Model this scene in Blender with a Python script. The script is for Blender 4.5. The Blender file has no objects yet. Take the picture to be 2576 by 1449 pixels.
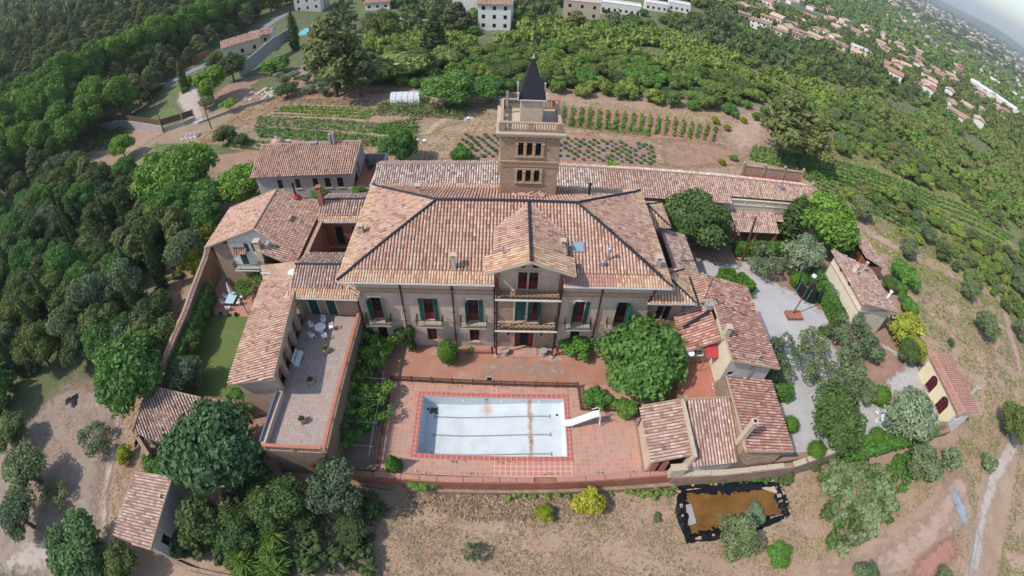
import bpy, math, random
import numpy as np
from mathutils import Vector, Matrix
S=bpy.context.scene; COL=S.collection
# ---------------------------------------------------------------- camera (fisheye lens of a small drone)
CAM=(-0.516,42.0,1.447,45.098,2.196,1988.0)      # x, height, yaw, pitch, roll (deg), pixels per radian at 4096 px
def _axes():
    y,p,r=[math.radians(a) for a in CAM[2:5]]
    f=Vector((math.sin(y)*math.cos(p),math.cos(y)*math.cos(p),-math.sin(p)))
    R=Vector((math.cos(y),-math.sin(y),0)); U=R.cross(f); c,s=math.cos(r),math.sin(r)
    return f,c*R+s*U,-s*R+c*U
CF,CR,CU=_axes(); CP=Vector((CAM[0],0,CAM[1]))
cd=bpy.data.cameras.new('camera'); cam=bpy.data.objects.new('camera',cd); COL.objects.link(cam)
m4=Matrix((CR,CU,-CF)).transposed().to_4x4(); m4.translation=CP; cam.matrix_world=m4
cd.type='PANO'; cd.panorama_type='FISHEYE_LENS_POLYNOMIAL'
cd.sensor_fit='HORIZONTAL'; cd.sensor_width=36; cd.sensor_height=20.25; cd.fisheye_fov=math.radians(200)
cd.fisheye_polynomial_k0=0; cd.fisheye_polynomial_k1=-1/(CAM[5]*36/4096)
cd.fisheye_polynomial_k2=cd.fisheye_polynomial_k3=cd.fisheye_polynomial_k4=0
cd.clip_end=60000; S.camera=cam
# ---------------------------------------------------------------- daylight
SUN_EL,SUN_DIR=math.radians(49),(0.94,0.34)     # shadows fall towards +x, a little +y
w=bpy.data.worlds.new("World"); S.world=w; w.use_nodes=True; nt=w.node_tree
sky=nt.nodes.new('ShaderNodeTexSky'); sky.sky_type='NISHITA'; sky.sun_disc=False
sky.sun_elevation=SUN_EL; sky.sun_rotation=math.atan2(-SUN_DIR[0],-SUN_DIR[1]); sky.altitude=200
sky.air_density=1.2; sky.dust_density=1.0; sky.ozone_density=1.2
nt.links.new(sky.outputs[0],nt.nodes['Background'].inputs[0]); nt.nodes['Background'].inputs[1].default_value=0.15
sl=bpy.data.lights.new('sun','SUN'); sl.energy=3.0; sl.angle=math.radians(.55); sl.color=(1,.945,.87)
so=bpy.data.objects.new('sun',sl); COL.objects.link(so)
so.rotation_euler=Vector((SUN_DIR[0]*math.cos(SUN_EL),SUN_DIR[1]*math.cos(SUN_EL),-math.sin(SUN_EL))).to_track_quat('-Z','Y').to_euler()
vs=S.view_settings; vs.view_transform='Standard'; vs.look='None'; vs.exposure=0.55; vs.gamma=1
cy=S.cycles; cy.max_bounces=5; cy.diffuse_bounces=3; cy.glossy_bounces=2; cy.transmission_bounces=3; cy.transparent_max_bounces=12
cy.caustics_reflective=False; cy.caustics_refractive=False; cy.use_denoising=True; cy.volume_bounces=0
# ---------------------------------------------------------------- geometry helpers
FPX=CAM[5]/1.5901                                 # plans were measured on a 2576 px wide print of the photo
def ray(px,py):
    dx,dy=px-1288,724.5-py; r=math.hypot(dx,dy)+1e-9; t=r/FPX
    return CF*math.cos(t)+math.sin(t)*(dx*CR+dy*CU)/r
def ss(a,b,x):
    t=np.clip((x-a)/(b-a),0,1); return t*t*(3-2*t)
def T(x,y):
    """terrain height"""
    x=np.asarray(x,float); y=np.asarray(y,float)
    z=-0.3-1.7*ss(-17,-11,x)*(1-ss(19,32,y))
    e=np.maximum(0,x-66); n=np.maximum(0,y-104)
    d=0.10*e*ss(0,40,e)+0.075*n*ss(0,40,n)
    d=np.where(x<-40,d*(1-0.75*ss(-40,-110,x)),d)
    z=z-48*(1-np.exp(-d/48))
    h=np.maximum(0,-x-108-0.05*(y-100))
    z=z+75*(1-np.exp(-0.26*h/75))*ss(-40,60,y+0.3*x+60)
    # small undulation away from the estate
    far=ss(0,60,np.maximum(np.abs(x-8)-60,np.abs(y-50)-60))
    z=z+far*(1.6*np.sin(x*.043+1)*np.cos(y*.037)+.8*np.sin(x*.11+y*.09))
    # distant range beyond the plain
    r=np.hypot(x,y)
    z=z+ss(6500,9000,r)*(50+40*np.sin(np.arctan2(y,x)*9+1)+30*np.sin(np.arctan2(y,x)*31))
    return z
def Tz(x,y): return float(T(x,y))
def at(px,py,z=None):
    """point of the place seen at print pixel px,py: at height z, or on the terrain"""
    d=ray(px,py)
    if z is not None:
        t=(z-CP.z)/d.z; return CP+d*t
    t=20.0
    for _ in range(400):
        p=CP+d*t; g=p.z-Tz(p.x,p.y)
        if g<0.03: break
        t+=max(.05,g*.45)
        if t>9000: break
    return CP+d*t
def ppm(P): return FPX/(Vector(P)-CP).length
def pj(P):
    d=(Vector(P)-CP).normalized(); x,y,z=d.dot(CR),d.dot(CU),d.dot(CF)
    th=math.atan2(math.hypot(x,y),z); n=math.hypot(x,y)+1e-9
    return 1288+FPX*th*x/n,724.5-FPX*th*y/n
def inview(P,m=30):
    x,y=pj(P); return -m<x<2576+m and -m<y<1449+m
ORG={}
def tag(o,label=None,cat=None,group=None,kind=None):
    if label: o['label']=label
    if cat: o['category']=cat
    if group: o['group']=group
    if kind: o['kind']=kind
    return o
def thing(name,label,cat,loc,group=None,rz=0):
    o=bpy.data.objects.new(name,None); COL.objects.link(o); o.location=loc; o.rotation_euler.z=rz
    o.empty_display_size=.3; ORG[o.name]=Vector(loc) if rz==0 else Vector((0,0,0))
    return tag(o,label,cat,group)
class MB:
    def __init__(s): s.v=[];s.f=[];s.m=[];s.r=[]
    def face(s,pts,m=0,r=None):
        b=len(s.v); s.v+=[tuple(p) for p in pts]; s.f.append(tuple(range(b,b+len(pts)))); s.m.append(m); s.r.append(random.random() if r is None else r); return s
    def box(s,x0,x1,y0,y1,z0,z1,m=0,top=None):
        if x0>x1:x0,x1=x1,x0
        if y0>y1:y0,y1=y1,y0
        b=len(s.v); s.v+=[(x,y,z) for z in (z0,z1) for x,y in ((x0,y0),(x1,y0),(x1,y1),(x0,y1))]
        r=random.random()
        for i,q in enumerate(((3,2,1,0),(4,5,6,7),(0,1,5,4),(1,2,6,5),(2,3,7,6),(3,0,4,7))):
            s.f.append(tuple(b+k for k in q)); s.m.append(m if (top is None or i!=1) else top); s.r.append(r)
        return s
    def hexa(s,p,m=0):
        """8 points: bottom ring then top ring"""
        b=len(s.v); s.v+=[tuple(q) for q in p]; r=random.random()
        for q in ((3,2,1,0),(4,5,6,7),(0,1,5,4),(1,2,6,5),(2,3,7,6),(3,0,4,7)):
            s.f.append(tuple(b+k for k in q)); s.m.append(m); s.r.append(r)
        return s
    def prism(s,poly,z0,z1,m=0,top=None):
        n=len(poly); a=sum(poly[i][0]*poly[(i+1)%n][1]-poly[(i+1)%n][0]*poly[i][1] for i in range(n))
        if a<0: poly=poly[::-1]
        f0=(lambda p:z0) if not callable(z0) else z0; f1=(lambda p:z1) if not callable(z1) else z1
        B=[(p[0],p[1],f0(p)) for p in poly]; U=[(p[0],p[1],f1(p)) for p in poly]
        s.face(U,m if top is None else top); s.face(B[::-1],m)
        for i in range(n):
            j=(i+1)%n; s.face([B[i],B[j],U[j],U[i]],m)
        return s
    def tube(s,pts,r,n=6,m=0,cap=True):
        pts=[Vector(p) for p in pts]; rr=r if isinstance(r,(list,tuple)) else [r]*len(pts)
        rings=[]
        for i,p in enumerate(pts):
            d=(pts[min(i+1,len(pts)-1)]-pts[max(i-1,0)]).normalized()
            a=d.cross(Vector((0,0,1)) if abs(d.z)<.9 else Vector((1,0,0))).normalized(); c=d.cross(a)
            b=len(s.v); s.v+=[tuple(p+rr[i]*(a*math.cos(k*2*math.pi/n)+c*math.sin(k*2*math.pi/n))) for k in range(n)]; rings.append(b)
        for i in range(len(rings)-1):
            for k in range(n):
                s.f.append((rings[i]+k,rings[i+1]+k,rings[i+1]+(k+1)%n,rings[i]+(k+1)%n)); s.m.append(m); s.r.append(.5)
        if cap:
            s.f.append(tuple(rings[0]+k for k in range(n))); s.m.append(m); s.r.append(.5)
            s.f.append(tuple(rings[-1]+k for k in range(n))[::-1]); s.m.append(m); s.r.append(.5)
        return s
    def lathe(s,c,prof,n=12,m=0,sx=1,sy=1):
        rings=[]
        for (r,z) in prof:
            b=len(s.v); s.v+=[(c[0]+sx*r*math.cos(k*2*math.pi/n),c[1]+sy*r*math.sin(k*2*math.pi/n),c[2]+z) for k in range(n)]; rings.append(b)
        for i in range(len(rings)-1):
            for k in range(n):
                s.f.append((rings[i]+k,rings[i]+(k+1)%n,rings[i+1]+(k+1)%n,rings[i+1]+k)); s.m.append(m); s.r.append(.5)
        s.f.append(tuple(rings[0]+k for k in range(n))[::-1]); s.m.append(m); s.r.append(.5)
        s.f.append(tuple(rings[-1]+k for k in range(n))); s.m.append(m); s.r.append(.5)
        return s
    def build(s,name,mats,parent=None,smooth=False):
        if not s.f: return None
        if not isinstance(mats,(list,tuple)): mats=[mats]
        o0=ORG.get(parent.name,Vector((0,0,0))) if parent else Vector((0,0,0))
        me=bpy.data.meshes.new(name); v=np.array(s.v)-np.array(o0)
        me.from_pydata(v.tolist(),[],s.f)
        for mm in mats: me.materials.append(mm)
        me.polygons.foreach_set('material_index',s.m)
        a=me.attributes.new('rnd','FLOAT','FACE'); a.data.foreach_set('value',s.r)
        if smooth: me.polygons.foreach_set('use_smooth',[True]*len(s.f))
        me.update(); o=bpy.data.objects.new(name,me); COL.objects.link(o)
        if parent: o.parent=parent; ORG[o.name]=o0
        return o
def build_each(mb,name,mats,parent):
    par=list(range(len(mb.v)))
    def fd(a):
        while par[a]!=a: par[a]=par[par[a]]; a=par[a]
        return a
    for f in mb.f:
        for i in f[1:]: par[fd(i)]=fd(f[0])
    gr={}
    for k,f in enumerate(mb.f): gr.setdefault(fd(f[0]),[]).append(k)
    for ks in gr.values():
        q=MB()
        for k in ks: q.face([mb.v[i] for i in mb.f[k]],mb.m[k],mb.r[k])
        q.build(name,mats,parent)
def npmesh(name,V,F,rnd,mats,extra=None,smooth=False):
    V=np.asarray(V,np.float32); F=np.asarray(F,np.int32); n,k=F.shape
    me=bpy.data.meshes.new(name); me.vertices.add(len(V)); me.vertices.foreach_set('co',V.ravel())
    me.loops.add(n*k); me.loops.foreach_set('vertex_index',F.ravel())
    me.polygons.add(n); me.polygons.foreach_set('loop_start',np.arange(0,n*k,k,dtype=np.int32))
    me.update(calc_edges=True)
    if smooth: me.polygons.foreach_set('use_smooth',np.ones(n,bool))
    a=me.attributes.new('rnd','FLOAT','FACE'); a.data.foreach_set('value',np.asarray(rnd,np.float32))
    for kk,vv in (extra or {}).items():
        a=me.attributes.new(kk,'FLOAT','POINT'); a.data.foreach_set('value',np.asarray(vv,np.float32))
    for m in (mats if isinstance(mats,(list,tuple)) else [mats]): me.materials.append(m)
    return me
def link(name,me,parent=None,loc=(0,0,0)):
    o=bpy.data.objects.new(name,me); COL.objects.link(o); o.location=loc
    if parent: o.parent=parent
    return o
# ---------------------------------------------------------------- materials
class NT:
    def __init__(s,name):
        s.m=bpy.data.materials.new(name); s.m.use_nodes=True; s.t=s.m.node_tree; s.b=s.t.nodes['Principled BSDF']; s.out=s.t.nodes['Material Output']
        s.b.inputs['Specular IOR Level'].default_value=.25
    def n(s,ty,**k):
        x=s.t.nodes.new(ty)
        for a,b in k.items():
            if a.startswith('i_'): x.inputs[a[2:].replace('_',' ')].default_value=b
            else: setattr(x,a,b)
        return x
    def l(s,a,b): s.t.links.new(a,b)
    def obj(s): return s.n('ShaderNodeTexCoord').outputs['Object']
    def pos(s): return s.n('ShaderNodeNewGeometry').outputs['Position']
    def noise(s,scale,vec=None,detail=4,rough=.6,dist=0):
        x=s.n('ShaderNodeTexNoise'); x.inputs['Scale'].default_value=scale; x.inputs['Detail'].default_value=detail; x.inputs['Roughness'].default_value=rough; x.inputs['Distortion'].default_value=dist
        if vec is not None: s.l(vec,x.inputs['Vector'])
        return x.outputs[0]
    def ramp(s,fac,stops,interp='LINEAR'):
        x=s.n('ShaderNodeValToRGB'); cr=x.color_ramp; cr.interpolation=interp
        while len(cr.elements)<len(stops): cr.elements.new(.5)
        for e,(p,c) in zip(cr.elements,stops): e.position=p; e.color=(*c,1) if len(c)==3 else c
        s.l(fac,x.inputs[0]); return x.outputs[0]
    def mix(s,f,a,b,mode='MIX'):
        x=s.n('ShaderNodeMix',data_type='RGBA',blend_type=mode)
        for v,i in ((f,0),(a,6),(b,7)):
            if isinstance(v,(int,float)): x.inputs[i].default_value=v
            elif isinstance(v,tuple): x.inputs[i].default_value=(*v,1)
            else: s.l(v,x.inputs[i])
        return x.outputs[2]
    def math(s,op,a,b=0.0,c=None):
        x=s.n('ShaderNodeMath',operation=op)
        for v,i in ((a,0),(b,1),(c,2)):
            if v is None: continue
            if isinstance(v,(int,float)): x.inputs[i].default_value=v
            else: s.l(v,x.inputs[i])
        return x.outputs[0]
    def attr(s,name): return s.n('ShaderNodeAttribute',attribute_name=name).outputs['Fac']
    def mapr(s,v,a,b,c=0,d=1):
        x=s.n('ShaderNodeMapRange'); s.l(v,x.inputs[0])
        for i,q in enumerate((a,b,c,d)): x.inputs[i+1].default_value=q
        return x.outputs[0]
    def bump(s,h,st=.5,dist=.05):
        x=s.n('ShaderNodeBump'); x.inputs['Strength'].default_value=st; x.inputs['Distance'].default_value=dist; s.l(h,x.inputs['Height']); s.l(x.outputs[0],s.b.inputs['Normal'])
    def col(s,c):
        if isinstance(c,tuple): s.b.inputs['Base Color'].default_value=(*c,1)
        else: s.l(c,s.b.inputs['Base Color'])
        return s
    def rough(s,r): s.b.inputs['Roughness'].default_value=r; return s
def plain(name,c,rough=.7,var=.25,scale=3.0,metal=0,c2=None):
    k=NT(name); nz=k.noise(scale,k.obj(),5,.7)
    c2=c2 or tuple(x*(1-var) for x in c)
    c1=tuple(min(1,x*(1+var*.5)) for x in c) if c2 is None else c
    k.col(k.ramp(nz,[(.3,c2),(.7,c1)])); k.rough(rough); k.b.inputs['Metallic'].default_value=metal
    return k.m
def wallmat(name,c1,c2,c3,scale=1.2,brick=None,bst=.5):
    """plaster or masonry: big stains, fine grain, optional courses"""
    k=NT(name); o=k.obj(); a=k.noise(scale,o,6,.7); b=k.noise(scale*7,o,4,.8)
    col=k.mix(k.mapr(b,.35,.7),k.ramp(a,[(.32,c1),(.55,c2),(.72,c3)]),tuple(x*.72 for x in c2))
    h=b
    if brick:
        sep=k.n('ShaderNodeSeparateXYZ'); k.l(o,sep.inputs[0]); cb=k.n('ShaderNodeCombineXYZ')
        k.l(k.math('ADD',sep.outputs[0],sep.outputs[1]),cb.inputs[0]); k.l(sep.outputs[2],cb.inputs[1])
        bt=k.n('ShaderNodeTexBrick'); k.l(cb.outputs[0],bt.inputs['Vector'])
        bt.inputs['Scale'].default_value=1; bt.inputs['Brick Width'].default_value=brick[0]; bt.inputs['Row Height'].default_value=brick[1]; bt.inputs['Mortar Size'].default_value=brick[1]*.14
        bt.inputs['Color1'].default_value=(1,1,1,1); bt.inputs['Color2'].default_value=(.62,.6,.6,1); bt.inputs['Mortar'].default_value=(.6,.58,.55,1); bt.offset=.5
        col=k.mix(.75,col,bt.outputs['Color'],'MULTIPLY'); h=bt.outputs['Fac']
    k.col(col).rough(.9); k.bump(h,bst,.03); return k.m
def tilemat(name,stops,dirt=.5,moss=0.0):
    k=NT(name); r=k.attr('rnd'); o=k.pos(); base=k.ramp(r,stops)
    lo=k.noise(.45,o,7,.72); base=k.mix(k.mapr(lo,.45,.72,0,dirt*.8),base,(.19,.12,.095)); l2=k.noise(.8,o,6,.75,.5); base=k.mix(k.mapr(l2,.56,.7,0,.3),base,(.57,.45,.36))
    hi=k.noise(9,o,3,.8); base=k.mix(k.mapr(hi,.45,.75,0,.2),base,(.36,.25,.19))
    if moss:
        mo=k.noise(.9,o,5,.7); base=k.mix(k.mapr(mo,.52,.7,0,moss),base,(.22,.17,.06))
    k.col(base).rough(.92); return k.m
def groundmat(name,stops,scale=.5,fine=7,green=None,soft=False,rough=.95,bst=.6,speck=None):
    k=NT(name); o=k.pos(); a=k.noise(scale,o,8,.68,.3); c=k.ramp(a,stops)
    f=k.noise(fine,o,5,.75); c=k.mix(k.mapr(f,.3,.75,0,.55),c,tuple(x*.55 for x in stops[len(stops)//2][1]))
    if green:
        g=k.noise(green[1],o,7,.7,.5); c=k.mix(k.mapr(g,green[2],green[2]+.12,0,.85),c,green[0])
    if speck:
        g=k.noise(speck[1],o,3,.6); c=k.mix(k.mapr(g,.6,.68,0,.8),c,speck[0])
    k.col(c).rough(rough); k.bump(f,bst,.06)
    if soft:
        e=k.attr('edge'); q=k.noise(.9,o,6,.7); v=k.math('ADD',k.math('MULTIPLY',k.math('SUBTRACT',q,.5),2.6),e)
        tr=k.n('ShaderNodeBsdfTransparent'); mx=k.n('ShaderNodeMixShader'); k.l(k.mapr(v,.1,.9),mx.inputs[0]); k.l(tr.outputs[0],mx.inputs[1]); k.l(k.b.outputs[0],mx.inputs[2]); k.l(mx.outputs[0],k.out.inputs[0])
    return k.m
def leafmat(name,c,hue=.25,trans=.3,c2=None):
    """leaves: each leaf its own tone, each plant its own cast"""
    c=(c[0]*1.3,c[1]*1.17,c[2]*.88)
    k=NT(name); r=k.attr('rnd'); oi=k.n('ShaderNodeObjectInfo').outputs['Random']
    dark=tuple(x*.62 for x in c); lite=c2 or tuple(min(1,x*1.55) for x in c)
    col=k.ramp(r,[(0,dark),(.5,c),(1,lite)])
    yel=(c[0]*1.5,c[1]*1.12,c[2]*.8); blu=(c[0]*.7,c[1]*.85,c[2]*1.15)
    col=k.mix(hue*1.6,col,k.ramp(oi,[(0,blu),(.5,c),(1,yel)]))
    hsv=k.n('ShaderNodeHueSaturation'); k.l(col,hsv.inputs['Color']); k.l(k.mapr(oi,0,1,1-hue*.7,1+hue*.7),hsv.inputs['Value'])
    col=hsv.outputs[0]; k.col(col).rough(.75)
    tl=k.n('ShaderNodeBsdfTranslucent'); k.l(col,tl.inputs[0]); mx=k.n('ShaderNodeMixShader'); mx.inputs[0].default_value=trans
    k.l(k.b.outputs[0],mx.inputs[1]); k.l(tl.outputs[0],mx.inputs[2]); k.l(mx.outputs[0],k.out.inputs[0]); return k.m
M={}
M['tile_main']=tilemat('villa roof tile',[(0,(.24,.14,.10)),(.04,(.38,.20,.145)),(.3,(.51,.29,.205)),(.6,(.56,.365,.27)),(.85,(.50,.315,.24)),(1,(.62,.46,.37))],.35,.15)
M['tile_old']=tilemat('weathered roof tile',[(0,(.21,.13,.10)),(.04,(.33,.19,.15)),(.4,(.46,.29,.225)),(.75,(.51,.35,.28)),(1,(.59,.47,.39))],.45,.1)
M['tile_red']=tilemat('red roof tile',[(0,(.21,.09,.07)),(.04,(.34,.15,.115)),(.4,(.42,.205,.155)),(.75,(.47,.28,.215)),(1,(.58,.41,.33))],.35)
M['tile_pale']=tilemat('pale mixed roof tile',[(0,(.24,.15,.12)),(.04,(.36,.22,.18)),(.4,(.50,.36,.30)),(.6,(.55,.45,.38)),(.85,(.62,.54,.48)),(1,(.72,.67,.62))],.25)
M['tile_eave']=tilemat('flat eave tile',[(0,(.42,.20,.12)),(.3,(.52,.30,.19)),(.6,(.54,.39,.25)),(1,(.60,.48,.34))],.3,.25)
M['tile_new']=tilemat('new red tile',[(0,(.37,.18,.14)),(1,(.45,.26,.20))],.25)
M['ridge_dark']=plain('dark ridge tile',(.035,.038,.05),.6,.4)
M['ridge_tan']=plain('mortared ridge tile',(.42,.30,.20),.9,.4,4)
M['plaster']=wallmat('grey roughcast',(.40,.30,.235),(.56,.43,.345),(.62,.50,.41),.8,None,.35)
M['brick']=wallmat('brick wall',(.38,.24,.155),(.50,.345,.24),(.56,.41,.30),.9,(.32,.11),.5)
M['brick_red']=wallmat('red brick',(.30,.12,.08),(.42,.17,.11),(.48,.24,.16),.9,(.34,.12),.5)
M['stone']=wallmat('rubble stone wall',(.26,.18,.13),(.40,.28,.20),(.50,.38,.28),.7,(.42,.2),.8)
M['cream']=wallmat('cream plaster',(.60,.50,.38),(.68,.58,.44),(.74,.66,.54),.5)
M['white']=wallmat('white plaster',(.62,.58,.52),(.74,.71,.66),(.80,.78,.74),.4)
M['tan']=wallmat('tan plaster',(.46,.34,.25),(.56,.43,.33),(.60,.48,.38),.6)
M['greywall']=wallmat('grey render',(.34,.31,.29),(.44,.41,.38),(.50,.47,.43),.6)
M['trim']=plain('pale stone trim',(.53,.44,.34),.85,.3,5)
M['gutter']=plain('white gutter',(.68,.66,.62),.5,.25,4)
M['gutterd']=plain('dark down pipe',(.05,.035,.035),.5,.4,4)
M['iron']=plain('wrought iron',(.03,.028,.03),.5,.3,6)
M['green']=plain('green shutter paint',(.015,.09,.07),.55,.35,6)
M['red']=plain('dark red paint',(.19,.02,.025),.5,.3,6)
M['redbright']=plain('red canvas',(.42,.05,.05),.8,.15,3)
M['wood']=plain('weathered wood',(.16,.09,.06),.85,.4,8)
M['woodl']=plain('pale cane',(.48,.40,.27),.85,.3,8)
M['bark']=plain('bark',(.13,.10,.075),.95,.45,6)
M['glass']=NT('window glass').col((.012,.014,.018)).rough(.08).m
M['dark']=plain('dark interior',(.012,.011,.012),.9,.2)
M['slate']=plain('black fish scale slate',(.028,.026,.034),.55,.5,14)
M['metal']=plain('galvanised metal',(.45,.46,.47),.35,.25,4,.6)
M['whitep']=plain('white enamel',(.80,.80,.80),.4,.08,3)
M['plastic']=plain('black liner plastic',(.012,.012,.014),.25,.5,5)
M['concrete']=plain('concrete',(.36,.34,.31),.9,.3,3)
M['terracotta']=plain('terracotta',(.50,.17,.10),.85,.3,3)
M['terralight']=plain('buff terracotta',(.48,.32,.21),.85,.3,4)
# ---------------------------------------------------------------- roofs and walls
def clip_iv(poly2,u):
    vs=[]
    n=len(poly2)
    for i in range(n):
        (a,b),(c,d)=poly2[i],poly2[(i+1)%n]
        if (a-u)*(c-u)<0 or (a==u and c!=u): vs.append(b+(d-b)*(u-a)/(c-a))
    vs.sort(); return [(vs[i],vs[i+1]) for i in range(0,len(vs)-1,2)]
def tiles(mb,poly,eave=None,sp=.32,ln=.44,m=0,mbase=1,thick=.14,h=1.0,seed=0):
    """barrel tiles on the plane polygon: round cover tiles in columns over a bedding slab"""
    rg=random.Random(seed+len(mb.v)); P=[Vector(p) for p in poly]
    e=(P[1]-P[0]) if eave is None else Vector(eave); 
    nrm=Vector((0,0,0))
    for i in range(len(P)): nrm+=(P[i]-P[0]).cross(P[(i+1)%len(P)]-P[0])
    nrm.normalize()
    if nrm.z<0: nrm=-nrm; 
    U=Vector((-nrm.y,nrm.x,0)) if abs(nrm.z)<.9999 else e
    U.normalize(); V=nrm.cross(U)
    if V.z<0: U=-U; V=-V
    o=P[0]; q=[((p-o).dot(U),(p-o).dot(V)) for p in P]
    a=sum(q[i][0]*q[(i+1)%len(q)][1]-q[(i+1)%len(q)][0]*q[i][1] for i in range(len(q)))
    R=P if a>0 else P[::-1]
    mb.face(R,m,0.0); mb.face([p-nrm*thick for p in R][::-1],mbase)  # bed takes the darkest tile tone, painting shadow lines between the cover tiles
    for i in range(len(R)):
        j=(i+1)%len(R); mb.face([R[i]-nrm*thick,R[j]-nrm*thick,R[j],R[i]],mbase)
    u0=min(x for x,_ in q); u1=max(x for x,_ in q); n=max(1,int((u1-u0)/sp)); sp=(u1-u0)/n
    for k in range(n):
        uc=u0+(k+.5)*sp+rg.uniform(-.012,.012)
        for va,vb in clip_iv(q,uc):
            va-=.06; L=vb-va
            if L<.15: continue
            nt_=max(1,round(L/ln)); l=L/nt_
            for t in range(nt_):
                v0=va+t*l-.03; v1=va+(t+1)*l+.03; r0=sp*.36; r1=sp*.30; rr=rg.random(); du=rg.uniform(-.014,.014)
                lift0=.045+rg.uniform(-.008,.012); lift1=.012
                b=len(mb.v)
                for (v,r,li) in ((v0,r0,lift0),(v1,r1,lift1)):
                    for an in (0,.62,1.5708,2.52,3.1416):
                        p=o+U*(uc+du+r*math.cos(an))+V*v+nrm*(li+r*math.sin(an)*h)
                        mb.v.append((p.x,p.y,p.z))
                for i in range(4): mb.f.append((b+i+1,b+i,b+5+i,b+6+i)); mb.m.append(m); mb.r.append(rr)
                mb.f.append((b,b+1,b+2,b+3,b+4)); mb.m.append(m); mb.r.append(rr)
    return mb
def ridge(mb,a,b,r=.14,m=0,step=.4):
    a,b=Vector(a),Vector(b); n=max(1,int((b-a).length/step))
    for i in range(n):
        p=a.lerp(b,i/n); q=a.lerp(b,(i+1.08)/n)
        mb.tube([p,q],[r*random.uniform(.95,1.1),r*.88],6,m)
    return mb
class Fr:
    """a wall's own frame: origin, direction along it; outward is to the right of the direction"""
    def __init__(s,x0,y0,x1,y1):
        s.o=(x0,y0); L=math.hypot(x1-x0,y1-y0); s.L=L; s.d=((x1-x0)/L,(y1-y0)/L); s.n=(s.d[1],-s.d[0])
    def p(s,u,z,w=0): return (s.o[0]+s.d[0]*u+s.n[0]*w, s.o[1]+s.d[1]*u+s.n[1]*w, z)
    def box(s,mb,u0,u1,z0,z1,w0,w1,m=0):
        return mb.hexa([s.p(u0,z0,w1),s.p(u1,z0,w1),s.p(u1,z0,w0),s.p(u0,z0,w0),s.p(u0,z1,w1),s.p(u1,z1,w1),s.p(u1,z1,w0),s.p(u0,z1,w0)],m)
def wall(mb,fr,u0,u1,z0,z1,holes=(),m=0,depth=.22,inner=None):
    us=sorted({u0,u1}|{h[0] for h in holes}|{h[1] for h in holes}); zs=sorted({z0,z1}|{h[2] for h in holes}|{h[3] for h in holes})
    for i in range(len(us)-1):
        for j in range(len(zs)-1):
            uc,zc=(us[i]+us[i+1])/2,(zs[j]+zs[j+1])/2
            if any(h[0]<uc<h[1] and h[2]<zc<h[3] for h in holes): continue
            mb.face([fr.p(us[i],zs[j]),fr.p(us[i+1],zs[j]),fr.p(us[i+1],zs[j+1]),fr.p(us[i],zs[j+1])],m)
    for a,b,c,d in holes:
        D=-depth; mi=m if inner is None else inner
        mb.face([fr.p(a,c),fr.p(a,d),fr.p(a,d,D),fr.p(a,c,D)],mi); mb.face([fr.p(b,c),fr.p(b,c,D),fr.p(b,d,D),fr.p(b,d)],mi)
        mb.face([fr.p(a,d),fr.p(b,d),fr.p(b,d,D),fr.p(a,d,D)],mi); mb.face([fr.p(a,c),fr.p(a,c,D),fr.p(b,c,D),fr.p(b,c)],mi)
    return mb
def rects(x0,x1,y0,y1): return [Fr(x0,y0,x1,y0),Fr(x1,y0,x1,y1),Fr(x1,y1,x0,y1),Fr(x0,y1,x0,y0)]
def block(mb,x0,x1,y0,y1,z0,z1,holes={},m=0,depth=.22):
    """four walls; holes per side S,E,N,W given along each side's own direction"""
    for k,f in zip('SENW',rects(x0,x1,y0,y1)): wall(mb,f,0,f.L,z0,z1,holes.get(k,()),m,depth)
    return mb
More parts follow.
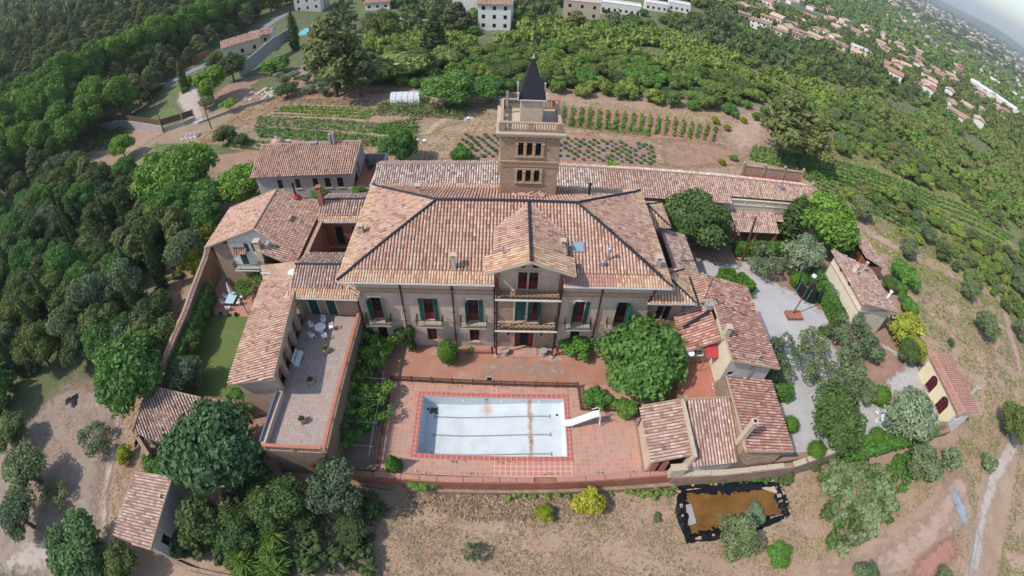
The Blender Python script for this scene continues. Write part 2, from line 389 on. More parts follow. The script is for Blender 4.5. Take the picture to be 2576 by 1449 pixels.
def win(root,fr,h,frame='wood',depth=.22,bars=(2,3),shut=None,surround=None,name='window',label=None,glass='glass',panel=0):
    """window or door set in a wall opening: frame, pane, shutters"""
    a,b,c,d=h; f=MB(); t=.06; D=-depth
    for q in ((a,b,c,c+t),(a,b,d-t,d),(a,a+t,c+t,d-t),(b-t,b,c+t,d-t)): fr.box(f,*q,D+.002,D+.08)
    nx,nz=bars
    for i in range(1,nx): u=a+(b-a)*i/nx; fr.box(f,u-.025,u+.025,c+t,d-t,D+.002,D+.07)
    for j in range(1,nz): z=c+(d-c)*j/nz; fr.box(f,a+t,b-t,z-.018,z+.018,D+.003,D+.055)
    if panel: fr.box(f,a+t,b-t,c+t,c+(d-c)*panel,D+.004,D+.06)
    o=f.build(name,M[frame],root)
    if label: o['label']=label
    g=MB(); fr.box(g,a,b,c,d,D-.03,D+.02); g.build('pane',M[glass],o)
    if surround:
        s=MB(); w_=.16
        fr.box(s,a-w_,a,c-.05,d+w_,-.01,.035); fr.box(s,b,b+w_,c-.05,d+w_,-.01,.035); fr.box(s,a,b,d,d+w_,-.01,.035); fr.box(s,a-w_-.05,b+w_+.05,c-.17,c-.05,-.01,.12)
        s.build('surround',M[surround],o)
    if shut:
        for k in shut:
            s=MB()
            if k=='L': fr.box(s,a-(b-a)*.44,a-.02,c,d,.04,.09); sl=(a-(b-a)*.44,a-.02)
            elif k=='R': fr.box(s,b+.02,b+(b-a)*.44,c,d,.04,.09); sl=(b+.02,b+(b-a)*.44)
            elif k=='C': fr.box(s,a+.03,b-.03,c+.02,d-.02,-.05,-.01); sl=(a+.03,b-.03)
            elif k=='l': fr.box(s,a+.02,(a+b)/2-.06,c+.02,d-.02,-.06,-.02); sl=(a+.02,(a+b)/2-.06)
            elif k=='A': # ajar, standing out from the wall
                s.hexa([fr.p(a-.02,c,.02),fr.p(a+.03,c,.02),fr.p(a-.22,c,.55),fr.p(a-.27,c,.55),fr.p(a-.02,d,.02),fr.p(a+.03,d,.02),fr.p(a-.22,d,.55),fr.p(a-.27,d,.55)]); sl=None
            elif k=='B':
                s.hexa([fr.p(b+.02,c,.02),fr.p(b-.03,c,.02),fr.p(b+.22,c,.55),fr.p(b+.27,c,.55),fr.p(b+.02,d,.02),fr.p(b-.03,d,.02),fr.p(b+.22,d,.55),fr.p(b+.27,d,.55)]); sl=None
            if sl:
                w1=.09 if k in 'LR' else -.01 if k=='C' else -.02; zz=c+.12
                while zz<d-.12: fr.box(s,sl[0]+.05,sl[1]-.05,zz,zz+.05,w1,w1+.018); zz+=.14
            s.build('shutter',M['green'],o)
    return o
def balus(mb,a,b,z0,h=.95,m=0,mr=None,n=None,pier=.16):
    """balustrade from a to b: plinth, bottle balusters, rail, end piers"""
    mr=m if mr is None else mr; fr=Fr(*a,*b); L=fr.L
    fr.box(mb,0,L,z0,z0+.12,-.1,.1,m); fr.box(mb,-.06,L+.06,z0+h-.12,z0+h,-.15,.15,mr)
    k=n or max(1,round(L/2.6)); 
    for i in range(k+1): u=L*i/k; fr.box(mb,u-pier,u+pier,z0+.12,z0+h-.12,-.12,.12,m)
    for i in range(k):
        u0=L*i/k+pier+.12; u1=L*(i+1)/k-pier-.12; c=max(1,int((u1-u0)/.24))
        for j in range(c+1):
            p=fr.p(u0+(u1-u0)*j/max(1,c),z0+.12)
            mb.lathe(p,[(.04,0),(.085,.22*h),(.04,.5*h),(.06,.74*h)],6,m)
    return mb
def railing(mb,pts,z0,h=.95,sp=.14,r=.012,m=0):
    for (a,b) in zip(pts,pts[1:]):
        fr=Fr(*a,*b); fr.box(mb,0,fr.L,z0+h-.04,z0+h,-.025,.025,m); fr.box(mb,0,fr.L,z0+.06,z0+.09,-.015,.015,m)
        n=max(1,int(fr.L/sp))
        for i in range(n+1): u=fr.L*i/n; fr.box(mb,u-r,u+r,z0,z0+h-.04,-r,r,m)
    return mb
def chimney(root,x,y,z0,z1,w=.5,m='tan',cap=True,name='chimney',l=None):
    c=MB(); l=l or w; c.box(x-w/2,x+w/2,y-l/2,y+l/2,z0,z1,0)
    if cap:
        for sx in (-1,1):
            c.box(x+sx*(w/2-.1)-.05,x+sx*(w/2-.1)+.05,y-l/2+.02,y+l/2-.02,z1,z1+.22,0)
        c.box(x-w/2-.06,x+w/2+.06,y-l/2-.06,y+l/2+.06,z1+.22,z1+.3,0); c.box(x-w/2+.1,x+w/2-.1,y-l/2+.05,y+l/2-.05,z1+.001,z1+.02,1)
    return c.build(name,[M[m],M['dark']],root)
def pipe_(root,x,y,z0,z1,r=.1,m='metal',name='flue'):
    c=MB(); c.tube([(x,y,z0),(x,y,z1)],r,10); c.lathe((x,y,z1),[(r*1.6,.06),(r*1.7,.2),(.02,.32)],10); c.tube([(x,y,z1-.02),(x,y,z1+.1)],r*.5,6)
    return c.build(name,M[m],root)
def hiproof(root,x0,x1,y0,y1,ze,slope,tile,skirt=None,caps='ridge_tan',name='roof',gable='',thick=.14):
    """hip or gable roof; ridge along the long axis; gable: sides (SENW) that stay gabled"""
    mb=MB(); W=x1-x0; D=y1-y0; cp=MB()
    if W>=D:
        h=D/2*slope; yr=(y0+y1)/2; a=x0 if 'W' in gable else x0+D/2; b=x1 if 'E' in gable else x1-D/2; z=ze+h
        tiles(mb,[(x0,y0,ze),(x1,y0,ze),(b,yr,z),(a,yr,z)]); tiles(mb,[(x1,y1,ze),(x0,y1,ze),(a,yr,z),(b,yr,z)])
        if a>x0: tiles(mb,[(x0,y1,ze),(x0,y0,ze),(a,yr,z)]); ridge(cp,(x0,y0,ze+.1),(a,yr,z+.1)); ridge(cp,(x0,y1,ze+.1),(a,yr,z+.1))
        if b<x1: tiles(mb,[(x1,y0,ze),(x1,y1,ze),(b,yr,z)]); ridge(cp,(x1,y0,ze+.1),(b,yr,z+.1)); ridge(cp,(x1,y1,ze+.1),(b,yr,z+.1))
        ridge(cp,(a,yr,z+.1),(b,yr,z+.1))
    else:
        h=W/2*slope; xr=(x0+x1)/2; a=y0 if 'S' in gable else y0+W/2; b=y1 if 'N' in gable else y1-W/2; z=ze+h
        tiles(mb,[(x0,y1,ze),(x0,y0,ze),(xr,a,z),(xr,b,z)]); tiles(mb,[(x1,y0,ze),(x1,y1,ze),(xr,b,z),(xr,a,z)])
        if a>y0: tiles(mb,[(x0,y0,ze),(x1,y0,ze),(xr,a,z)]); ridge(cp,(x0,y0,ze+.1),(xr,a,z+.1)); ridge(cp,(x1,y0,ze+.1),(xr,a,z+.1))
        if b<y1: tiles(mb,[(x1,y1,ze),(x0,y1,ze),(xr,b,z)]); ridge(cp,(x0,y1,ze+.1),(xr,b,z+.1)); ridge(cp,(x1,y1,ze+.1),(xr,b,z+.1))
        ridge(cp,(xr,a,z+.1),(xr,b,z+.1))
    r=mb.build(name,[M[tile],M['tan']],root); cp.build('ridge_cap',M[caps],r); return r,z
# ---------------------------------------------------------------- plants
def leaves(rg,C,Rc,n,size,up=.35,flat=1.0,shell=.72,elong=1.0):
    """n leaf faces over the clumps C (k,3) with radii Rc (k,3)"""
    C=np.asarray(C,float); Rc=np.asarray(Rc,float)
    if Rc.ndim==1: Rc=np.repeat(Rc[:,None],3,1)
    wgt=(Rc[:,0]*Rc[:,2]); wgt/=wgt.sum(); k=rg.choice(len(C),int(n*1.7),p=wgt)
    d=rg.normal(size=(len(k),3)); d[:,2]+=up; d/=np.linalg.norm(d,axis=1)[:,None]
    rad=shell+(1.08-shell)*rg.random(len(k))**.7; rad*=1+.30*(rg.random(len(k))>.86)*rg.random(len(k)); tone=rg.random(len(C))
    P=C[k]+d*Rc[k]*rad[:,None]
    keep=np.ones(len(k),bool)
    for j in range(len(C)):
        q=np.linalg.norm((P-C[j])/Rc[j],axis=1); keep&=~((q<.66)&(k!=j))
    P=P[keep][:n]; d=d[keep][:n]; kk=k[keep][:n]; n=len(P)
    nr=d+rg.normal(size=(n,3))*.55*flat; nr/=np.linalg.norm(nr,axis=1)[:,None]
    a=np.cross(nr,rg.normal(size=(n,3))); a/=np.linalg.norm(a,axis=1)[:,None]; b=np.cross(nr,a)
    s=size*(.55+.9*rg.random((n,1))); a=a*s*elong; b=b*s*.62
    V=np.stack([P-a,P+b*.9-a*.1,P+a,P-b*.9+a*.1],1).reshape(-1,3)
    F=np.arange(n*4).reshape(n,4); r=rg.random(n)*.62+.38*tone[kk]
    return V,F,r
def ico():
    t=(1+5**.5)/2; v=np.array([(-1,t,0),(1,t,0),(-1,-t,0),(1,-t,0),(0,-1,t),(0,1,t),(0,-1,-t),(0,1,-t),(t,0,-1),(t,0,1),(-t,0,-1),(-t,0,1)],float); v/=np.linalg.norm(v[0])
    f=[(0,11,5),(0,5,1),(0,1,7),(0,7,10),(0,10,11),(1,5,9),(5,11,4),(11,10,2),(10,7,6),(7,1,8),(3,9,4),(3,4,2),(3,2,6),(3,6,8),(3,8,9),(4,9,5),(2,4,11),(6,2,10),(8,6,7),(9,8,1)]
    return v,np.array(f)
ICV,ICF=ico()
def cores(rg,C,Rc,f=.8):
    V=[];F=[];C=np.asarray(C,float);Rc=np.asarray(Rc,float)
    if Rc.ndim==1: Rc=np.repeat(Rc[:,None],3,1)
    for j in range(len(C)):
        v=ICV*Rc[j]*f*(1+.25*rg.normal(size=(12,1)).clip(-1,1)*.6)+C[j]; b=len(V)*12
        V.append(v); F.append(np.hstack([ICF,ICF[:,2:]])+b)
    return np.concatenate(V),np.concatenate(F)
def merge(parts):
    V=[];F=[];R=[];b=0
    for v,f,r in parts: V.append(v);F.append(f+b);R.append(r);b+=len(v)
    return np.concatenate(V),np.concatenate(F),np.concatenate(R)
def trunkmesh(rg,h,r,C,lean=.1,n=5):
    mb=MB(); top=Vector((rg.normal()*lean,rg.normal()*lean,h)); mb.tube([(0,0,-.6),(top.x*.3,top.y*.3,h*.5),tuple(top)],[r*1.3,r,r*.7],7)
    idx=rg.permutation(len(C))[:n]
    for i in idx:
        c=Vector(C[i]); s=top*rg.uniform(.6,1); mid=(s+c)/2+Vector((0,0,-.1*h)); mb.tube([tuple(s),tuple(mid),tuple(c)],[r*.55,r*.35,r*.15],5)
    return mb
PROTO={}
def make_plant(kind,seed,leafm,R=3.,H=6.,nl=2600,ls=.2,shape='round',trunk=.25,tr=.2,core=.8,clumps=16):
    """crown mesh and trunk mesh for one plant; base at the origin"""
    rg=np.random.default_rng(seed); C=[];Q=[]
    z0=H*trunk; ch=(H-z0)/2; cz=z0+ch
    if shape=='round':
        for i in range(clumps):
            d=rg.normal(size=3); d/=np.linalg.norm(d); d[2]=abs(d[2])*1.1-.35 if i%3 else d[2]; q=.62+.1*rg.random()
            s=.20+.26*rg.random(); q+=.14*rg.random()-.04; C.append((d[0]*R*q,d[1]*R*q,cz+d[2]*ch*q)); Q.append((R*s,R*s,ch*s*1.05))
        C.append((0,0,cz)); Q.append((R*.6,R*.6,ch*.6))
    elif shape=='open':
        for i in range(clumps):
            a=rg.random()*6.28; q=R*(.25+.65*rg.random()**.6); s=.17+.14*rg.random(); C.append((q*math.cos(a),q*math.sin(a),cz+ch*(rg.random()*1.5-.75)*(1-.4*q/R))); Q.append((R*s*1.2,R*s*1.2,R*s*.8))
    elif shape=='pine':
        for i in range(clumps):
            t=i/clumps; a=i*2.4+rg.random(); q=R*(1-t)**.6*(.35+.5*rg.random()); s=(.24+.14*rg.random())*(1.1-.45*t); C.append((q*math.cos(a),q*math.sin(a),z0+2*ch*(.12+.82*t))); Q.append((R*s*1.2,R*s*1.2,R*s*.8))
        C.append((0,0,cz)); Q.append((R*.4,R*.4,ch*.6)); C.append((0,0,H-ch*.25)); Q.append((R*.3,R*.3,ch*.3))
    elif shape=='cypress':
        for i in range(9):
            t=i/8; s=R*(1-abs(t-.3)**1.6*1.1)*(.95 if t<.9 else .6); C.append((rg.normal()*.04*R,rg.normal()*.04*R,z0+2*ch*(.06+.88*t))); Q.append((max(s,.12*R),max(s,.12*R),ch*.24))
    elif shape=='ball':
        C=[(0,0,cz)]; Q=[(R,R,ch)]
    elif shape=='cone':
        for i in range(8):
            t=i/7; s=R*(1-t*.92); C.append((0,0,z0+2*ch*(.1+.82*t))); Q.append((s,s,ch*.3))
    elif shape=='box':
        C=[];Q=[]
    if shape=='strap':
        V=[];F=[];rr=[];b=0
        for hd in range(clumps):
            hx,hy=(rg.normal(size=2)*R*.42) if clumps>1 else (0,0); hz=H*(.35+.45*rg.random()) if clumps>1 else 0
            for i in range(nl//clumps):
                a=rg.random()*6.28; el=rg.uniform(-.1,1.35); L=R*(.55 if clumps>1 else 1)*rg.uniform(.7,1.1); wd=ls
                dx,dy=math.cos(a),math.sin(a); q=[]
                for t in (0,.35,.7,1):
                    rad=L*t*math.cos(el)*(1+.15*t); z=hz+L*t*math.sin(el)-L*.28*t*t; ww=wd*(.5 if t==0 else 1 if t<.6 else .75 if t<.9 else .05)
                    q.append(((hx+dx*rad-dy*ww,hy+dy*rad+dx*ww,z),(hx+dx*rad+dy*ww,hy+dy*rad-dx*ww,z)))
                for s0,s1 in zip(q,q[1:]): V+=[s0[0],s0[1],s1[1],s1[0]]; F.append((b,b+1,b+2,b+3)); b+=4
                rr+=[rg.random()]*3
        me=npmesh(kind+'_crown',V,F,rr,M[leafm]); tk=None
        if clumps>1:
            mb=MB(); [mb.tube([(0,0,-.3),(rg.normal()*R*.3,rg.normal()*R*.3,H*.5)],[.14,.1],6) for _ in range(4)]
            o=mb.build('trunk',M['bark']); tk=o.data; bpy.data.objects.remove(o)
        return me,tk
    up=.55 if shape not in ('ball','cypress','cone') else 0.05
    V,F,r=leaves(rg,C,Q,nl,ls,up=up,shell=.8 if shape in('ball','cone','cypress') else .72,flat=.5 if shape=='ball' else 1)
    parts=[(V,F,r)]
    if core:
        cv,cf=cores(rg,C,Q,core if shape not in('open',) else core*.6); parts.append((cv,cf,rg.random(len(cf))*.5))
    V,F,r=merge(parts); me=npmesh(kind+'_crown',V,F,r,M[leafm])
    mb=trunkmesh(rg,max(.4,z0+ch*.5),tr,C,n=min(6,len(C))); o=mb.build('trunk',M['bark']); tk=o.data; bpy.data.objects.remove(o)
    return me,tk
KINDS={}
def defkind(key,**k):
    """several individuals' meshes per kind of plant"""
    n=k.pop('var',2); KINDS[key]=dict(R=k.get('R',3.),H=k.get('H',6.),m=[make_plant(key,7+i*13+sum(map(ord,key)),**k) for i in range(n)],nm=key)
NAME={'broad':'broadleaf_tree','lime':'lime_green_tree','olive':'olive_tree','pine':'pine_tree','oak':'holm_oak','grey':'pepper_tree','sparse':'sparse_tree','fig':'fig_tree','cypress':'cypress_tree','ball':'clipped_bush','cone':'conifer','shrub':'shrub','yellow':'golden_shrub','silver':'silver_olive','magnolia':'magnolia_tree','bright':'bright_shrub','plane':'plane_tree','yucca':'yucca','agave':'agave','strap':'strap_leaf_plant','cactus':'prickly_pear','reed':'giant_reed','scrub':'scrub_bush','vine':'grape_vine','bamboo':'bamboo_clump','dry':'dry_bush','orange':'orange_tree'}
CATS={'broad':'tree','lime':'tree','olive':'olive tree','pine':'pine tree','oak':'tree','grey':'tree','sparse':'tree','fig':'fig tree','cypress':'cypress','ball':'clipped bush','cone':'conifer','shrub':'shrub','yellow':'shrub','silver':'olive tree','magnolia':'magnolia','bright':'shrub','plane':'plane tree','yucca':'yucca','agave':'agave','strap':'plant','cactus':'prickly pear','reed':'reeds','scrub':'bush','vine':'vine','bamboo':'bamboo','dry':'bush','orange':'orange tree'}
PR=random.Random(5)
def plant(key,loc,R,H,label,group=None,sx=1.0,cat=None,name=None):
    k=KINDS[key]; cm,tm=PR.choice(k['m'])
    o=thing(name or NAME[key],label,cat or CATS[key],loc,group)
    o.rotation_euler.z=PR.uniform(0,6.28) if abs(sx-1)<.05 else 0; o.scale=(R/k['R']*sx,R/k['R'],H/k['H'])
    link('crown',cm,o)
    if tm: link('trunk',tm,o)
    return o
def plantp(key,px,py,rpx,label,hf=1.6,group=None,base=None,sx=1.0,**k):
    """plant whose crown centre is seen at print pixel px,py; hf = height / crown radius"""
    z=Tz(*at(px,py,0)[:2]) if base is None else base
    for _ in range(4):
        R=rpx/ppm(at(px,py,z+1)); H=R*hf; P=at(px,py,z+H*.58)
        if base is None: z=max(Tz(P.x,P.y),-60)
        if base is None and inest(P.x,P.y): z=0
    return plant(key,(P.x,P.y,z-.05),R,H,label,group,sx,**k)
def inest(x,y): return -39<x<57 and 18<y<59
L_=leafmat
M['l_broad']=L_('leaves mid green',(.085,.19,.055),.12); M['l_lime']=L_('leaves lime green',(.135,.26,.055),.12)
M['l_olive']=L_('olive leaves',(.125,.185,.115),.18); M['l_pine']=L_('pine needles',(.115,.15,.068),.28,.2)
M['l_oak']=L_('dark oak leaves',(.078,.122,.045),.3,.2); M['l_grey']=L_('grey green leaves',(.085,.165,.08),.15)
M['l_fig']=L_('fig leaves',(.16,.30,.06),.15); M['l_cyp']=L_('cypress foliage',(.05,.09,.03),.2,.1)
M['l_ball']=L_('clipped foliage',(.075,.18,.03),.12,.2); M['l_yellow']=L_('golden leaves',(.30,.34,.06),.1,.3)
M['l_silver']=L_('silver leaves',(.19,.27,.21),.12); M['l_bright']=L_('bright leaves',(.09,.21,.05),.15)
M['l_plane']=L_('plane leaves',(.105,.21,.04),.2); M['l_strap']=L_('strap leaves',(.10,.18,.04),.1); M['l_agave']=L_('agave leaves',(.13,.21,.15),.1)
M['l_cactus']=L_('cactus pads',(.135,.20,.13),.15,.1); M['l_reed']=L_('reed leaves',(.20,.28,.11),.12); M['l_scrub']=L_('scrub leaves',(.125,.20,.062),.3,.2)
M['l_yg']=L_('yellow green leaves',(.22,.27,.03),.15); M['l_bam']=L_('bamboo leaves',(.24,.30,.06),.15); M['l_dry']=L_('dry stems',(.335,.265,.215),.2)
M['l_blue']=L_('blue green leaves',(.085,.15,.055),.12)
defkind('broad',leafm='l_broad',R=4,H=7.5,nl=6500,ls=.25,clumps=34,core=.76)
defkind('lime',leafm='l_lime',R=4,H=7.5,nl=6000,ls=.25,clumps=32,core=.74)
defkind('olive',leafm='l_olive',R=2.5,H=4,nl=3000,ls=.15,clumps=20,core=.6,var=3)
defkind('silver',leafm='l_silver',R=2.5,H=4,nl=3000,ls=.15,clumps=20,core=.6,var=2)
defkind('pine',leafm='l_pine',R=3.4,H=9,nl=2600,ls=.24,shape='pine',clumps=18,var=4)
defkind('oak',leafm='l_oak',R=3.5,H=7,nl=3200,ls=.2,clumps=22,var=4)
defkind('grey',leafm='l_grey',R=4,H=7,nl=4800,ls=.25,clumps=34,core=.7)
defkind('sparse',leafm='l_olive',R=2.6,H=4,nl=1700,ls=.17,shape='open',clumps=20,core=0,tr=.12,var=3)
defkind('fig',leafm='l_fig',R=2.4,H=3.4,nl=1700,ls=.19,shape='open',clumps=16,core=0,tr=.1,var=2)
defkind('vine',leafm='l_bright',R=2.,H=2.6,nl=900,ls=.17,shape='open',clumps=14,core=0,tr=.06)
defkind('cypress',leafm='l_cyp',R=1.,H=8,nl=1400,ls=.17,shape='cypress',trunk=.04,tr=.12,core=.86)
defkind('cone',leafm='l_ball',R=1.2,H=3.6,nl=2600,ls=.1,shape='cone',trunk=.02,tr=.08,core=.92,var=1)
defkind('ball',leafm='l_ball',R=1.2,H=2.2,nl=3400,ls=.075,shape='ball',trunk=.03,tr=.08,core=.95)
defkind('shrub',leafm='l_oak',R=1.6,H=2.2,nl=1500,ls=.15,clumps=10,trunk=.06,tr=.07,var=3)
defkind('bright',leafm='l_bright',R=1.8,H=2.6,nl=2200,ls=.15,clumps=13,trunk=.08,tr=.08,var=2)
defkind('yellow',leafm='l_yellow',R=1.6,H=2.4,nl=2000,ls=.12,clumps=16,trunk=.1,tr=.07,var=1,core=.72)
defkind('magnolia',leafm='l_oak',R=2.6,H=5,nl=2600,ls=.2,clumps=18,var=1)
defkind('plane',leafm='l_plane',R=4,H=11,nl=3400,ls=.28,clumps=22,trunk=.2,var=3)
defkind('yucca',leafm='l_strap',R=3.4,H=2.6,nl=620,ls=.055,shape='strap',clumps=9,var=1)
defkind('agave',leafm='l_agave',R=1.6,H=1.2,nl=34,ls=.16,shape='strap',clumps=1,var=1)
defkind('strap',leafm='l_strap',R=1.2,H=1.2,nl=60,ls=.05,shape='strap',clumps=1,var=1)
defkind('cactus',leafm='l_cactus',R=1.8,H=2.0,nl=700,ls=.2,clumps=12,trunk=.02,tr=.06,core=.5,var=3)
defkind('reed',leafm='l_reed',R=3,H=4,nl=3000,ls=.3,clumps=12,trunk=.05,tr=.05,var=1)
defkind('scrub',leafm='l_scrub',R=2.2,H=3.2,nl=1500,ls=.19,clumps=12,trunk=.08,tr=.1,var=5)
defkind('bamboo',leafm='l_bam',R=2.2,H=3.6,nl=2200,ls=.2,clumps=12,trunk=.05,tr=.05,var=1)
defkind('dry',leafm='l_dry',R=1.5,H=1.4,nl=700,ls=.22,clumps=9,trunk=.02,tr=.03,var=2,core=.6)
defkind('orange',leafm='l_blue',R=4,H=7,nl=4600,ls=.22,clumps=30,var=2,core=.74)
defkind('yg',leafm='l_yg',R=1.8,H=3.2,nl=2200,ls=.13,clumps=12,trunk=.08,tr=.08,var=1); NAME['yg']='yellow_green_shrub'; CATS['yg']='shrub'
def hedge(name,label,pts,w,h,z,leafm='l_ball',dens=90,ls=.09,cat='hedge',group=None):
    """clipped hedge along a line: inner body with a skin of leaves"""
    rg=np.random.default_rng(len(COL.objects)); C=[]; V=[];F=[];R=[];b=0
    root=thing(name,label,cat,(pts[0][0],pts[0][1],z),group); mb=MB()
    for (x0,y0),(x1,y1) in zip(pts,pts[1:]):
        fr=Fr(x0,y0,x1,y1); L=fr.L; fr.box(mb,0,L,z-.1,z+h*.94,-w*.46,w*.46)
        for (du,dz,dw,area) in (((0,L),(h,h),(-w/2,w/2),L*w),((0,L),(0,h),(w/2,w/2),L*h),((0,L),(0,h),(-w/2,-w/2),L*h),((0,0),(0,h),(-w/2,w/2),w*h),((L,L),(0,h),(-w/2,w/2),w*h)):
            n=int(area*dens)
            for _ in range(n):
                u=rg.uniform(*du); zz=rg.uniform(*dz); ww=rg.uniform(*dw)
                p=np.array(fr.p(u,z+zz,ww))+rg.normal(size=3)*.05; a=rg.normal(size=3)*ls; c=rg.normal(size=3)*ls
                V+=[p-a,p+c,p+a,p-c]; F.append((b,b+1,b+2,b+3)); b+=4; R.append(rg.random())
    mb.build('stem_mass',M[leafm],root); V=np.array(V)-np.array(root.location); link('foliage',npmesh('hedge_foliage',V,F,R,M[leafm]),root); return root
# ---------------------------------------------------------------- ground patches
def sdist(poly,X,Y):
    n=len(poly); d=np.full(X.shape,1e9); ins=np.zeros(X.shape,bool)
    for i in range(n):
        (x0,y0),(x1,y1)=poly[i],poly[(i+1)%n]; ex,ey=x1-x0,y1-y0
        t=np.clip(((X-x0)*ex+(Y-y0)*ey)/(ex*ex+ey*ey+1e-9),0,1); d=np.minimum(d,np.hypot(X-x0-t*ex,Y-y0-t*ey))
        c=((y0>Y)!=(y1>Y))&(X<(x1-x0)*(Y-y0)/(y1-y0+1e-12)+x0); ins^=c
    return np.where(ins,d,-d)
def patch(name,poly,mat,dz=.04,soft=1.5,step=None,kind='structure',z=None,label=None,cat=None):
    """a stretch of ground laid over the terrain with a worn edge"""
    xs=[p[0] for p in poly]; ys=[p[1] for p in poly]; ext=max(max(xs)-min(xs),max(ys)-min(ys)); step=step or max(.4,ext/90)
    gx=np.arange(min(xs)-step,max(xs)+2*step,step); gy=np.arange(min(ys)-step,max(ys)+2*step,step); X,Y=np.meshgrid(gx,gy); sd=sdist(poly,X,Y)
    Z=(T(X,Y) if z is None else np.full(X.shape,float(z)))+dz; e=np.clip(sd/soft,0,1); ok=sd>-step*1.5
    idx=np.arange(X.size).reshape(X.shape); q=ok[:-1,:-1]|ok[1:,:-1]|ok[:-1,1:]|ok[1:,1:]
    F=np.stack([idx[:-1,:-1][q],idx[:-1,1:][q],idx[1:,1:][q],idx[1:,:-1][q]],1)
    used,inv=np.unique(F,return_inverse=True); V=np.stack([X.ravel(),Y.ravel(),Z.ravel()],1)[used]
    me=npmesh(name,V,inv.reshape(F.shape),np.zeros(len(F)),mat,{'edge':e.ravel()[used]},smooth=True)
    o=link(name,me); tag(o,label,cat,None,kind); return o
def ribbon(name,pts,wd,mat,dz=.05,soft=.8,**k):
    L=[];R=[]
    for i,p in enumerate(pts):
        a=Vector(pts[max(i-1,0)]).xy; b=Vector(pts[min(i+1,len(pts)-1)]).xy; d=(b-a).normalized(); n=Vector((-d.y,d.x)); ww=wd[i] if isinstance(wd,(list,tuple)) else wd
        L.append((p[0]+n.x*ww/2,p[1]+n.y*ww/2)); R.append((p[0]-n.x*ww/2,p[1]-n.y*ww/2))
    return patch(name,L+R[::-1],mat,dz,soft,**k)
def A(*pts): return [tuple(at(*p)[:2]) for p in pts]
def sheet(name,poly,z,mat,thick=.25,kind='structure'):
    o=MB().prism(poly,z-thick,z).build(name,mat); return tag(o,kind=kind)
def slab_hole(name,x0,x1,y0,y1,z,holes,mat,thick=.3):
    mb=MB(); us=sorted({x0,x1}|{h[0] for h in holes}|{h[1] for h in holes}); vs_=sorted({y0,y1}|{h[2] for h in holes}|{h[3] for h in holes})
    for i in range(len(us)-1):
        for j in range(len(vs_)-1):
            a,b=(us[i]+us[i+1])/2,(vs_[j]+vs_[j+1])/2
            if any(h[0]<a<h[1] and h[2]<b<h[3] for h in holes): continue
            mb.face([(us[i],vs_[j],z),(us[i+1],vs_[j],z),(us[i+1],vs_[j+1],z),(us[i],vs_[j+1],z)])
    for f in rects(x0,x1,y0,y1): mb.face([f.p(0,z-thick),f.p(f.L,z-thick),f.p(f.L,z),f.p(0,z)])
    return tag(mb.build(name,mat),kind='structure')
# ================================================================ THE GROUND
def grid1(a,b,lo,hi,st,g):
    v=list(np.arange(a,b+.01,st)); d=st
    while v[-1]<hi: d*=g; v.append(v[-1]+d)
    d=st
    while v[0]>lo: d*=g; v.insert(0,v[0]-d)
    return np.array(v)
gx=grid1(-90,110,-4000,14000,1.6,1.045); gy=grid1(-12,130,-3000,14000,1.6,1.045)
GX,GY=np.meshgrid(gx,gy); GZ=T(GX,GY); idx=np.arange(GX.size).reshape(GX.shape)
under=(GX>-37)&(GX<54)&(GY>20)&(GY<56)
GZ=np.where(under,-3.2,GZ)
F=np.stack([idx[:-1,:-1],idx[:-1,1:],idx[1:,1:],idx[1:,:-1]],-1).reshape(-1,4)
far=ss(75,180,np.hypot(GX-10,GY-40)-.45*np.maximum(0,-GX-20)*(GY<170)); wood=np.maximum(np.maximum(far,.65*ss(60,72,GX)*ss(38,52,GY)),np.maximum(ss(-44,-56,GX)*ss(-20,0,GY+30)*(1-.75*ss(62,72,GY)*ss(-108,-100,GX)*(1-ss(125,150,GY))),ss(100,112,GY)))
M['ground']=None
def ground_material():
    k=NT('dry ground'); o=k.pos(); n1=k.noise(.16,o,8,.7,.6); n2=k.noise(.55,o,8,.75,.4); n3=k.noise(4.5,o,5,.8); n4=k.noise(14,o,3,.8)
    c=k.ramp(n1,[(.3,(.28,.175,.12)),(.5,(.39,.26,.18)),(.68,(.45,.32,.225))])
    c=k.mix(k.mapr(n2,.54,.66,0,.8),c,(.38,.19,.145)); c=k.mix(k.mapr(n2,.44,.34,0,.6),c,(.13,.145,.055))
    c=k.mix(k.mapr(n3,.4,.68,0,.6),c,(.19,.135,.085)); n5=k.noise(1.5,o,6,.8,1.2); c=k.mix(k.mapr(n5,.52,.62,0,.45),c,(.23,.16,.10)); c=k.mix(k.mapr(n4,.5,.72,0,.45),c,(.50,.40,.27))
    wd=k.attr('wood'); g=k.ramp(n2,[(.3,(.075,.095,.035)),(.55,(.13,.145,.06)),(.72,(.24,.195,.12))])
    c=k.mix(wd,c,g); tw=k.attr('town'); c=k.mix(tw,c,k.ramp(k.noise(.02,o,8,.75),[(.35,(.06,.09,.04)),(.52,(.10,.12,.06)),(.66,(.24,.2,.15))]))
    k.col(c).rough(.97); k.bump(n3,.7,.08); return k.m
M['ground']=ground_material()
town=ss(330,520,np.hypot(GX,GY))*ss(-60,120,GX)
o=link('ground',npmesh('ground',np.stack([GX.ravel(),GY.ravel(),GZ.ravel()],1),F,np.zeros(len(F)),M['ground'],{'wood':wood.ravel(),'town':town.ravel()},smooth=True)); tag(o,kind='structure')
M['red_soil']=groundmat('red earth court',[(.3,(.36,.15,.10)),(.5,(.42,.21,.14)),(.7,(.40,.28,.21))],.35,6,((.42,.36,.31),.18,.56),rough=.95)
M['soil']=groundmat('bare soil',[(.3,(.29,.165,.115)),(.6,(.38,.235,.165)),(.8,(.42,.28,.21))],.4,5,((.16,.17,.07),.4,.6),soft=True)
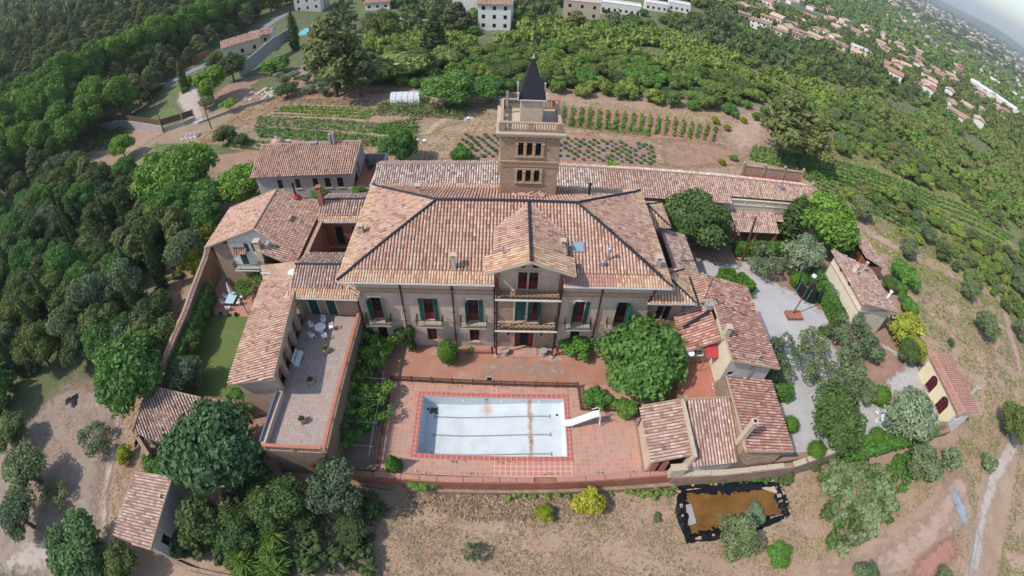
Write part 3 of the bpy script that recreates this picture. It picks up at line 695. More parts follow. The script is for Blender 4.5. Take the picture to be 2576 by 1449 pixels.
M['reddirt']=groundmat('red soil',[(.3,(.36,.17,.12)),(.6,(.43,.22,.16)),(.8,(.42,.27,.2))],.5,4,soft=True)
M['gravel']=groundmat('pale gravel',[(.3,(.40,.375,.36)),(.6,(.50,.48,.465)),(.8,(.53,.50,.48))],.25,9,((.36,.27,.22),.12,.55),rough=.95)
M['gravel_s']=groundmat('gravel over soil',[(.3,(.40,.375,.36)),(.6,(.48,.46,.445)),(.8,(.53,.50,.48))],.25,9,soft=True)
M['track']=groundmat('pale track',[(.3,(.42,.33,.27)),(.6,(.50,.41,.34)),(.8,(.54,.46,.39))],.5,6,soft=True)
M['trackred']=groundmat('pink track',[(.3,(.38,.25,.18)),(.6,(.46,.32,.24)),(.8,(.50,.37,.28))],.5,6,soft=True)
M['clearing']=groundmat('bare mauve soil',[(.3,(.25,.18,.135)),(.55,(.33,.245,.19)),(.75,(.39,.30,.24))],.3,5,((.40,.31,.19),.35,.58),soft=True)
M['greytrack']=groundmat('grey path',[(.3,(.33,.31,.30)),(.6,(.42,.40,.39)),(.8,(.46,.44,.42))],.5,6,soft=True)
M['asphalt']=groundmat('worn asphalt',[(.3,(.20,.20,.22)),(.6,(.27,.27,.29)),(.8,(.31,.31,.32))],.3,5,soft=True)
M['lawn']=groundmat('lawn',[(.3,(.085,.13,.03)),(.55,(.13,.17,.045)),(.75,(.19,.20,.07))],.35,12,rough=.95)
M['straw']=groundmat('dry straw',[(.3,(.36,.27,.16)),(.6,(.47,.37,.23)),(.8,(.52,.42,.28))],.6,8,soft=True)
M['greens']=groundmat('weedy ground',[(.3,(.10,.14,.045)),(.6,(.15,.19,.065)),(.8,(.28,.24,.13))],.5,8,soft=True)
M['veg_soil']=groundmat('garden soil',[(.3,(.32,.20,.14)),(.6,(.39,.265,.19)),(.8,(.43,.30,.22))],.7,6,((.16,.2,.07),.5,.58),soft=True)
M['bluegrey']=groundmat('ash grey mud',[(.3,(.27,.29,.32)),(.7,(.36,.38,.41))],.6,5,soft=True)
def pavmat(name,c1,c2,mortar,sz,scale=.6,dirty=.4,ms=.035):
    k=NT(name); o=k.pos(); bt=k.n('ShaderNodeTexBrick'); k.l(o,bt.inputs['Vector']); bt.offset=0; bt.inputs['Scale'].default_value=1
    bt.inputs['Brick Width'].default_value=sz; bt.inputs['Row Height'].default_value=sz; bt.inputs['Mortar Size'].default_value=ms
    bt.inputs['Color1'].default_value=(*c1,1); bt.inputs['Color2'].default_value=(*c2,1); bt.inputs['Mortar'].default_value=(*mortar,1)
    c=bt.outputs['Color']; c=k.mix(k.mapr(k.noise(scale,o,7,.75,.4),.42,.66,0,dirty),c,(.38,.265,.205)); c=k.mix(k.mapr(k.noise(5,o,4,.8),.5,.75,0,.4),c,tuple(x*.6 for x in c1))
    k.col(c).rough(.85); return k.m
M['deck']=pavmat('worn terracotta paving',(.52,.24,.165),(.36,.185,.13),(.44,.30,.235),.46,.6,.9,.03)
M['deck_new']=pavmat('pink terracotta paving',(.50,.20,.15),(.47,.18,.135),(.56,.40,.34),.5,.9,.25,.04)
M['coping']=pavmat('pool coping tile',(.42,.115,.085),(.38,.10,.08),(.52,.30,.25),.5,.9,.15,.03)
M['cobble']=pavmat('terrace stone paving',(.40,.32,.28),(.30,.235,.20),(.27,.21,.18),.34,.5,.7,.03)
M['redpatio']=groundmat('red patio tiles',[(.3,(.42,.15,.095)),(.6,(.48,.19,.13)),(.8,(.46,.25,.19))],.5,5)
M['pinkpatio']=groundmat('pink patio tiles',[(.3,(.40,.19,.14)),(.6,(.46,.24,.18)),(.8,(.46,.30,.23))],.5,5)
POOL=(-8.28,5.72,20.0,26.4)
slab_hole('estate_ground',-38,56,18,58,-.06,[POOL],groundmat('estate soil',[(.3,(.28,.17,.12)),(.6,(.35,.23,.165)),(.8,(.40,.29,.22))],.4,6,((.13,.15,.06),.35,.56)),.5)
slab_hole('pool_deck',-11.6,12.7,17.9,28.05,0,[POOL],M['deck'],.3)
slab_hole('pool_coping',POOL[0]-.5,POOL[1]+.5,POOL[2]-.5,POOL[3]+.5,.035,[POOL],M['coping'],.06)
sheet('deck_paving',[(-1.2,17.95),(6.2,17.95),(6.2,19.45),(-1.2,19.45)],.006,M['deck_new'],.02)
sheet('deck_paving',[(-1.6,26.95),(-.8,26.95),(-.8,28),(-1.6,28)],.006,M['deck_new'],.02)
sheet('courtyard',[(-12,28.06),(17.4,28.06),(17.4,33.2),(-15.4,33.2),(-15.4,31)],-.005,M['red_soil'],.1)
sheet('garden_bed',[(-15.2,17.9),(-11.62,17.9),(-11.62,28.05),(-12.02,28.1),(-15.2,31)],-.01,groundmat('garden bed',[(.3,(.15,.10,.07)),(.6,(.24,.17,.12)),(.8,(.34,.27,.2))],.8,5,((.10,.13,.05),.9,.58)),.1)
sheet('patio',[(17.8,26.3),(23,26.3),(23,31),(17.8,31)],0,M['redpatio'],.1)
sheet('gravel_yard',[(27.2,18.6),(55.5,19.6),(55,29),(49,34),(45.6,38.5),(44.5,52),(31,52.4),(22.5,51),(21.5,42),(22,37.4),(27,37)],-.01,M['gravel'],.1)
sheet('lawn',[(-37.3,23.5),(-26,22.4),(-25.6,28),(-28,36),(-37.9,36)],-.005,M['lawn'],.1)
sheet('garden_patio',[(-38.4,36),(-28,36),(-28,41.2),(-38.6,41.2)],.0,M['pinkpatio'],.1)
sheet('wash_yard',[(-27.2,16.4),(-21.3,16.4),(-21.3,22.2),(-27.2,22.2)],-.15,pavmat('broken yard paving',(.42,.27,.19),(.34,.22,.16),(.28,.2,.14),.55,.5,.6),.15)
# patches of the grounds outside
def PA(name,pts,mat,soft=1.5,dz=.05,**k): return patch(name,A(*pts),M[mat],dz,soft,**k)
PA('field_soil',[(610,300),(720,252),(960,262),(1190,262),(1190,300),(1060,345),(930,372),(640,345)],'veg_soil',1)
PA('field_soil',[(1150,335),(1260,325),(1420,332),(1640,362),(1655,425),(1400,415),(1250,412),(1120,402)],'reddirt',.8,.06)
PA('field_soil',[(1405,268),(1600,278),(1820,322),(1812,358),(1640,352),(1400,318)],'reddirt',.8,.07)
PA('field_soil',[(130,352),(350,312),(420,330),(330,385),(160,388)],'veg_soil',1)
PA('field_soil',[(500,395),(665,372),(660,415),(545,445),(490,415)],'soil',1,.08)
PA('field_soil',[(1655,345),(1800,358),(1900,392),(1870,420),(1720,430),(1660,420)],'soil',2)
PA('field_soil',[(720,235),(1000,228),(1000,258),(700,258)],'soil',2,.03)
PA('weedy_ground',[(330,280),(440,255),(490,290),(420,325),(330,305)],'greens',2,.06)
PA('weedy_ground',[(380,360),(560,362),(640,385),(500,400),(380,400)],'greens',2,.06)
PA('hill_clearing',[(1840,280),(1960,250),(1940,385),(1850,400),(1790,330)],'trackred',4,.06)
PA('hill_clearing',[(1880,165),(2020,235),(2060,262),(1980,240),(1860,190)],'soil',4,.06)
0 and PA('hill_clearing',[(2180,560),(2330,600),(2560,700),(2540,760),(2400,900),(2480,1100),(2400,1150),(2330,1010),(2280,880),(2180,700)],'straw',5,.05)
def RB(name,pts,w_,mat,soft=.8,dz=.08): return ribbon(name,[tuple(at(*p)[:2]) for p in pts],w_,M[mat],dz,soft)
RB('dirt_track',[(2150,560),(2230,610),(2330,660),(2450,712),(2520,760),(2540,840),(2570,960)],[4.5,4.2,4.5,5.5,6,4,3.4],'trackred',1.3)
RB('road',[(2576,1030),(2555,1110),(2500,1200),(2470,1300),(2450,1449)],[3.4,3.6,3.2,2.6,2.4],'track',1.0)
RB('road',[(2460,1330),(2450,1390),(2440,1449)],1.2,'greytrack',.5,.1)
PA('dirt_track',[(2385,1175),(2440,1190),(2450,1250),(2400,1330),(2330,1460),(2020,1475),(2060,1415),(2180,1385),(2270,1330),(2340,1270)],'trackred',2.2,.045)
PA('mud_patch',[(2395,1215),(2412,1245),(2432,1280),(2440,1340),(2412,1310),(2392,1260)],'bluegrey',.5,.1)
PA('dirt_track',[(2300,1390),(2400,1330),(2420,1400),(2360,1470),(2280,1470)],'reddirt',1.5,.09)
RB('footpath',[(240,1440),(265,1340),(262,1250),(285,1150),(300,1040),(260,975)],[.9,1,1,1.2,1,1],'track',.5)
PA('clearing',[(-60,1470),(240,1449),(262,1300),(290,1100),(330,1000),(300,940),(180,940),(60,1040),(-60,1100)],'clearing',3,.03)
PA('clearing',[(-30,1449),(60,1340),(170,1320),(200,1400),(150,1460)],'track',2,.07)
PA('straw_bank',[(310,1250),(330,1200),(345,1240),(300,1350),(262,1420),(262,1340)],'straw',.8,.09)
RB('forest_path',[(425,850),(440,760),(455,700),(450,640)],[2.4,2.4,2,2],'soil')
PA('driveway',[(450,225),(500,215),(525,310),(485,320),(440,260)],'track',1.5,.08)
PA('driveway',[(560,215),(640,190),(700,180),(640,215),(680,250),(560,265),(520,250)],'soil',2,.07)
RB('road',[(300,240),(420,215),(455,190),(520,165),(600,110),(680,60),(735,30)],[5,6,8,6,5,5,5],'asphalt',1.2,.1)
RB('dirt_track',[(530,345),(640,300),(760,232),(860,228),(960,236)],[2,2,2,2,2],'soil',1,.1)
RB('dirt_track',[(1060,345),(1110,305),(1180,285),(1240,262)],[3,4,3,2],'straw',1.5,.1)
PA('yard_soil',[(1650,700),(1700,620),(1850,600),(1900,640),(1870,680),(1760,665)],'soil',1.5,.33,z=-.3)
PA('yard_soil',[(1900,640),(2060,655),(2110,760),(2080,800),(2000,745),(1900,700)],'soil',1.2,.33,z=-.3)
PA('yard_soil',[(2060,820),(2200,850),(2290,930),(2200,1000),(2120,960)],'soil',1.5,.33,z=-.3)
patch('courtyard_wear',[(-3,29),(7,28.8),(6.5,31.2),(-2,31.3)],groundmat('pale trodden court',[(.3,(.42,.28,.22)),(.7,(.48,.39,.33))],.6,6,soft=True),.0,2.2,step=.25,z=0.0)
# dry grass tufts over the slope and meadow: nobody could count them
def tufts(name,poly,n,size,mat,seed,label,hz=None,ex=()):
    rg=np.random.default_rng(seed); P=np.array(poly); lo,hi=P.min(0),P.max(0); X=rg.uniform(lo[0],hi[0],n*3); Y=rg.uniform(lo[1],hi[1],n*3)
    ok=sdist(poly,X,Y)>0
    for e in ex: ok&=sdist(e,X,Y)<0
    den=np.sin(X*.9+np.sin(Y*.7)*2)+np.sin(Y*1.3+X*.31)+rg.normal(size=len(X))*.8; ok&=den>-.6
    X=X[ok][:n];Y=Y[ok][:n]; Z=T(X,Y) if hz is None else np.full(len(X),hz); n=len(X)
    V=[];F=[];R=[]
    for k in range(3):
        a=rg.random(n)*6.28; s=size*(.5+rg.random(n)); lx,ly=np.cos(a)*s,np.sin(a)*s; ox,oy=rg.normal(size=n)*size*.4,rg.normal(size=n)*size*.4; tilt=rg.normal(size=(2,n))*size*.8
        q=np.stack([np.stack([X+ox-lx*.4,Y+oy-ly*.4,Z],1),np.stack([X+ox+lx*.4,Y+oy+ly*.4,Z],1),np.stack([X+ox+lx*.15+tilt[0],Y+oy+ly*.15+tilt[1],Z+s*.4],1),np.stack([X+ox-lx*.15+tilt[0],Y+oy-ly*.15+tilt[1],Z+s*.42],1)],1).reshape(-1,3)
        V.append(q); F.append(np.arange(n*4).reshape(n,4)+k*n*4); R.append(rg.random(n))
    me=npmesh(name,np.concatenate(V),np.concatenate(F),np.concatenate(R),M[mat]); o=link(name,me); return tag(o,label,None,None,'stuff')
PONDP=[(16.2,11.4),(28.6,11.9),(28,17),(16.4,17.2)]
PATHS=[A((2420,1200),(2330,1260),(2240,1320),(2100,1380),(1980,1470),(2200,1480),(2300,1400),(2450,1300)),A((2576,1000),(2530,1100),(2470,1200),(2420,1470),(2500,1470),(2560,1150))]
tufts('dry_grass',[(-14,2),(60,-8),(62,17),(30,16.5),(-13.5,16.5)],34000,.14,'l_dry',3,'dry straw coloured grass on the slope below the pool wall',ex=[PONDP]+PATHS)
tufts('dry_grass',[(58,-5),(110,-5),(110,70),(62,50),(60,20)],22000,.17,'l_dry',4,'dry grass on the slope beyond the yellow cottage',ex=PATHS)
tufts('green_grass',[(50,-8),(110,-8),(110,70),(62,50),(60,20)],14000,.24,'l_scrub',5,'green weeds among the dry grass on the slope',ex=PATHS)
tufts('green_grass',[(-14,2),(60,-8),(62,17),(30,16.5),(-13.5,16.5)],1800,.18,'l_scrub',6,'green weeds on the slope below the pool wall',ex=[PONDP]+PATHS)
tufts('dry_grass',[(-60,-6),(-36,-6),(-36,5),(-36.5,12),(-40,24),(-56,24)],5000,.15,'l_dry',7,'dry grass beside the footpath at the estate corner',ex=[A((-40,1480),(120,1200),(250,1100),(250,1449))])
tufts('dry_grass',[(-50,70),(-8,98),(60,100),(70,70),(60,60),(-18,60),(-20,70)],9000,.2,'l_dry',8,'dry grass between the vegetable plots')
tufts('tall_dry_grass',[(-9,14.5),(9,14.6),(9,16.7),(-9,16.7)],1800,.34,'l_dry',12,'tall dry grass along the foot of the retaining wall')
tufts('dry_grass',[tuple(at(*p)[:2]) for p in ((640,262),(740,228),(860,222),(960,232),(940,245),(760,245),(640,300),(560,345),(520,372),(500,350))],3500,.28,'l_dry',13,'dry straw grass along the edges of the upper plots')
PA('olive_grove_soil',[(700,200),(760,160),(860,180),(860,235),(760,232),(690,250)],'soil',2,.05)
PA('terraced_field',[(960,95),(1050,50),(1085,55),(1010,115),(950,125)],'soil',2,.06)
RB('road',[(860,52),(950,48),(1060,46),(1085,60),(1020,100),(960,130)],3,'track',.8,.12)
tufts('green_grass',[(52,62),(66,48),(84,44),(108,34),(150,60),(125,104),(64,94)],14000,.34,'l_scrub',14,'rough green grass on the right slope between the vineyard rows')
tufts('dry_grass',[(52,62),(66,48),(84,44),(108,34),(150,60),(125,104),(64,94)],7000,.3,'l_dry',15,'dry grass on the right slope between the vineyard rows')
tufts('green_grass',[(-62,84),(-50,98),(44,98),(46,82),(26,71),(-20,71)],6000,.2,'l_scrub',16,'weeds in the paths of the vegetable plots',ex=())
# ================================================================ THE VILLA
V=thing('villa','large villa with wide hipped tile roof, green shutters and a gabled entrance bay','house',(0,33,0))
sS=Fr(-14.9,32.9,14.1,32.9); U=lambda x:x+14.9
bays=[-13.15,-7.85,-3.4,7.05,11.35]; doors=[(U(b-.5),U(b+.5),4.15,7.3) for b in bays]
gw=[(U(b-.5),U(b+.5),.9,2.8) for b in bays]
pd=[(U(.8),U(2.75),.12,3.2),(U(.72),U(1.72),4.35,7.25),(U(1.95),U(2.95),4.35,7.25)]; pa=[(U(.85),U(1.68),8.8,11.1),(U(1.86),U(2.7),8.8,11.1)]
w_=MB(); wall(w_,sS,0,U(-1.1),0,10.25,[h for h in doors+gw if h[1]<U(-1.1)],0); wall(w_,sS,U(4.85),29,0,10.25,[h for h in doors+gw if h[0]>U(4.85)],0)
wall(w_,sS,U(-1.1),U(4.85),8.55,12.3,pa,0); w_.face([sS.p(U(-1.1),12.3),sS.p(U(4.85),12.3),sS.p(U(4.85),12.72),sS.p(U(1.8),13.88),sS.p(U(-1.1),12.72)],0)
for f in rects(-14.9,14.1,32.9,46.9)[1:]: wall(w_,f,0,f.L,0,10.25,[],0)
for x,s in ((-1.1,1),(4.85,0)):
    q=[(x,32.9,10.2),(x,38.4,10.2),(x,38.4,12.7),(x,32.9,12.7)]; w_.face(q if not s else q[::-1],0)
w_.build('wall',M['plaster'],V)
b_=MB(); wall(b_,sS,U(-1.1),U(4.85),0,8.55,pd,0); b_.build('entrance_bay_wall',M['brick'],V)
p_=MB()
for x in (-1.1,4.85): p_.box(x-.16,x+.16,32.72,32.94,8.75,12.5)
p_.box(14.0,14.14,32.8,32.95,0,10); build_each(p_,'corner_pilaster',M['brick_red'],V)
c_=MB()
for a,b in ((-14.9,-1.27),(5.02,14.1)):
    sS.box(c_,U(a),U(b),8.45,8.62,0,.12); sS.box(c_,U(a),U(b),7.98,8.06,0,.06); u=U(a)+.1
    while u<U(b)-.2: sS.box(c_,u,u+.13,8.06,8.45,0,.09); u+=.3
    sS.box(c_,U(a),U(b),3.98,4.08,0,.05)
sS.box(c_,U(-1.0),U(4.7),8.42,8.54,0,.1); c_.build('corbel_band',M['terralight'],V)
sk=['AB','LR','AR','AR','AB']; 
for i,h in enumerate(doors): win(V,sS,h,'red',shut=sk[i],surround='white' if i in(0,2,3) else 'trim',bars=(2,4),name='balcony_door',panel=.3)
for i,h in enumerate(gw):
    if i in (1,2,4): win(V,sS,h,'red',surround='terralight' if i!=1 else None,bars=(2,3))
win(V,sS,pd[1],'red',shut='C',bars=(2,4),name='balcony_door'); win(V,sS,pd[2],'red',shut='lB',bars=(2,4),name='balcony_door',panel=.3)
col_=MB(); sS.box(col_,U(1.74),U(1.93),4.35,7.3,-.1,.14); sS.box(col_,U(1.68),U(1.99),5.0,5.25,-.1,.2); sS.box(col_,U(.5),U(.7),4.35,7.3,0,.08); sS.box(col_,U(1.72),U(1.82),8.8,11.1,-.05,.1); sS.box(col_,U(.6),U(2.95),11.1,11.28,0,.07); sS.box(col_,U(.62),U(.83),8.8,11.1,0,.05); sS.box(col_,U(2.72),U(2.95),8.8,11.1,0,.05); build_each(col_,'stone_mullion',M['trim'],V)
for h in pa: win(V,sS,h,'red',bars=(2,4),name='attic_door',panel=.35)
rw=MB()
for x in (1.2,2.4): 
    f=[sS.p(U(x)+.34*math.cos(t*.524),11.95+.34*math.sin(t*.524),.012) for t in range(12)]; rw.face(f)
    o=rw.build('round_window',M['dark'],V); rw=MB()
    r2=MB(); r2.tube([sS.p(U(x)+.38*math.cos(t*.524),11.95+.38*math.sin(t*.524),.02) for t in range(13)],.05,6,cap=False); r2.build('surround',M['trim'],o)
d_=MB(); sS.box(d_,U(.8),U(1.36),.14,3.18,-.2,-.12); sS.box(d_,U(2.2),U(2.75),.14,3.18,-.2,-.12)
for z in (.5,1.3,2.1): sS.box(d_,U(.88),U(1.28),z,z+.6,-.12,-.1); sS.box(d_,U(2.28),U(2.67),z,z+.6,-.12,-.1)
o=d_.build('entrance_door',M['red'],V); h_=MB(); sS.box(h_,U(.8),U(2.75),.12,3.2,-.24,-.205); h_.build('hall_shade_panel',M['dark'],o)  # near-black panel behind the door leaves, shade of the hall as colour
t_=MB(); sS.box(t_,U(.62),U(.8),0,3.3,0,.1); sS.box(t_,U(2.75),U(2.93),0,3.3,0,.1); build_each(t_,'door_jamb',M['terralight'],V)
st=MB(); st.box(-1.1,4.8,31.55,32.9,-.1,.1); st.box(.3,3.2,31.75,32.9,.1,.2); st.build('entrance_step',M['deck'],V)
for b in bays:
    s=MB(); s.box(b-1.35,b+1.35,31.98,32.9,3.92,4.07)
    for q in (-.9,.9): s.box(b+q-.1,b+q+.1,32.3,32.9,3.72,3.92)
    o=s.build('balcony',M['trim'],V); r=MB(); railing(r,[(b-1.3,32.88),(b-1.3,32.02),(b+1.3,32.02),(b+1.3,32.88)],4.07,1.0,.15,.014); r.build('railing',M['iron'],o)
def ornate(mb,x0,x1,y,z0,h):
    fr=Fr(x0,y,x1,y); fr.box(mb,0,fr.L,z0+h-.05,z0+h,-.03,.03); fr.box(mb,0,fr.L,z0+.04,z0+.09,-.02,.02); n=round(fr.L/.48)
    for i in range(n+1): u=fr.L*i/n; fr.box(mb,u-.025,u+.025,z0,z0+h,-.022,.022)
    for i in range(n):
        u0=fr.L*i/n;u1=fr.L*(i+1)/n; c=(u0+u1)/2
        mb.tube([fr.p(u0,z0+.1),fr.p(u1,z0+h-.06)],.018,4); mb.tube([fr.p(u1,z0+.1),fr.p(u0,z0+h-.06)],.018,4)
        mb.tube([fr.p(c+.13*math.cos(t*.785),z0+h/2+.13*math.sin(t*.785)) for t in range(9)],.025,4,cap=False)
for z in (4.12,8.58):
    s=MB(); s.box(-1.2,4.85,31.6,32.9,z,z+.2); s.box(-1.26,4.91,31.52,31.6,z+.02,z+.16,1); o=s.build('balcony',[M['terralight'],M['gutter']],V)
    r=MB(); ornate(r,-1.1,4.75,31.68,z+.2,.95); ornate(r,-1.1,-1.09+.4,31.7,z+.2,.95)
    railing(r,[(-1.1,31.7),(-1.1,32.88)],z+.2,.95); railing(r,[(4.75,31.7),(4.75,32.88)],z+.2,.95); r.build('railing',M['iron'],o)
for x in (-1.1,4.75):
    p=MB(); p.tube([(x,31.68,.25),(x,31.68,8.6)],.085,8); p.lathe((x,31.68,0),[(.3,0),(.28,.16),(.15,.25)],8,1); p.tube([(x,31.68,8.75),(x,31.68,9.8)],.06,6)
    for z in (3.95,8.4): p.lathe((x,31.68,z),[(.09,-.25),(.17,0),(.17,.14)],8)
    p.build('balcony_post',[M['iron'],M['terralight']],V)
for x in (-10.35,-5.35,-1.32,5.05,8.95):
    p=MB(); p.tube([(x,32.2,10.3),(x,32.7,9.7),(x,32.78,9.2),(x,32.78,0)],.075,6); [p.box(x-.1,x+.1,32.68,32.9,z,z+.06) for z in (2,5.5,8.8)]; p.build('down_pipe',M['gutterd'],V)
for x in (.1,3.5):
    l=MB(); l.lathe((x,32.55,2.55),[(.03,-.05),(.11,0),(.15,.28),(.05,.36)],6); l.box(x-.02,x+.02,32.55,32.9,2.9,2.94); l.build('wall_lantern',M['iron'],V)
# roof of the villa
ZE,ZI,ZR=10.54,10.98,13.93
E4=[(-16.1,31.8),(15.34,31.8),(15.34,47.95),(-16.1,47.95)]; I4=[(-14.75,33.1),(13.95,33.1),(13.95,46.65),(-14.75,46.65)]; RA,RB_=(-7.24,39.9,ZR),(6.58,39.9,ZR)
r=MB(); I3=[(*p,ZI) for p in I4]; tiles(r,[I3[0],I3[1],RB_,RA]); tiles(r,[I3[2],I3[3],RA,RB_]); tiles(r,[I3[3],I3[0],RA]); tiles(r,[I3[1],I3[2],RB_]); RF=r.build('roof',[M['tile_main'],M['tan']],V)
r=MB(); zs=ZI-.06
tiles(r,[(-16.1,31.8,ZE),(-1.3,31.8,ZE),(-1.3,33.1,zs),(-14.75,33.1,zs)],h=.45,sp=.26,ln=.42); tiles(r,[(9.9,31.8,ZE),(15.34,31.8,ZE),(13.95,33.1,zs),(9.9,33.1,zs)],h=.45,sp=.26,ln=.42)
tiles(r,[(15.34,31.8,ZE),(15.34,47.95,ZE),(13.95,46.65,zs),(13.95,33.1,zs)],h=.45); tiles(r,[(15.34,47.95,ZE),(-16.1,47.95,ZE),(-14.75,46.65,zs),(13.95,46.65,zs)],h=.45); tiles(r,[(-16.1,47.95,ZE),(-16.1,31.8,ZE),(-14.75,33.1,zs),(-14.75,46.65,zs)],h=.45)
r.build('eave_roof',[M['tile_eave'],M['tan']],V)
r=MB(); tiles(r,[(4.95,31.8,ZE),(9.9,31.8,ZE),(9.9,33.1,zs),(4.95,33.1,zs)],h=.45,sp=.26,ln=.42); tag(r.build('eave_roof',[M['tile_new'],M['tan']],V),'newer red tiles on the front eave')
r=MB()
for i,e in ((0,RA),(1,RB_),(2,RB_),(3,RA)): ridge(r,(*E4[i],ZE+.12),(*I4[i],ZI+.1),.13); ridge(r,(*I4[i],ZI+.14),(e[0],e[1],ZR+.12),.15)
ridge(r,(RA[0],39.9,ZR+.12),(RB_[0],39.9,ZR+.12),.16); r.build('ridge_cap',M['ridge_dark'],RF)
# birds-like finials of broken mortar along the east hip
r=MB(); rg_=random.Random(2)
for t in np.linspace(.15,1,34):
    p=Vector((*E4[1],ZE)).lerp(Vector(RB_),float(t)*.8); r.box(p.x-.05,p.x+.05,p.y-.05,p.y+.05,p.z+.2,p.z+.3+rg_.random()*.15)
tag(r.build('hip_ornament',M['iron'],RF),None,None,None,'stuff')
gs=.385; gz=lambda x:ZR-.02-gs*abs(1.8-x)
r=MB()
for s,xe,xh in ((1,-1.4,-2.1),(-1,5.05,5.75)):
    yv=33.1+(gz(xe)-ZI)/.4338
    q=[(xe,33.5,gz(xe)),(1.8,33.5,gz(1.8)),(1.8,39.9,gz(1.8)),(xe,yv,gz(xe))]; tiles(r,q)
gr=r.build('gable_roof',[M['tile_main'],M['tan']],V)
r=MB()
for xe in (-2.1,5.75): tiles(r,[(xe,31.2,gz(xe)),(1.8,31.2,gz(1.8)),(1.8,33.5,gz(1.8)+.0),(xe,33.5,gz(xe))],h=.4,sp=.3,ln=.42)
r.build('gable_hood',[M['tile_eave'],M['wood']],gr)
r=MB(); ridge(r,(1.8,31.2,gz(1.8)+.13),(1.8,39.9,gz(1.8)+.15),.14); r.build('ridge_cap',M['ridge_dark'],gr)
r=MB()
for xe in (-2.1,5.75):
    a=Vector((xe,31.15,gz(xe)-.1)); b=Vector((1.8,31.15,gz(1.8)-.1)); r.hexa([a+Vector((0,-.04,-.12)),b+Vector((0,-.04,-.12)),b+Vector((0,.03,-.12)),a+Vector((0,.03,-.12)),a+Vector((0,-.04,.1)),b+Vector((0,-.04,.1)),b+Vector((0,.03,.1)),a+Vector((0,.03,.1))])
r.build('barge_board',M['trim'],gr)
g=MB()
for a,b,c,d in ((-16.2,-1.3,31.66,31.8),(4.95,15.44,31.66,31.8),(-16.24,-16.1,31.66,48.05),(15.34,15.48,31.66,48.05)): g.box(a,b,c,d,ZE-.2,ZE-.04)
for a,b in ((-2.22,-2.1),(5.75,5.87)): g.box(a,b,31.2,33.5,gz(5.75)-.18,gz(5.75)-.03)
build_each(g,'gutter',M['gutter'],V)
s=MB(); s.box(-16.05,-1.3,31.82,32.9,ZE-.3,ZE-.18); s.box(4.95,15.3,31.82,32.9,ZE-.3,ZE-.18); s.box(-16.05,-14.9,32.9,47.9,ZE-.3,ZE-.18); s.box(14.1,15.3,32.9,47.9,ZE-.3,ZE-.18); build_each(s,'soffit',M['wood'],V)
def onroof(px,py,z=12.0,it=12,f=lambda x,y:ZI+(y-33.1)*.4338):
    P=at(px,py,z)
    for _ in range(it): z=f(P.x,P.y); P=at(px,py,z)
    return P
P=onroof(1141,680); chimney(V,P.x,P.y+.2,P.z-.3,P.z+1.5,.42,'trim'); P=onroof(1413,640); chimney(V,P.x,P.y+.1,P.z-.3,P.z+1.4,.42,'trim')
P=onroof(1653,668,f=lambda x,y:ZI+(13.95-x)*.4); chimney(V,P.x,P.y,P.z-.4,P.z+.9,.5,'trim'); P=onroof(910,588,f=lambda x,y:ZI+(x+14.75)*.39); chimney(V,P.x,P.y,P.z-.4,P.z+.9,.55,'trim')
P=at(1051,478,12.2); chimney(V,P.x,P.y,P.z-1.2,P.z+.4,.5,'trim')
P=onroof(1529,655); pipe_(V,P.x,P.y,P.z-.2,P.z+1.3,.13,'metal'); P=onroof(1515,670); pipe_(V,P.x,P.y,P.z-.1,P.z+.45,.15,'metal'); P=at(1266,636,13.1); pipe_(V,P.x,P.y,P.z-.6,P.z+.7,.07,'metal'); P=at(1482,485,12.5); pipe_(V,P.x,P.y,P.z-1.5,P.z+1.0,.12,'iron','stove_pipe')
q=[onroof(*p) for p in ((1438,636),(1470,636),(1469,610),(1440,609))]; s=MB(); n=Vector((0,-.4,.92))
s.hexa([*[p+n*.02 for p in q],*[p+n*.2 for p in q]]); o=s.build('skylight',M['metal'],V); s=MB(); c=sum(q,Vector())/4; qq=[c.lerp(p,.8) for p in q]; s.hexa([*[p+n*.19 for p in qq],*[p+n*.225 for p in qq]]); s.build('pane',plain('sky light glass',(.25,.33,.36),.15,.1),o)
# pavilions at the corners of the villa
def pavilion(x0,x1,y0,y1,label,holesS=(),holesE=(),over=1.0,skin='brick'):
    w=MB(); block(w,x0,x1,y0,y1,0,7.9,{'S':holesS,'E':holesE}); w.build('wing_wall',M[skin],V)
PW=Fr(-21.6,33.05,-15.2,33.05); hW=[(.95,1.95,4.32,6.85),(2.95,3.95,4.32,6.85)]
w=MB(); wall(w,PW,0,6.4,0,7.9,hW); [wall(w,f,0,f.L,0,7.9) for f in rects(-21.6,-14.9,33.05,37.6)[1:2]+rects(-21.6,-14.9,33.05,37.6)[3:]]; w.build('west_wing_wall',M['brick'],V)
for h in hW: win(V,PW,h,'green',shut='C',bars=(2,6),name='louvred_door',surround='trim')
r=MB(); tiles(r,[(-22.1,33.0,8.35),(-16.3,33.0,8.35),(-17.0,35.4,9.25),(-22.0,35.4,9.25)]); tiles(r,[(-15.6,38.3,8.2),(-22.0,38.3,8.2),(-22.0,35.4,9.25),(-15.6,35.4,9.25)]); o=r.build('wing_roof',[M['tile_old'],M['tan']],V)
r=MB(); tiles(r,[(-22.3,31.95,8.0),(-14.65,31.95,8.0),(-15.4,33.0,8.33),(-22.1,33.0,8.33)],h=.45,sp=.26); tiles(r,[(-14.65,31.95,8.0),(-14.65,33.6,8.0),(-16.3,35.2,9.0),(-16.3,33.0,8.35),(-15.4,33,8.33)],h=.45); r.build('eave_roof',[M['tile_eave'],M['tan']],o)
r=MB(); ridge(r,(-22.0,35.4,9.35),(-15.8,35.4,9.35),.13); r.build('ridge_cap',M['ridge_dark'],o)
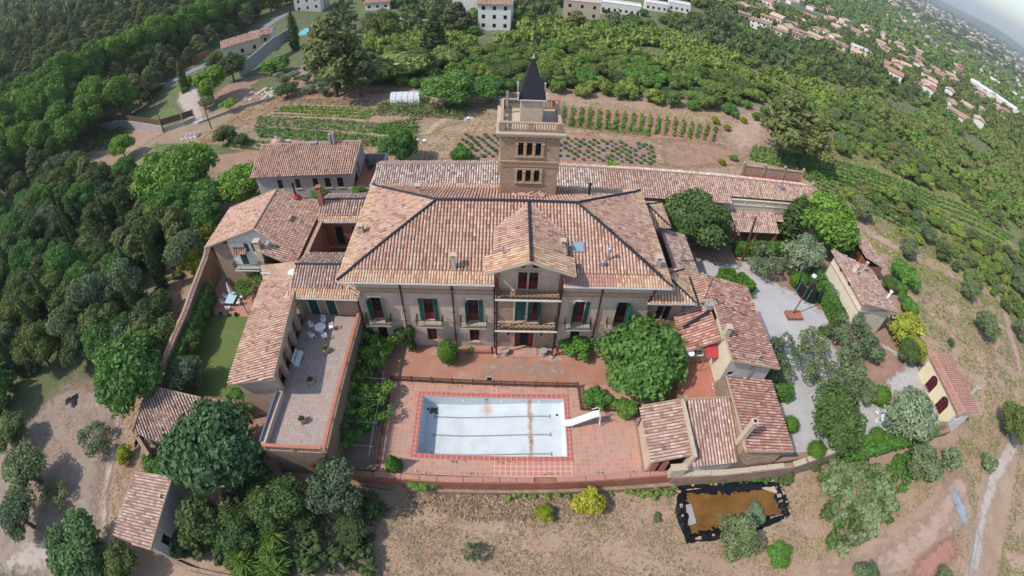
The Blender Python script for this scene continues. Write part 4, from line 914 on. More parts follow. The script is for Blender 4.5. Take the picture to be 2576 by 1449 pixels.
g=MB(); g.box(-22.35,-14.6,31.82,31.95,7.84,7.97); g.box(-14.65,-14.53,31.85,33.6,7.84,7.97); g.box(-22.43,-22.3,31.85,33,7.84,7.97); g.build('gutter',M['gutter'],V)
# north west wing round the light court
NWf=Fr(-22.0,44.6,-15,44.6); w=MB(); hN=[(1.3,2.3,4.2,6.9),(3.5,4.5,4.2,6.9)]; wall(w,NWf,0,7,0,8,hN); w.box(-22,-15,44.61,48.6,0,7.95); w.box(-22.3,-21.9,37.6,44.6,0,8.1); w.build('light_court_wall',M['brick_red'],V)
for h in hN: win(V,NWf,h,'green',shut='C',bars=(2,5),name='court_window')
w=MB(); NWf.box(w,0,7,3.7,3.9,0,.25); NWf.box(w,0,7,7.4,7.55,0,.12); w.build('court_ledge',M['terralight'],V)
w=MB(); w.box(-22.15,-21.75,37.7,44.5,8.1,8.18); w.build('court_coping',M['ridge_tan'],V)
r=MB(); tiles(r,[(-22.6,44.9,8.35),(-16.1,44.9,8.35),(-16.1,46.9,9.2),(-22.6,46.9,9.2)]); tiles(r,[(-15.6,49.2,8.4),(-22.6,49.2,8.4),(-22.6,46.9,9.2),(-15.6,46.9,9.2)]); o=r.build('wing_roof',[M['tile_old'],M['tan']],V)
r=MB(); tiles(r,[(-22.3,44.1,8.05),(-16.1,44.1,8.05),(-16.1,44.9,8.33),(-22.5,44.9,8.33)],h=.45,sp=.26); r.build('eave_roof',[M['tile_eave'],M['tan']],o); r=MB(); ridge(r,(-22.6,46.9,9.3),(-15.8,46.9,9.3),.13); r.build('ridge_cap',M['ridge_dark'],o)
g=MB(); g.box(-22.3,-16.2,43.98,44.1,7.92,8.05); g.build('gutter',M['gutter'],V)
chimney(V,-22.3,46.3,8.5,11.3,.6,'brick_red')
# east pavilions
SEf=Fr(14.1,33.1,17.8,33.1); hS=[(1.05,1.75,4.5,6.6),(1.85,2.55,4.5,6.6)]; w=MB(); wall(w,SEf,0,3.7,0,7.9,hS); wall(w,Fr(17.8,33.1,17.8,37),0,3.9,0,7.9); wall(w,Fr(14.1,37,14.1,33.1),0,3.9,0,7.9); w.build('east_wing_wall',M['brick'],V)
for h in hS: win(V,SEf,h,'wood',bars=(1,3))
w=MB(); SEf.box(w,.8,2.8,3.2,3.3,0,.7); railing(w,[(14.95,33.05),(14.95,32.45),(16.85,32.45),(16.85,33.05)],3.3,.95,.2,.02); w.build('small_balcony',M['wood'],V)
def pavroof(x0,x1,y0,y1,ze,apex,nm='wing_roof'):
    r=MB(); ax=(apex[0],apex[1],apex[2]); tiles(r,[(x0,y0,ze),(x1,y0,ze),ax]); tiles(r,[(x1,y0,ze),(x1,y1,ze),ax]); tiles(r,[(x1,y1,ze),(x0,y1,ze),ax]); tiles(r,[(x0,y1,ze),(x0,y0,ze),ax])
    o=r.build(nm,[M['tile_eave'],M['tan']],V); c=MB(); [ridge(c,(x,y,ze+.1),(ax[0],ax[1],ax[2]+.1),.12) for x in (x0,x1) for y in (y0,y1)]; c.build('ridge_cap',M['ridge_dark'],o)
    g=MB(); g.box(x0-.05,x1+.1,y0-.12,y0,ze-.14,ze-.02); g.box(x1,x1+.12,y0,y1,ze-.14,ze-.02); g.build('gutter',M['gutter'],V)
pavroof(13.6,18.65,32.2,37.15,8.0,(15.6,34.9,9.3))
w=MB(); block(w,14.1,18.0,45.1,48.6,0,7.9); w.build('east_wing_wall',M['brick'],V); pavroof(14.4,18.8,44.5,49.3,8.0,(16.2,47,9.2))
# ================================================================ THE TOWER
TW=thing('tower','square brick belvedere tower with triple windows, balustraded terrace and black slate spire','tower',(1.8,46,8))
x0,x1,y0,y1=-1.1,4.75,43.3,49.1; tf=rects(x0,x1,y0,y1)
hs=[(a,b,c,d) for c,d in ((14.1,15.55),(17.2,18.7)) for a,b in ((1.75,2.27),(2.62,3.14),(3.49,4.01))]
w=MB()
for f in tf: wall(w,f,0,f.L,9,19.45,hs,0,.45)
w.build('tower_wall',M['brick'],TW)
for f,nm in zip(tf,'SENW'):
    for h in hs:
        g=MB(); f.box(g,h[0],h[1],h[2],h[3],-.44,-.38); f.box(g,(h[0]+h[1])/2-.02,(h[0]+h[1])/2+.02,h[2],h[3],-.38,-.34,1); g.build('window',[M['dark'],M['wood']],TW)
t=MB()
for f in tf:
    for z0,z1 in ((14.1,15.55),(17.2,18.7)):
        for u in (1.5,2.32,3.19,4.06): f.box(t,u,u+.24,z0,z1,-.05,.12); f.box(t,u-.05,u+.29,z1-.22,z1-.1,-.04,.2)
        f.box(t,1.4,4.4,z0-.16,z0,-.05,.16); f.box(t,1.45,4.35,z1+.0,z1+.16,-.05,.1)
    f.box(t,-.06,f.L+.06,16.45,16.6,0,.13); f.box(t,-.04,f.L+.04,15.95,16.02,0,.09); u=.05
    while u<f.L-.1: f.box(t,u,u+.14,16.02,16.45,0,.09); u+=.27
    for u in (1.55,2.45,3.35,4.25,.7,5.1): f.box(t,u-.09,u+.09,19.05,19.45,0,.16)
t.build('moulding',M['terralight'],TW)
c=MB(); c.box(x0-.3,x1+.3,y0-.3,y1+.3,19.45,19.72); c.box(x0-.42,x1+.42,y0-.42,y1+.42,19.72,19.86); c.build('cornice',M['trim'],TW)
c=MB()
bx0,bx1,by0,by1=x0+.1,x1-.1,y0+.05,y1-.1
balus(c,(bx0,by0),(bx1,by0),19.86,1.05,0,1,2,.3); balus(c,(bx1,by0+.2),(bx1,by1-.2),19.86,1.05,0,1,2,.3); balus(c,(bx1,by1),(bx0,by1),19.86,1.05,0,1,2,.3); balus(c,(bx0,by1-.2),(bx0,by0+.2),19.86,1.05,0,1,2,.3); c.build('balustrade',[M['brick'],M['terralight']],TW)
c=MB(); c.box(.78,2.98,45.1,47.4,19.86,22.55); c.build('turret',M['tan'],TW)
c=MB(); e=22.6; c.box(.5,3.26,44.85,47.65,22.5,22.62,1); A_=(1.88,46.25,26.6)
for q in (((.55,44.9,22.63),(3.21,44.9,22.63)),((3.21,44.9,22.63),(3.21,47.6,22.63)),((3.21,47.6,22.63),(.55,47.6,22.63)),((.55,47.6,22.63),(.55,44.9,22.63))):
    # bell-cast spire: three stages
    a,b=Vector(q[0]),Vector(q[1]); ap=Vector(A_); s=[(a,b)]
    for t_,z_ in ((.62,24.0),(.32,25.3),(.03,26.6)):
        cc=Vector((A_[0],A_[1],z_)); s.append((Vector((cc.x+(a.x-cc.x)*t_,cc.y+(a.y-cc.y)*t_,z_)),Vector((cc.x+(b.x-cc.x)*t_,cc.y+(b.y-cc.y)*t_,z_))))
    for k in range(3):
        (p,q2),(r_,s_)=s[k],s[k+1]; rows=7
        for i in range(rows):
            l0,l1=p.lerp(r_,i/rows),q2.lerp(s_,i/rows); m0,m1=p.lerp(r_,(i+1)/rows),q2.lerp(s_,(i+1)/rows); n_=(l1-l0).cross(m0-l0).normalized()*.03; c.face([l0+n_,l1+n_,m1,m0],0); c.face([l0,l1,l1+n_,l0+n_],0)
c.build('spire',[M['slate'],M['gutter']],TW)
c=MB(); c.tube([(1.88,46.25,26.5),(1.82,46.3,31.2)],.035,6)
for z in (28.6,29.5): c.lathe((1.85,46.28,z),[(.02,-.16),(.15,-.06),(.17,.02),(.1,.12),(.02,.18)],10)
c.lathe((1.88,46.25,26.5),[(.14,0),(.1,.2),(.04,.4)],8,1); c.build('weather_vane',[M['iron'],M['trim']],TW)
c=MB()
for x,y in ((.5,44.85),(3.26,44.85),(.5,47.65),(3.26,47.65)): c.box(x-.06,x+.06,y-.06,y+.06,22.6,23.3); c.box(x-.1,x+.1,y-.1,y+.1,23.3,23.36)
build_each(c,'corner_finial',M['gutter'],TW)
c=MB(); c.tube([(-.55,47.6,19.86),(-.5,47.7,22.3)],[.16,.13],8); c.build('flue',M['metal'],TW)
c=MB(); c.box(3.7,5.1,48.7,49.15,20.92,21.0); c.build('coping_slab',M['terracotta'],TW)
c=MB(); 
for i in range(26): 
    x=1.8+rg_.uniform(-1.6,1.6); y=42.2+rg_.uniform(-.5,.9); a=rg_.uniform(-1,1); z=13.0-.42*(y-42.2)+.2; c.tube([(x,y,z),(x+.5*math.cos(a),y+.5*math.sin(a),z+.05)],.1,5)
tag(c.build('loose_roof_tiles',M['tile_main']),'heap of loose roof tiles at the foot of the tower','roof tiles')
# ================================================================ THE LONG REAR RANGE
LR=thing('long_barn','long low range with pale mottled tile roof running behind the villa and tower','barn',(0,57,0))
w=MB(); block(w,-18,31,53.9,59.4,0,5.6); block(w,31.0,47,54.6,58.6,0,5.6); w.build('wall',M['tan'],LR)
r=MB(); tiles(r,[(-18.2,53.4,5.9),(12,53.4,5.9),(12,57.6,7.5),(-18.2,57.6,7.5)]); tiles(r,[(47.4,59.9,6.6),(-18.2,59.9,6.6),(-18.2,57.6,7.5),(47.4,57.6,7.5)]); o=r.build('roof',[M['tile_pale'],M['tan']],LR)
r=MB(); tiles(r,[(12,53.4,5.9),(31,53.4,5.9),(31,57.6,7.5),(12,57.6,7.5)]); tiles(r,[(31,54.6,6.35),(47.4,54.9,6.45),(47.4,57.6,7.5),(31,57.6,7.5)]); tag(r.build('roof',[M['tile_old'],M['tan']],LR),'darker weathered east half of the roof')
r=MB(); ridge(r,(-18.2,57.6,7.6),(47.4,57.6,7.6),.13); r.build('ridge_cap',M['ridge_tan'],o)
w=MB(); w.box(-18.4,-18.1,53.5,59.8,5.2,6.7); w.build('parapet',M['tan'],LR)
P_=MB(); fr=Fr(30.7,54.5,43.2,54.8); fr.box(P_,0,fr.L,2.9,5.9,-.15,.1); fr.box(P_,-.1,fr.L+.1,5.9,6.0,-.25,.22); fr.box(P_,0,fr.L,5.05,5.15,.1,.2); u=0
while u<fr.L: fr.box(P_,u-.12,u+.12,5.15,5.9,.1,.18); u+=3.05
P_.build('panelled_parapet',M['cream'],LR)
pf=Fr(30.7,54.4,43.2,54.7); w=MB(); hp=[(7.6,8.5,.1,2.4),(9.7,10.5,.1,2.4)]; wall(w,pf,0,pf.L,0,2.9,hp); w.build('porch_wall',M['cream'],LR)
for h in hp: win(LR,pf,h,'wood',name='door')
r=MB(); tiles(r,[(31.7,51.0,2.9),(39.2,51.2,2.9),(39.0,54.5,4.2),(31.5,54.3,4.2)]); o=r.build('porch_roof',[M['tile_old'],M['wood']],LR)
r=MB(); tiles(r,[(38.9,53.6,3.3),(40.9,53.65,3.3),(40.9,54.5,3.8),(38.9,54.45,3.8)]); r.build('door_canopy',[M['tile_old'],M['wood']],LR)
p=MB(); 
for x in (32,35.4,38.8): p.box(x-.22,x+.22,51.3,51.74,0,2.75)
build_each(p,'porch_pier',M['brick_red'],LR)
w=MB(); f=Fr(34.8,60.2,45.8,60.3); f.box(w,0,f.L,6.2,8.4,-.12,.12); f.box(w,-.05,f.L+.05,8.4,8.52,-.2,.2); f2=Fr(45.8,60.3,46.9,58.2); f2.box(w,.15,f2.L,6,7.6,-.12,.12)
for u in (0,3.7,7.4,11): f.box(w,u-.2,u+.2,6.2,8.7,-.22,.22)
o=w.build('crest_wall',M['brick'],LR); w=MB(); [w.lathe(f.p(u,8.7),[(.1,0),(.22,.16),(.2,.34),(.05,.5)],8) for u in (0,3.7,7.4,11)]; w.lathe((46.9,58.2,7.6),[(.3,0),(.3,.3),(.15,.6)],8); build_each(w,'ball_finial',M['concrete'],o)
w=MB(); w.box(35,45.6,59.95,60.07,6.5,6.85); w.build('red_flashing',M['redbright'],LR)
w=MB(); P=at(*((2560+1015*.5618)/1.5901,(640+190*.5618)/1.5901),7.6); w.box(P.x-.35,P.x+.35,P.y-.3,P.y+.3,P.z-.5,P.z+.1); w.tube([(P.x-.2,P.y,P.z),(P.x-.2,P.y+.1,P.z+.9)],.06,6); w.build('vent_cowl',M['metal'],LR)
# small red terrace between the two rear buildings
RT=thing('roof_terrace','red tiled roof terrace with low walls beside the rear building','terrace',(-20,61,0)); w=MB(); w.box(-22.8,-18.5,56.9,65,0,4.1); w.build('base',M['tan'],RT); w=MB(); w.box(-22.7,-18.6,57,64.9,4.1,4.13); w.build('floor',M['redpatio'],RT); w=MB(); w.box(-22.8,-18.5,65,65.25,0,5); w.box(-18.75,-18.5,59.9,65,4,4.9); w.box(-22.8,-18.5,56.7,56.9,0,4.25); build_each(w,'parapet',M['greywall'],RT)
for i in range(9): pass
w=MB(); [w.box(-22.75+0,-21.9,57.2+i*.3,57.5+i*.3,4.13,4.3+i*.19) for i in range(8)]; w.build('stair',M['concrete'],RT)
# ================================================================ THE NORTH WEST BUILDING
NB=thing('farm_building','grey farm building with weathered tile roof and five small windows behind the courtyard','building',(-29,58,0))
fS=Fr(-37,56.9,-21.9,56.9); hb=[(3.4,4.2,4.4,6),(6.3,7.1,4.4,6),(9.1,9.9,4.4,6),(10.95,11.85,4.4,6),(12.85,13.75,4.4,6)]
w=MB(); wall(w,fS,0,15.1,0,7,hb); fE=Fr(-21.9,56.9,-21.9,64.2); he=[(3.2,3.9,4.3,6.4)]; wall(w,fE,0,7.3,0,7,he); w.face([fE.p(0,7),fE.p(7.3,7),fE.p(4.6,9.35)]); wall(w,Fr(-21.9,64.2,-37,64.2),0,15.1,0,7); wall(w,Fr(-37,64.2,-37,56.9),0,7.3,0,7); w.build('wall',M['greywall'],NB)
for h in hb: win(NB,fS,h,'wood',bars=(2,2),surround='trim')
win(NB,fE,he[0],'wood',name='door')
r=MB(); tiles(r,[(-37.6,56.3,6.95),(-21.4,56.2,6.95),(-20.9,60.8,9.45),(-37.2,61.4,9.45)]); tiles(r,[(-20.9,65,7.4),(-37.6,65,7.4),(-37.2,61.4,9.45),(-20.9,60.8,9.45)]); o=r.build('roof',[M['tile_main'],M['tan']],NB); r=MB(); ridge(r,(-37.2,61.4,9.55),(-20.9,60.8,9.55),.14); ridge(r,(-21.45,56.2,7.1),(-20.95,60.8,9.55),.12); r.build('ridge_cap',M['ridge_tan'],o)
P=at(836,352,10); w=MB(); w.box(P.x-.5,P.x-.15,P.y-.3,P.y+.3,8.2,11); w.box(P.x+.05,P.x+.35,P.y-.3,P.y+.3,8.2,11.1); w.build('chimney',M['concrete'],NB); P=at(725,362,9.6); chimney(NB,P.x,P.y+.3,8.6,9.8,.5,'trim')
P=at(790,360,9.6); w=MB(); w.box(P.x-.5,P.x+.5,P.y-.3,P.y+.4,9.2,9.75); w.build('skylight',M['metal'],NB)
w=MB(); P=at(698,357,8.5); DO=thing('tiled_dome','small round brick dome with scalloped rim and white finial behind the farm building','dome',(P.x,P.y,0)); w.lathe((P.x,P.y,0),[(1.1,0),(1.1,7.6),(1.45,7.8),(1.5,8.0),(1.05,8.05)],14); w.build('drum',M['brick'],DO); w=MB(); w.lathe((P.x,P.y,8.04),[(1.15,0),(1.05,.5),(.7,.95),(.25,1.15)],14); w.build('cupola',M['tile_old'],DO); w=MB(); w.lathe((P.x,P.y,9.15),[(.22,0),(.25,.2),(.05,.5)],8); w.build('finial',M['trim'],DO)
# ================================================================ THE WEST HOUSE
WH=thing('west_house','white gabled house with green shutters and tile roof above the garden patio','house',(-30,44,0))
f=Fr(-36.5,41.3,-27.2,41.3); hh=[(5.75,6.55,5.75,7.35),(3.55,4.55,3.75,5.95)]; w=MB(); wall(w,f,2.45,9.3,3.4,7.3,hh); gzz=lambda x:9.75-.335*abs(x+29.1); w.face([f.p(2.45,7.3),f.p(9.3,7.3),f.p(9.3,gzz(-27.2)-.05),f.p(7.4,gzz(-29.1)-.05),f.p(2.45,gzz(-34.05)-.05)]); w.build('wall',M['white'],WH)
w=MB(); wall(w,f,0,2.45,0,7.2,[]); wall(w,f,2.45,9.3,0,3.4,[]); wall(w,Fr(-36.5,48,-36.5,41.3),0,6.7,0,7.2); wall(w,Fr(-23.4,37.6,-23.4,48),0,10.4,0,7.3); wall(w,Fr(-27.2,37.6,-23.4,37.6),0,3.8,0,7.3); wall(w,Fr(-27.2,41.3,-27.2,37.6),0,3.7,0,7.6); wall(w,Fr(-23.4,48,-36.5,48),0,13.1,0,7.2); w.build('brick_wall',M['brick'],WH)
win(WH,f,hh[0],'wood',bars=(2,2)); win(WH,f,hh[1],'green',shut='C',bars=(2,5),name='balcony_door',surround='white')
for u in (4.75,7.35):
    s=MB(); f.box(s,u,u+.55,6,7.15,.01,.05); z=6.1
    while z<7: f.box(s,u+.05,u+.5,z,z+.06,.05,.07); z+=.15
    s.build('shutter',M['green'],WH)
r=MB(); tiles(r,[(-37.3,48.6,7.0),(-37.3,40.6,7.0),(-29.1,40.7,9.75),(-29.1,48.6,9.75)]); tiles(r,[(-23.1,41.5,7.6),(-23.1,48.6,7.6),(-29.1,48.6,9.75),(-29.1,41.5,9.75)]); tiles(r,[(-23.1,36.9,7.6),(-23.1,41.5,7.6),(-29.1,41.5,9.75),(-29.1,40.7,9.75),(-27.3,40.2,9.1),(-27.6,37.7,9.2)]); o=r.build('roof',[M['tile_main'],M['tan']],WH)
r=MB(); ridge(r,(-29.1,40.7,9.85),(-29.1,48.6,9.85),.14); ridge(r,(-37.3,48.6,7.15),(-29.1,48.6,9.85),.12); ridge(r,(-29.1,48.6,9.85),(-23.1,48.6,7.75),.12); ridge(r,(-37.3,40.6,7.1),(-29.1,40.7,9.8),.1); r.build('ridge_cap',M['ridge_tan'],o)
w=MB(); w.box(-34.1,-30.4,40.5,41.3,3.3,3.45); o=w.build('balcony',M['white'],WH); w=MB(); railing(w,[(-34.05,41.25),(-34.05,40.55),(-30.45,40.55),(-30.45,41.25)],3.45,.95,.16,.018); w.build('railing',M['iron'],o)
for x in (-33,-31.2): pass
r=MB(); tiles(r,[(-33.5,40.6,6.1),(-31.4,40.6,6.1),(-31.4,41.28,6.5),(-33.5,41.28,6.5)]); r.build('door_canopy',[M['tile_red'],M['wood']],WH)
chimney(WH,-27.6,38.2,7.5,9.9,.7,'tan'); w=MB(); w.lathe((-26.6,38.6,8.6),[(.45,0),(.45,.9),(.3,1.0)],12); w.build('water_tank',M['concrete'],WH)
w=MB(); w.lathe((-26.4,48.0,8.9),[(.65,-.6),(.55,.1),(.2,.5)],8,1); w.tube([(-26.4,48,9.3),(-26.4,48,10.8)],.13,8); w.lathe((-26.4,48,10.8),[(.22,0),(.22,.25),(.05,.3)],8); w.build('red_based_flue',[M['iron'],M['redbright']],WH)
for x,y,l_ in ((-25.8,43.9,1),): w=MB(); w.box(x-.2,x+.2,y-.5,y+.5,8.4,9.0); w.build('roof_vent',M['terralight'],WH)
w=MB(); w.box(-29.2,-29.0,41.28,41.3,5.0,5.1); w.lathe((-29.4,41.1,5.2),[(.05,0),(.12,.1),(.14,.35),(.03,.45)],6); w.build('wall_lantern',M['iron'],WH)
# ================================================================ ARCADE GALLERY
AG=thing('arcade_gallery','long tile roofed gallery with brown arches opening on the stone terrace','gallery',(-23.4,28,0))
w=MB(); fA=Fr(-20.9,22.9,-21.5,33.0); L=fA.L; arches=[(.55+i*1.95,.55+i*1.95+1.4) for i in range(5)]
def archwall(mb,fr,L,z0,z1,ar,zs_,m=0,depth=.35,mi=0):
    """wall with round-headed openings"""
    u=0
    for a,b in ar:
        mb.face([fr.p(u,z0),fr.p(a,z0),fr.p(a,z1),fr.p(u,z1)],m); r=(b-a)/2; c=(a+b)/2; N=8
        pts=[(c-r*math.cos(math.pi*i/N),zs_+r*math.sin(math.pi*i/N)) for i in range(N+1)]
        for (ua,za),(ub,zb) in zip(pts,pts[1:]): mb.face([fr.p(ua,za),fr.p(ub,zb),fr.p(ub,z1),fr.p(ua,z1)],m); mb.face([fr.p(ua,za),fr.p(ua,za,-depth),fr.p(ub,zb,-depth),fr.p(ub,zb)],mi)
        mb.face([fr.p(a,z0),fr.p(a,z0,-depth),fr.p(a,zs_,-depth),fr.p(a,zs_)],mi); mb.face([fr.p(b,z0),fr.p(b,zs_),fr.p(b,zs_,-depth),fr.p(b,z0,-depth)],mi); u=b
    mb.face([fr.p(u,z0),fr.p(L,z0),fr.p(L,z1),fr.p(u,z1)],m)
archwall(w,fA,L,4.25,7.75,arches,6.1); f2=Fr(-25.4,22.7,-20.9,22.9); wall(w,f2,0,f2.L,.0,6.3); w.face([f2.p(0,6.3),f2.p(f2.L,6.3),f2.p(f2.L,7.75)]); wall(w,Fr(-25.8,36.5,-25.4,22.7),0,13.8,0,6.3); w.box(-25.3,-21.9,23.2,33,4.1,4.25,0); w.build('wall',[M['tan']],AG)
w=MB(); fi=Fr(-23.6,23,-23.9,33); fi.box(w,0,10,4.25,7.1,-.05,.05); w.build('inner_wall',M['cream'],AG)
t=MB()
for a,b in arches:
    c=(a+b)/2; r_=(b-a)/2+.07; t.tube([fA.p(c-r_*math.cos(math.pi*i/8),6.1+r_*math.sin(math.pi*i/8),.01) for i in range(9)],.09,5,cap=False); fA.box(t,a-.16,a,4.25,6.1,-.02,.07); fA.box(t,b,b+.16,4.25,6.1,-.02,.07)
t.build('arch_trim',M['terralight'],AG)
r=MB(); tiles(r,[(-26.0,22.1,6.35),(-20.3,22.2,7.95),(-21.6,34.2,8.15),(-26.9,37.0,6.45)]); o=r.build('roof',[M['tile_main'],M['tan']],AG); r=MB(); ridge(r,(-20.35,22.2,8.05),(-21.6,34.2,8.25),.1); r.build('ridge_cap',M['ridge_tan'],o)
r=MB(); r.face([(-27.6,37.2,7.4),(-27,35.9,6.6),(-22,34.4,8.1),(-22.4,36.6,8.6)]); r.box(-27.1,-22,36.0,36.12,7.2,7.35,1); r.build('parapet',[M['brick'],M['gutter']],AG)
w=MB(); w.lathe((-22.2,34.6,8.8),[(.05,0),(.42,.12),(.45,.16)],14); w.tube([(-22.2,34.6,8.1),(-22.2,34.6,8.9)],.03,6); w.build('satellite_dish',M['whitep'],AG)
# the stone terrace
TR=thing('terrace','raised stone paved terrace with brown balustrades in front of the arcade','terrace',(-18.3,25,0))
w=MB(); w.prism([(-21.2,16.9),(-15.6,17.3),(-15.25,33.0),(-21.45,33.0)],-.4,4.25); w.build('base_wall',M['stone'],TR); w=MB(); w.prism([(-20.95,17.1),(-15.8,17.5),(-15.45,32.98),(-21.3,32.98)],4.25,4.29); w.build('floor',M['cobble'],TR)
w=MB(); balus(w,(-15.35,17.4),(-15.2,32.8),4.27,.95,0,1,5); balus(w,(-21.0,17.0),(-15.6,17.35),4.27,.95,0,1,2); w.build('balustrade',[M['terralight'],M['redpatio']],TR)
w=MB(); w.prism([(-21.35,17.1),(-20.95,17.1),(-20.75,22.8),(-21.15,22.8)],4.2,5.05); w.build('parapet',M['tan'],TR); w=MB(); w.tube([(-21.4,17.3,5.15),(-21.2,22.6,5.25)],.16,6); w.tube([(-21.5,17.3,4.9),(-21.4,22.6,5)],.1,6); w.build('rolled_awning',plain('blue grey awning',(.15,.155,.18),.6,.3),TR)
w=MB(); w.box(-17.4,-15.9,16.86,17.0,.0,2.4); w.build('vault_door',M['red'],TR)
# ================================================================ SOUTH EAST OUTBUILDINGS
def gable_cap(o,pts,m='ridge_tan',r_=.12):
    c=MB(); [ridge(c,a,b,r_) for a,b in pts]; return c.build('ridge_cap',M[m],o)
ES=thing('service_wing','narrow service wing with brown tile roof tucked against the east side of the villa','house wing',(19.5,40,0))
w=MB(); block(w,18.05,21.0,33.2,45.6,0,5.7); w.build('wall',M['tan'],ES)
r=MB(); tiles(r,[(21.4,36.4,5.75),(21.5,46.0,5.75),(18.05,45.6,6.9),(18.05,36.4,6.9)]); tiles(r,[(17.6,32.9,5.5),(20.5,33.0,6.9),(20.7,36.8,6.9),(17.9,37.1,5.6)]); o=r.build('roof',[M['tile_old'],M['tan']],ES); gable_cap(o,[((20.6,33,7.1),(20.8,36.8,7.1))])
pipe_(ES,19.4,40.3,6,8.3,.13,'concrete'); 
SH=thing('south_east_house','low farmhouse with long red tile roof beside the gravel yard and a red awning','house',(22,30,0))
f=Fr(20.9,25.75,26.2,25.75); hq=[(.5,1.15,4.6,5.25)]; w=MB(); wall(w,f,0,5.3,0,6.1,hq); w.face([f.p(0,6.1),f.p(5.3,6.1),f.p(5.3,6.15),f.p(0,7.4)]); w.build('south_wall',M['greywall'],SH); win(SH,f,hq[0],'iron',bars=(5,1),surround=None)
w=MB(); wall(w,Fr(26.2,25.75,26.2,36.6),0,10.8,0,6.05); wall(w,Fr(20.9,31,20.9,25.75),0,5.25,0,7.35); wall(w,Fr(26.2,36.6,18,36.6),0,8,0,6.1); w.build('cream_wall',M['cream'],SH)
f=Fr(17.6,28.75,20.9,28.75); hq=[(1.0,2.0,4.2,5.0)]; w=MB(); wall(w,f,0,3.3,0,5.1,hq); w.face([f.p(0,5.1),f.p(3.3,5.1),f.p(3.3,6.75)]); wall(w,Fr(17.6,33,17.6,28.75),0,4.3,0,5.1); w.build('annex_wall',M['stone'],SH); win(SH,f,hq[0],'white' if 0 else 'gutter',bars=(2,2),surround='gutter')
r=MB(); tiles(r,[(26.75,25.2,6.1),(26.7,36.6,6.1),(20.75,36.9,7.75),(20.75,25.4,7.6)]); o=r.build('roof',[M['tile_red'],M['tan']],SH)
r=MB(); tiles(r,[(17.3,28.35,5.15),(20.7,28.35,7.0),(20.7,33.4,7.0),(17.3,33.4,5.15)]); o2=r.build('annex_roof',[M['tile_red'],M['tan']],SH)
r=MB(); tiles(r,[(19.6,33.0,7.3),(20.8,33.0,7.8),(20.8,36.9,7.8),(19.6,36.9,7.3)]); r.build('upper_roof',[M['tile_red'],M['tan']],SH); gable_cap(o,[((20.75,25.4,7.7),(20.75,36.9,7.85)),((20.75,25.3,7.7),(26.75,25.2,6.2))])
r=MB()
for i in range(16): 
    t=i/15; x=20.9+t*3.6; y=33.1-t*1.4; r.box(x-.25,x+.3,y-.22,y+.25,7.55-.27*(x-20.7)+.12,7.55-.27*(x-20.7)+.2+.1*rg_.random())
for i in range(12): t=i/11; x=17.9+t*2.4; y=31.2+t*.8; z=5.15+.544*(x-17.3)+.1; r.box(x-.18,x+.2,y-.2,y+.2,z,z+.12)
r.build('dark_patch',M['ridge_dark'],o)
r=MB(); 
for i in range(9): a=i*.7; r.box(20.3+.2*math.cos(a)-.15,20.4+.4*math.cos(a)+.15,32.5+.4*math.sin(a)-.1,32.6+.4*math.sin(a)+.1,7.3,7.7+.03*i)
r.build('mortar_patch',M['concrete'],o)
chimney(SH,20.9,28.4,7.2,8.7,.55,'trim'); w=MB(); w.tube([(23.9,25.62,4.0),(23.9,25.62,6.9),(24.2,26.2,7.6)],.09,8); w.build('flue',M['metal'],SH)
w=MB(); w.hexa([(19.5,27.55,5.15),(20.85,27.55,5.15),(20.85,28.7,5.75),(19.5,28.7,5.75),(19.5,27.55,5.2),(20.85,27.55,5.2),(20.85,28.7,5.8),(19.5,28.7,5.8)]); o=w.build('awning',M['redbright'],SH); w=MB(); w.tube([(19.55,27.6,2.95),(19.55,27.6,5.15)],.03,5); w.build('awning_pole',M['iron'],o)
w=MB(); w.tube([(20.0,33.2,7.2),(20.0,33.2,10.6)],.035,5); [w.tube([(19.7,33.2,z),(20.4,33.2,z)],.02,4) for z in (9.6,9.9,10.3)]; w.build('aerial',M['iron'],SH)
w=MB(); w.lathe((18.0,28.3,4.9),[(.05,0),(.4,.12),(.42,.17)],14); w.tube([(18,28.3,4.8),(18,28.75,4.7)],.03,5); w.build('satellite_dish',M['whitep'],SH)
RP=thing('raised_patio','raised patio with worn red floor between the outbuildings','patio',(18.8,26,0)); w=MB(); w.box(16.7,20.88,23.65,28.73,-.2,2.86); w.build('base',M['stone'],RP); w=MB(); w.box(16.8,20.8,23.7,28.7,2.86,2.9); w.build('floor',M['redpatio'],RP); w=MB(); w.box(20.6,22.2,23.7,25.73,2.9,4.0); w.box(16.5,16.85,23.3,23.9,2.9,4.3); build_each(w,'stone_ledge',M['stone'],RP)
BH=thing('brick_outhouse','brick outhouse with three tile roofs and a tall chimney beside the pool terrace','outhouse',(20,21,0))
f=Fr(21.4,17.9,26.6,17.9); w=MB(); wall(w,f,0,5.2,-1.5,3.3,[(1.1,1.7,1.8,2.1),(3.1,3.7,1.8,2.1)],0,.15); w.face([f.p(0,3.3),f.p(5.2,3.3),f.p(0,4.2)]); wall(w,Fr(26.6,17.9,26.6,25.7),0,7.8,-1.5,3.35); wall(w,Fr(21.4,25.7,21.4,17.9),0,7.8,0,4.2); w.build('wall',M['brick'],BH)
w=MB(); [w.box(21.4+u,21.4+u+.62,18.06,18.1,1.8,2.1) for u in (1.1,3.1)]; build_each(w,'vent',M['trim'],BH)
r=MB(); tiles(r,[(27.0,17.35,3.45),(27.05,25.72,3.45),(21.45,25.72,4.5),(21.35,17.5,4.4)]); o=r.build('roof',[M['tile_red'],M['tan']],BH); gable_cap(o,[((21.4,17.5,4.5),(21.45,25.6,4.6)),((21.4,17.45,4.5),(27.0,17.35,3.55))])
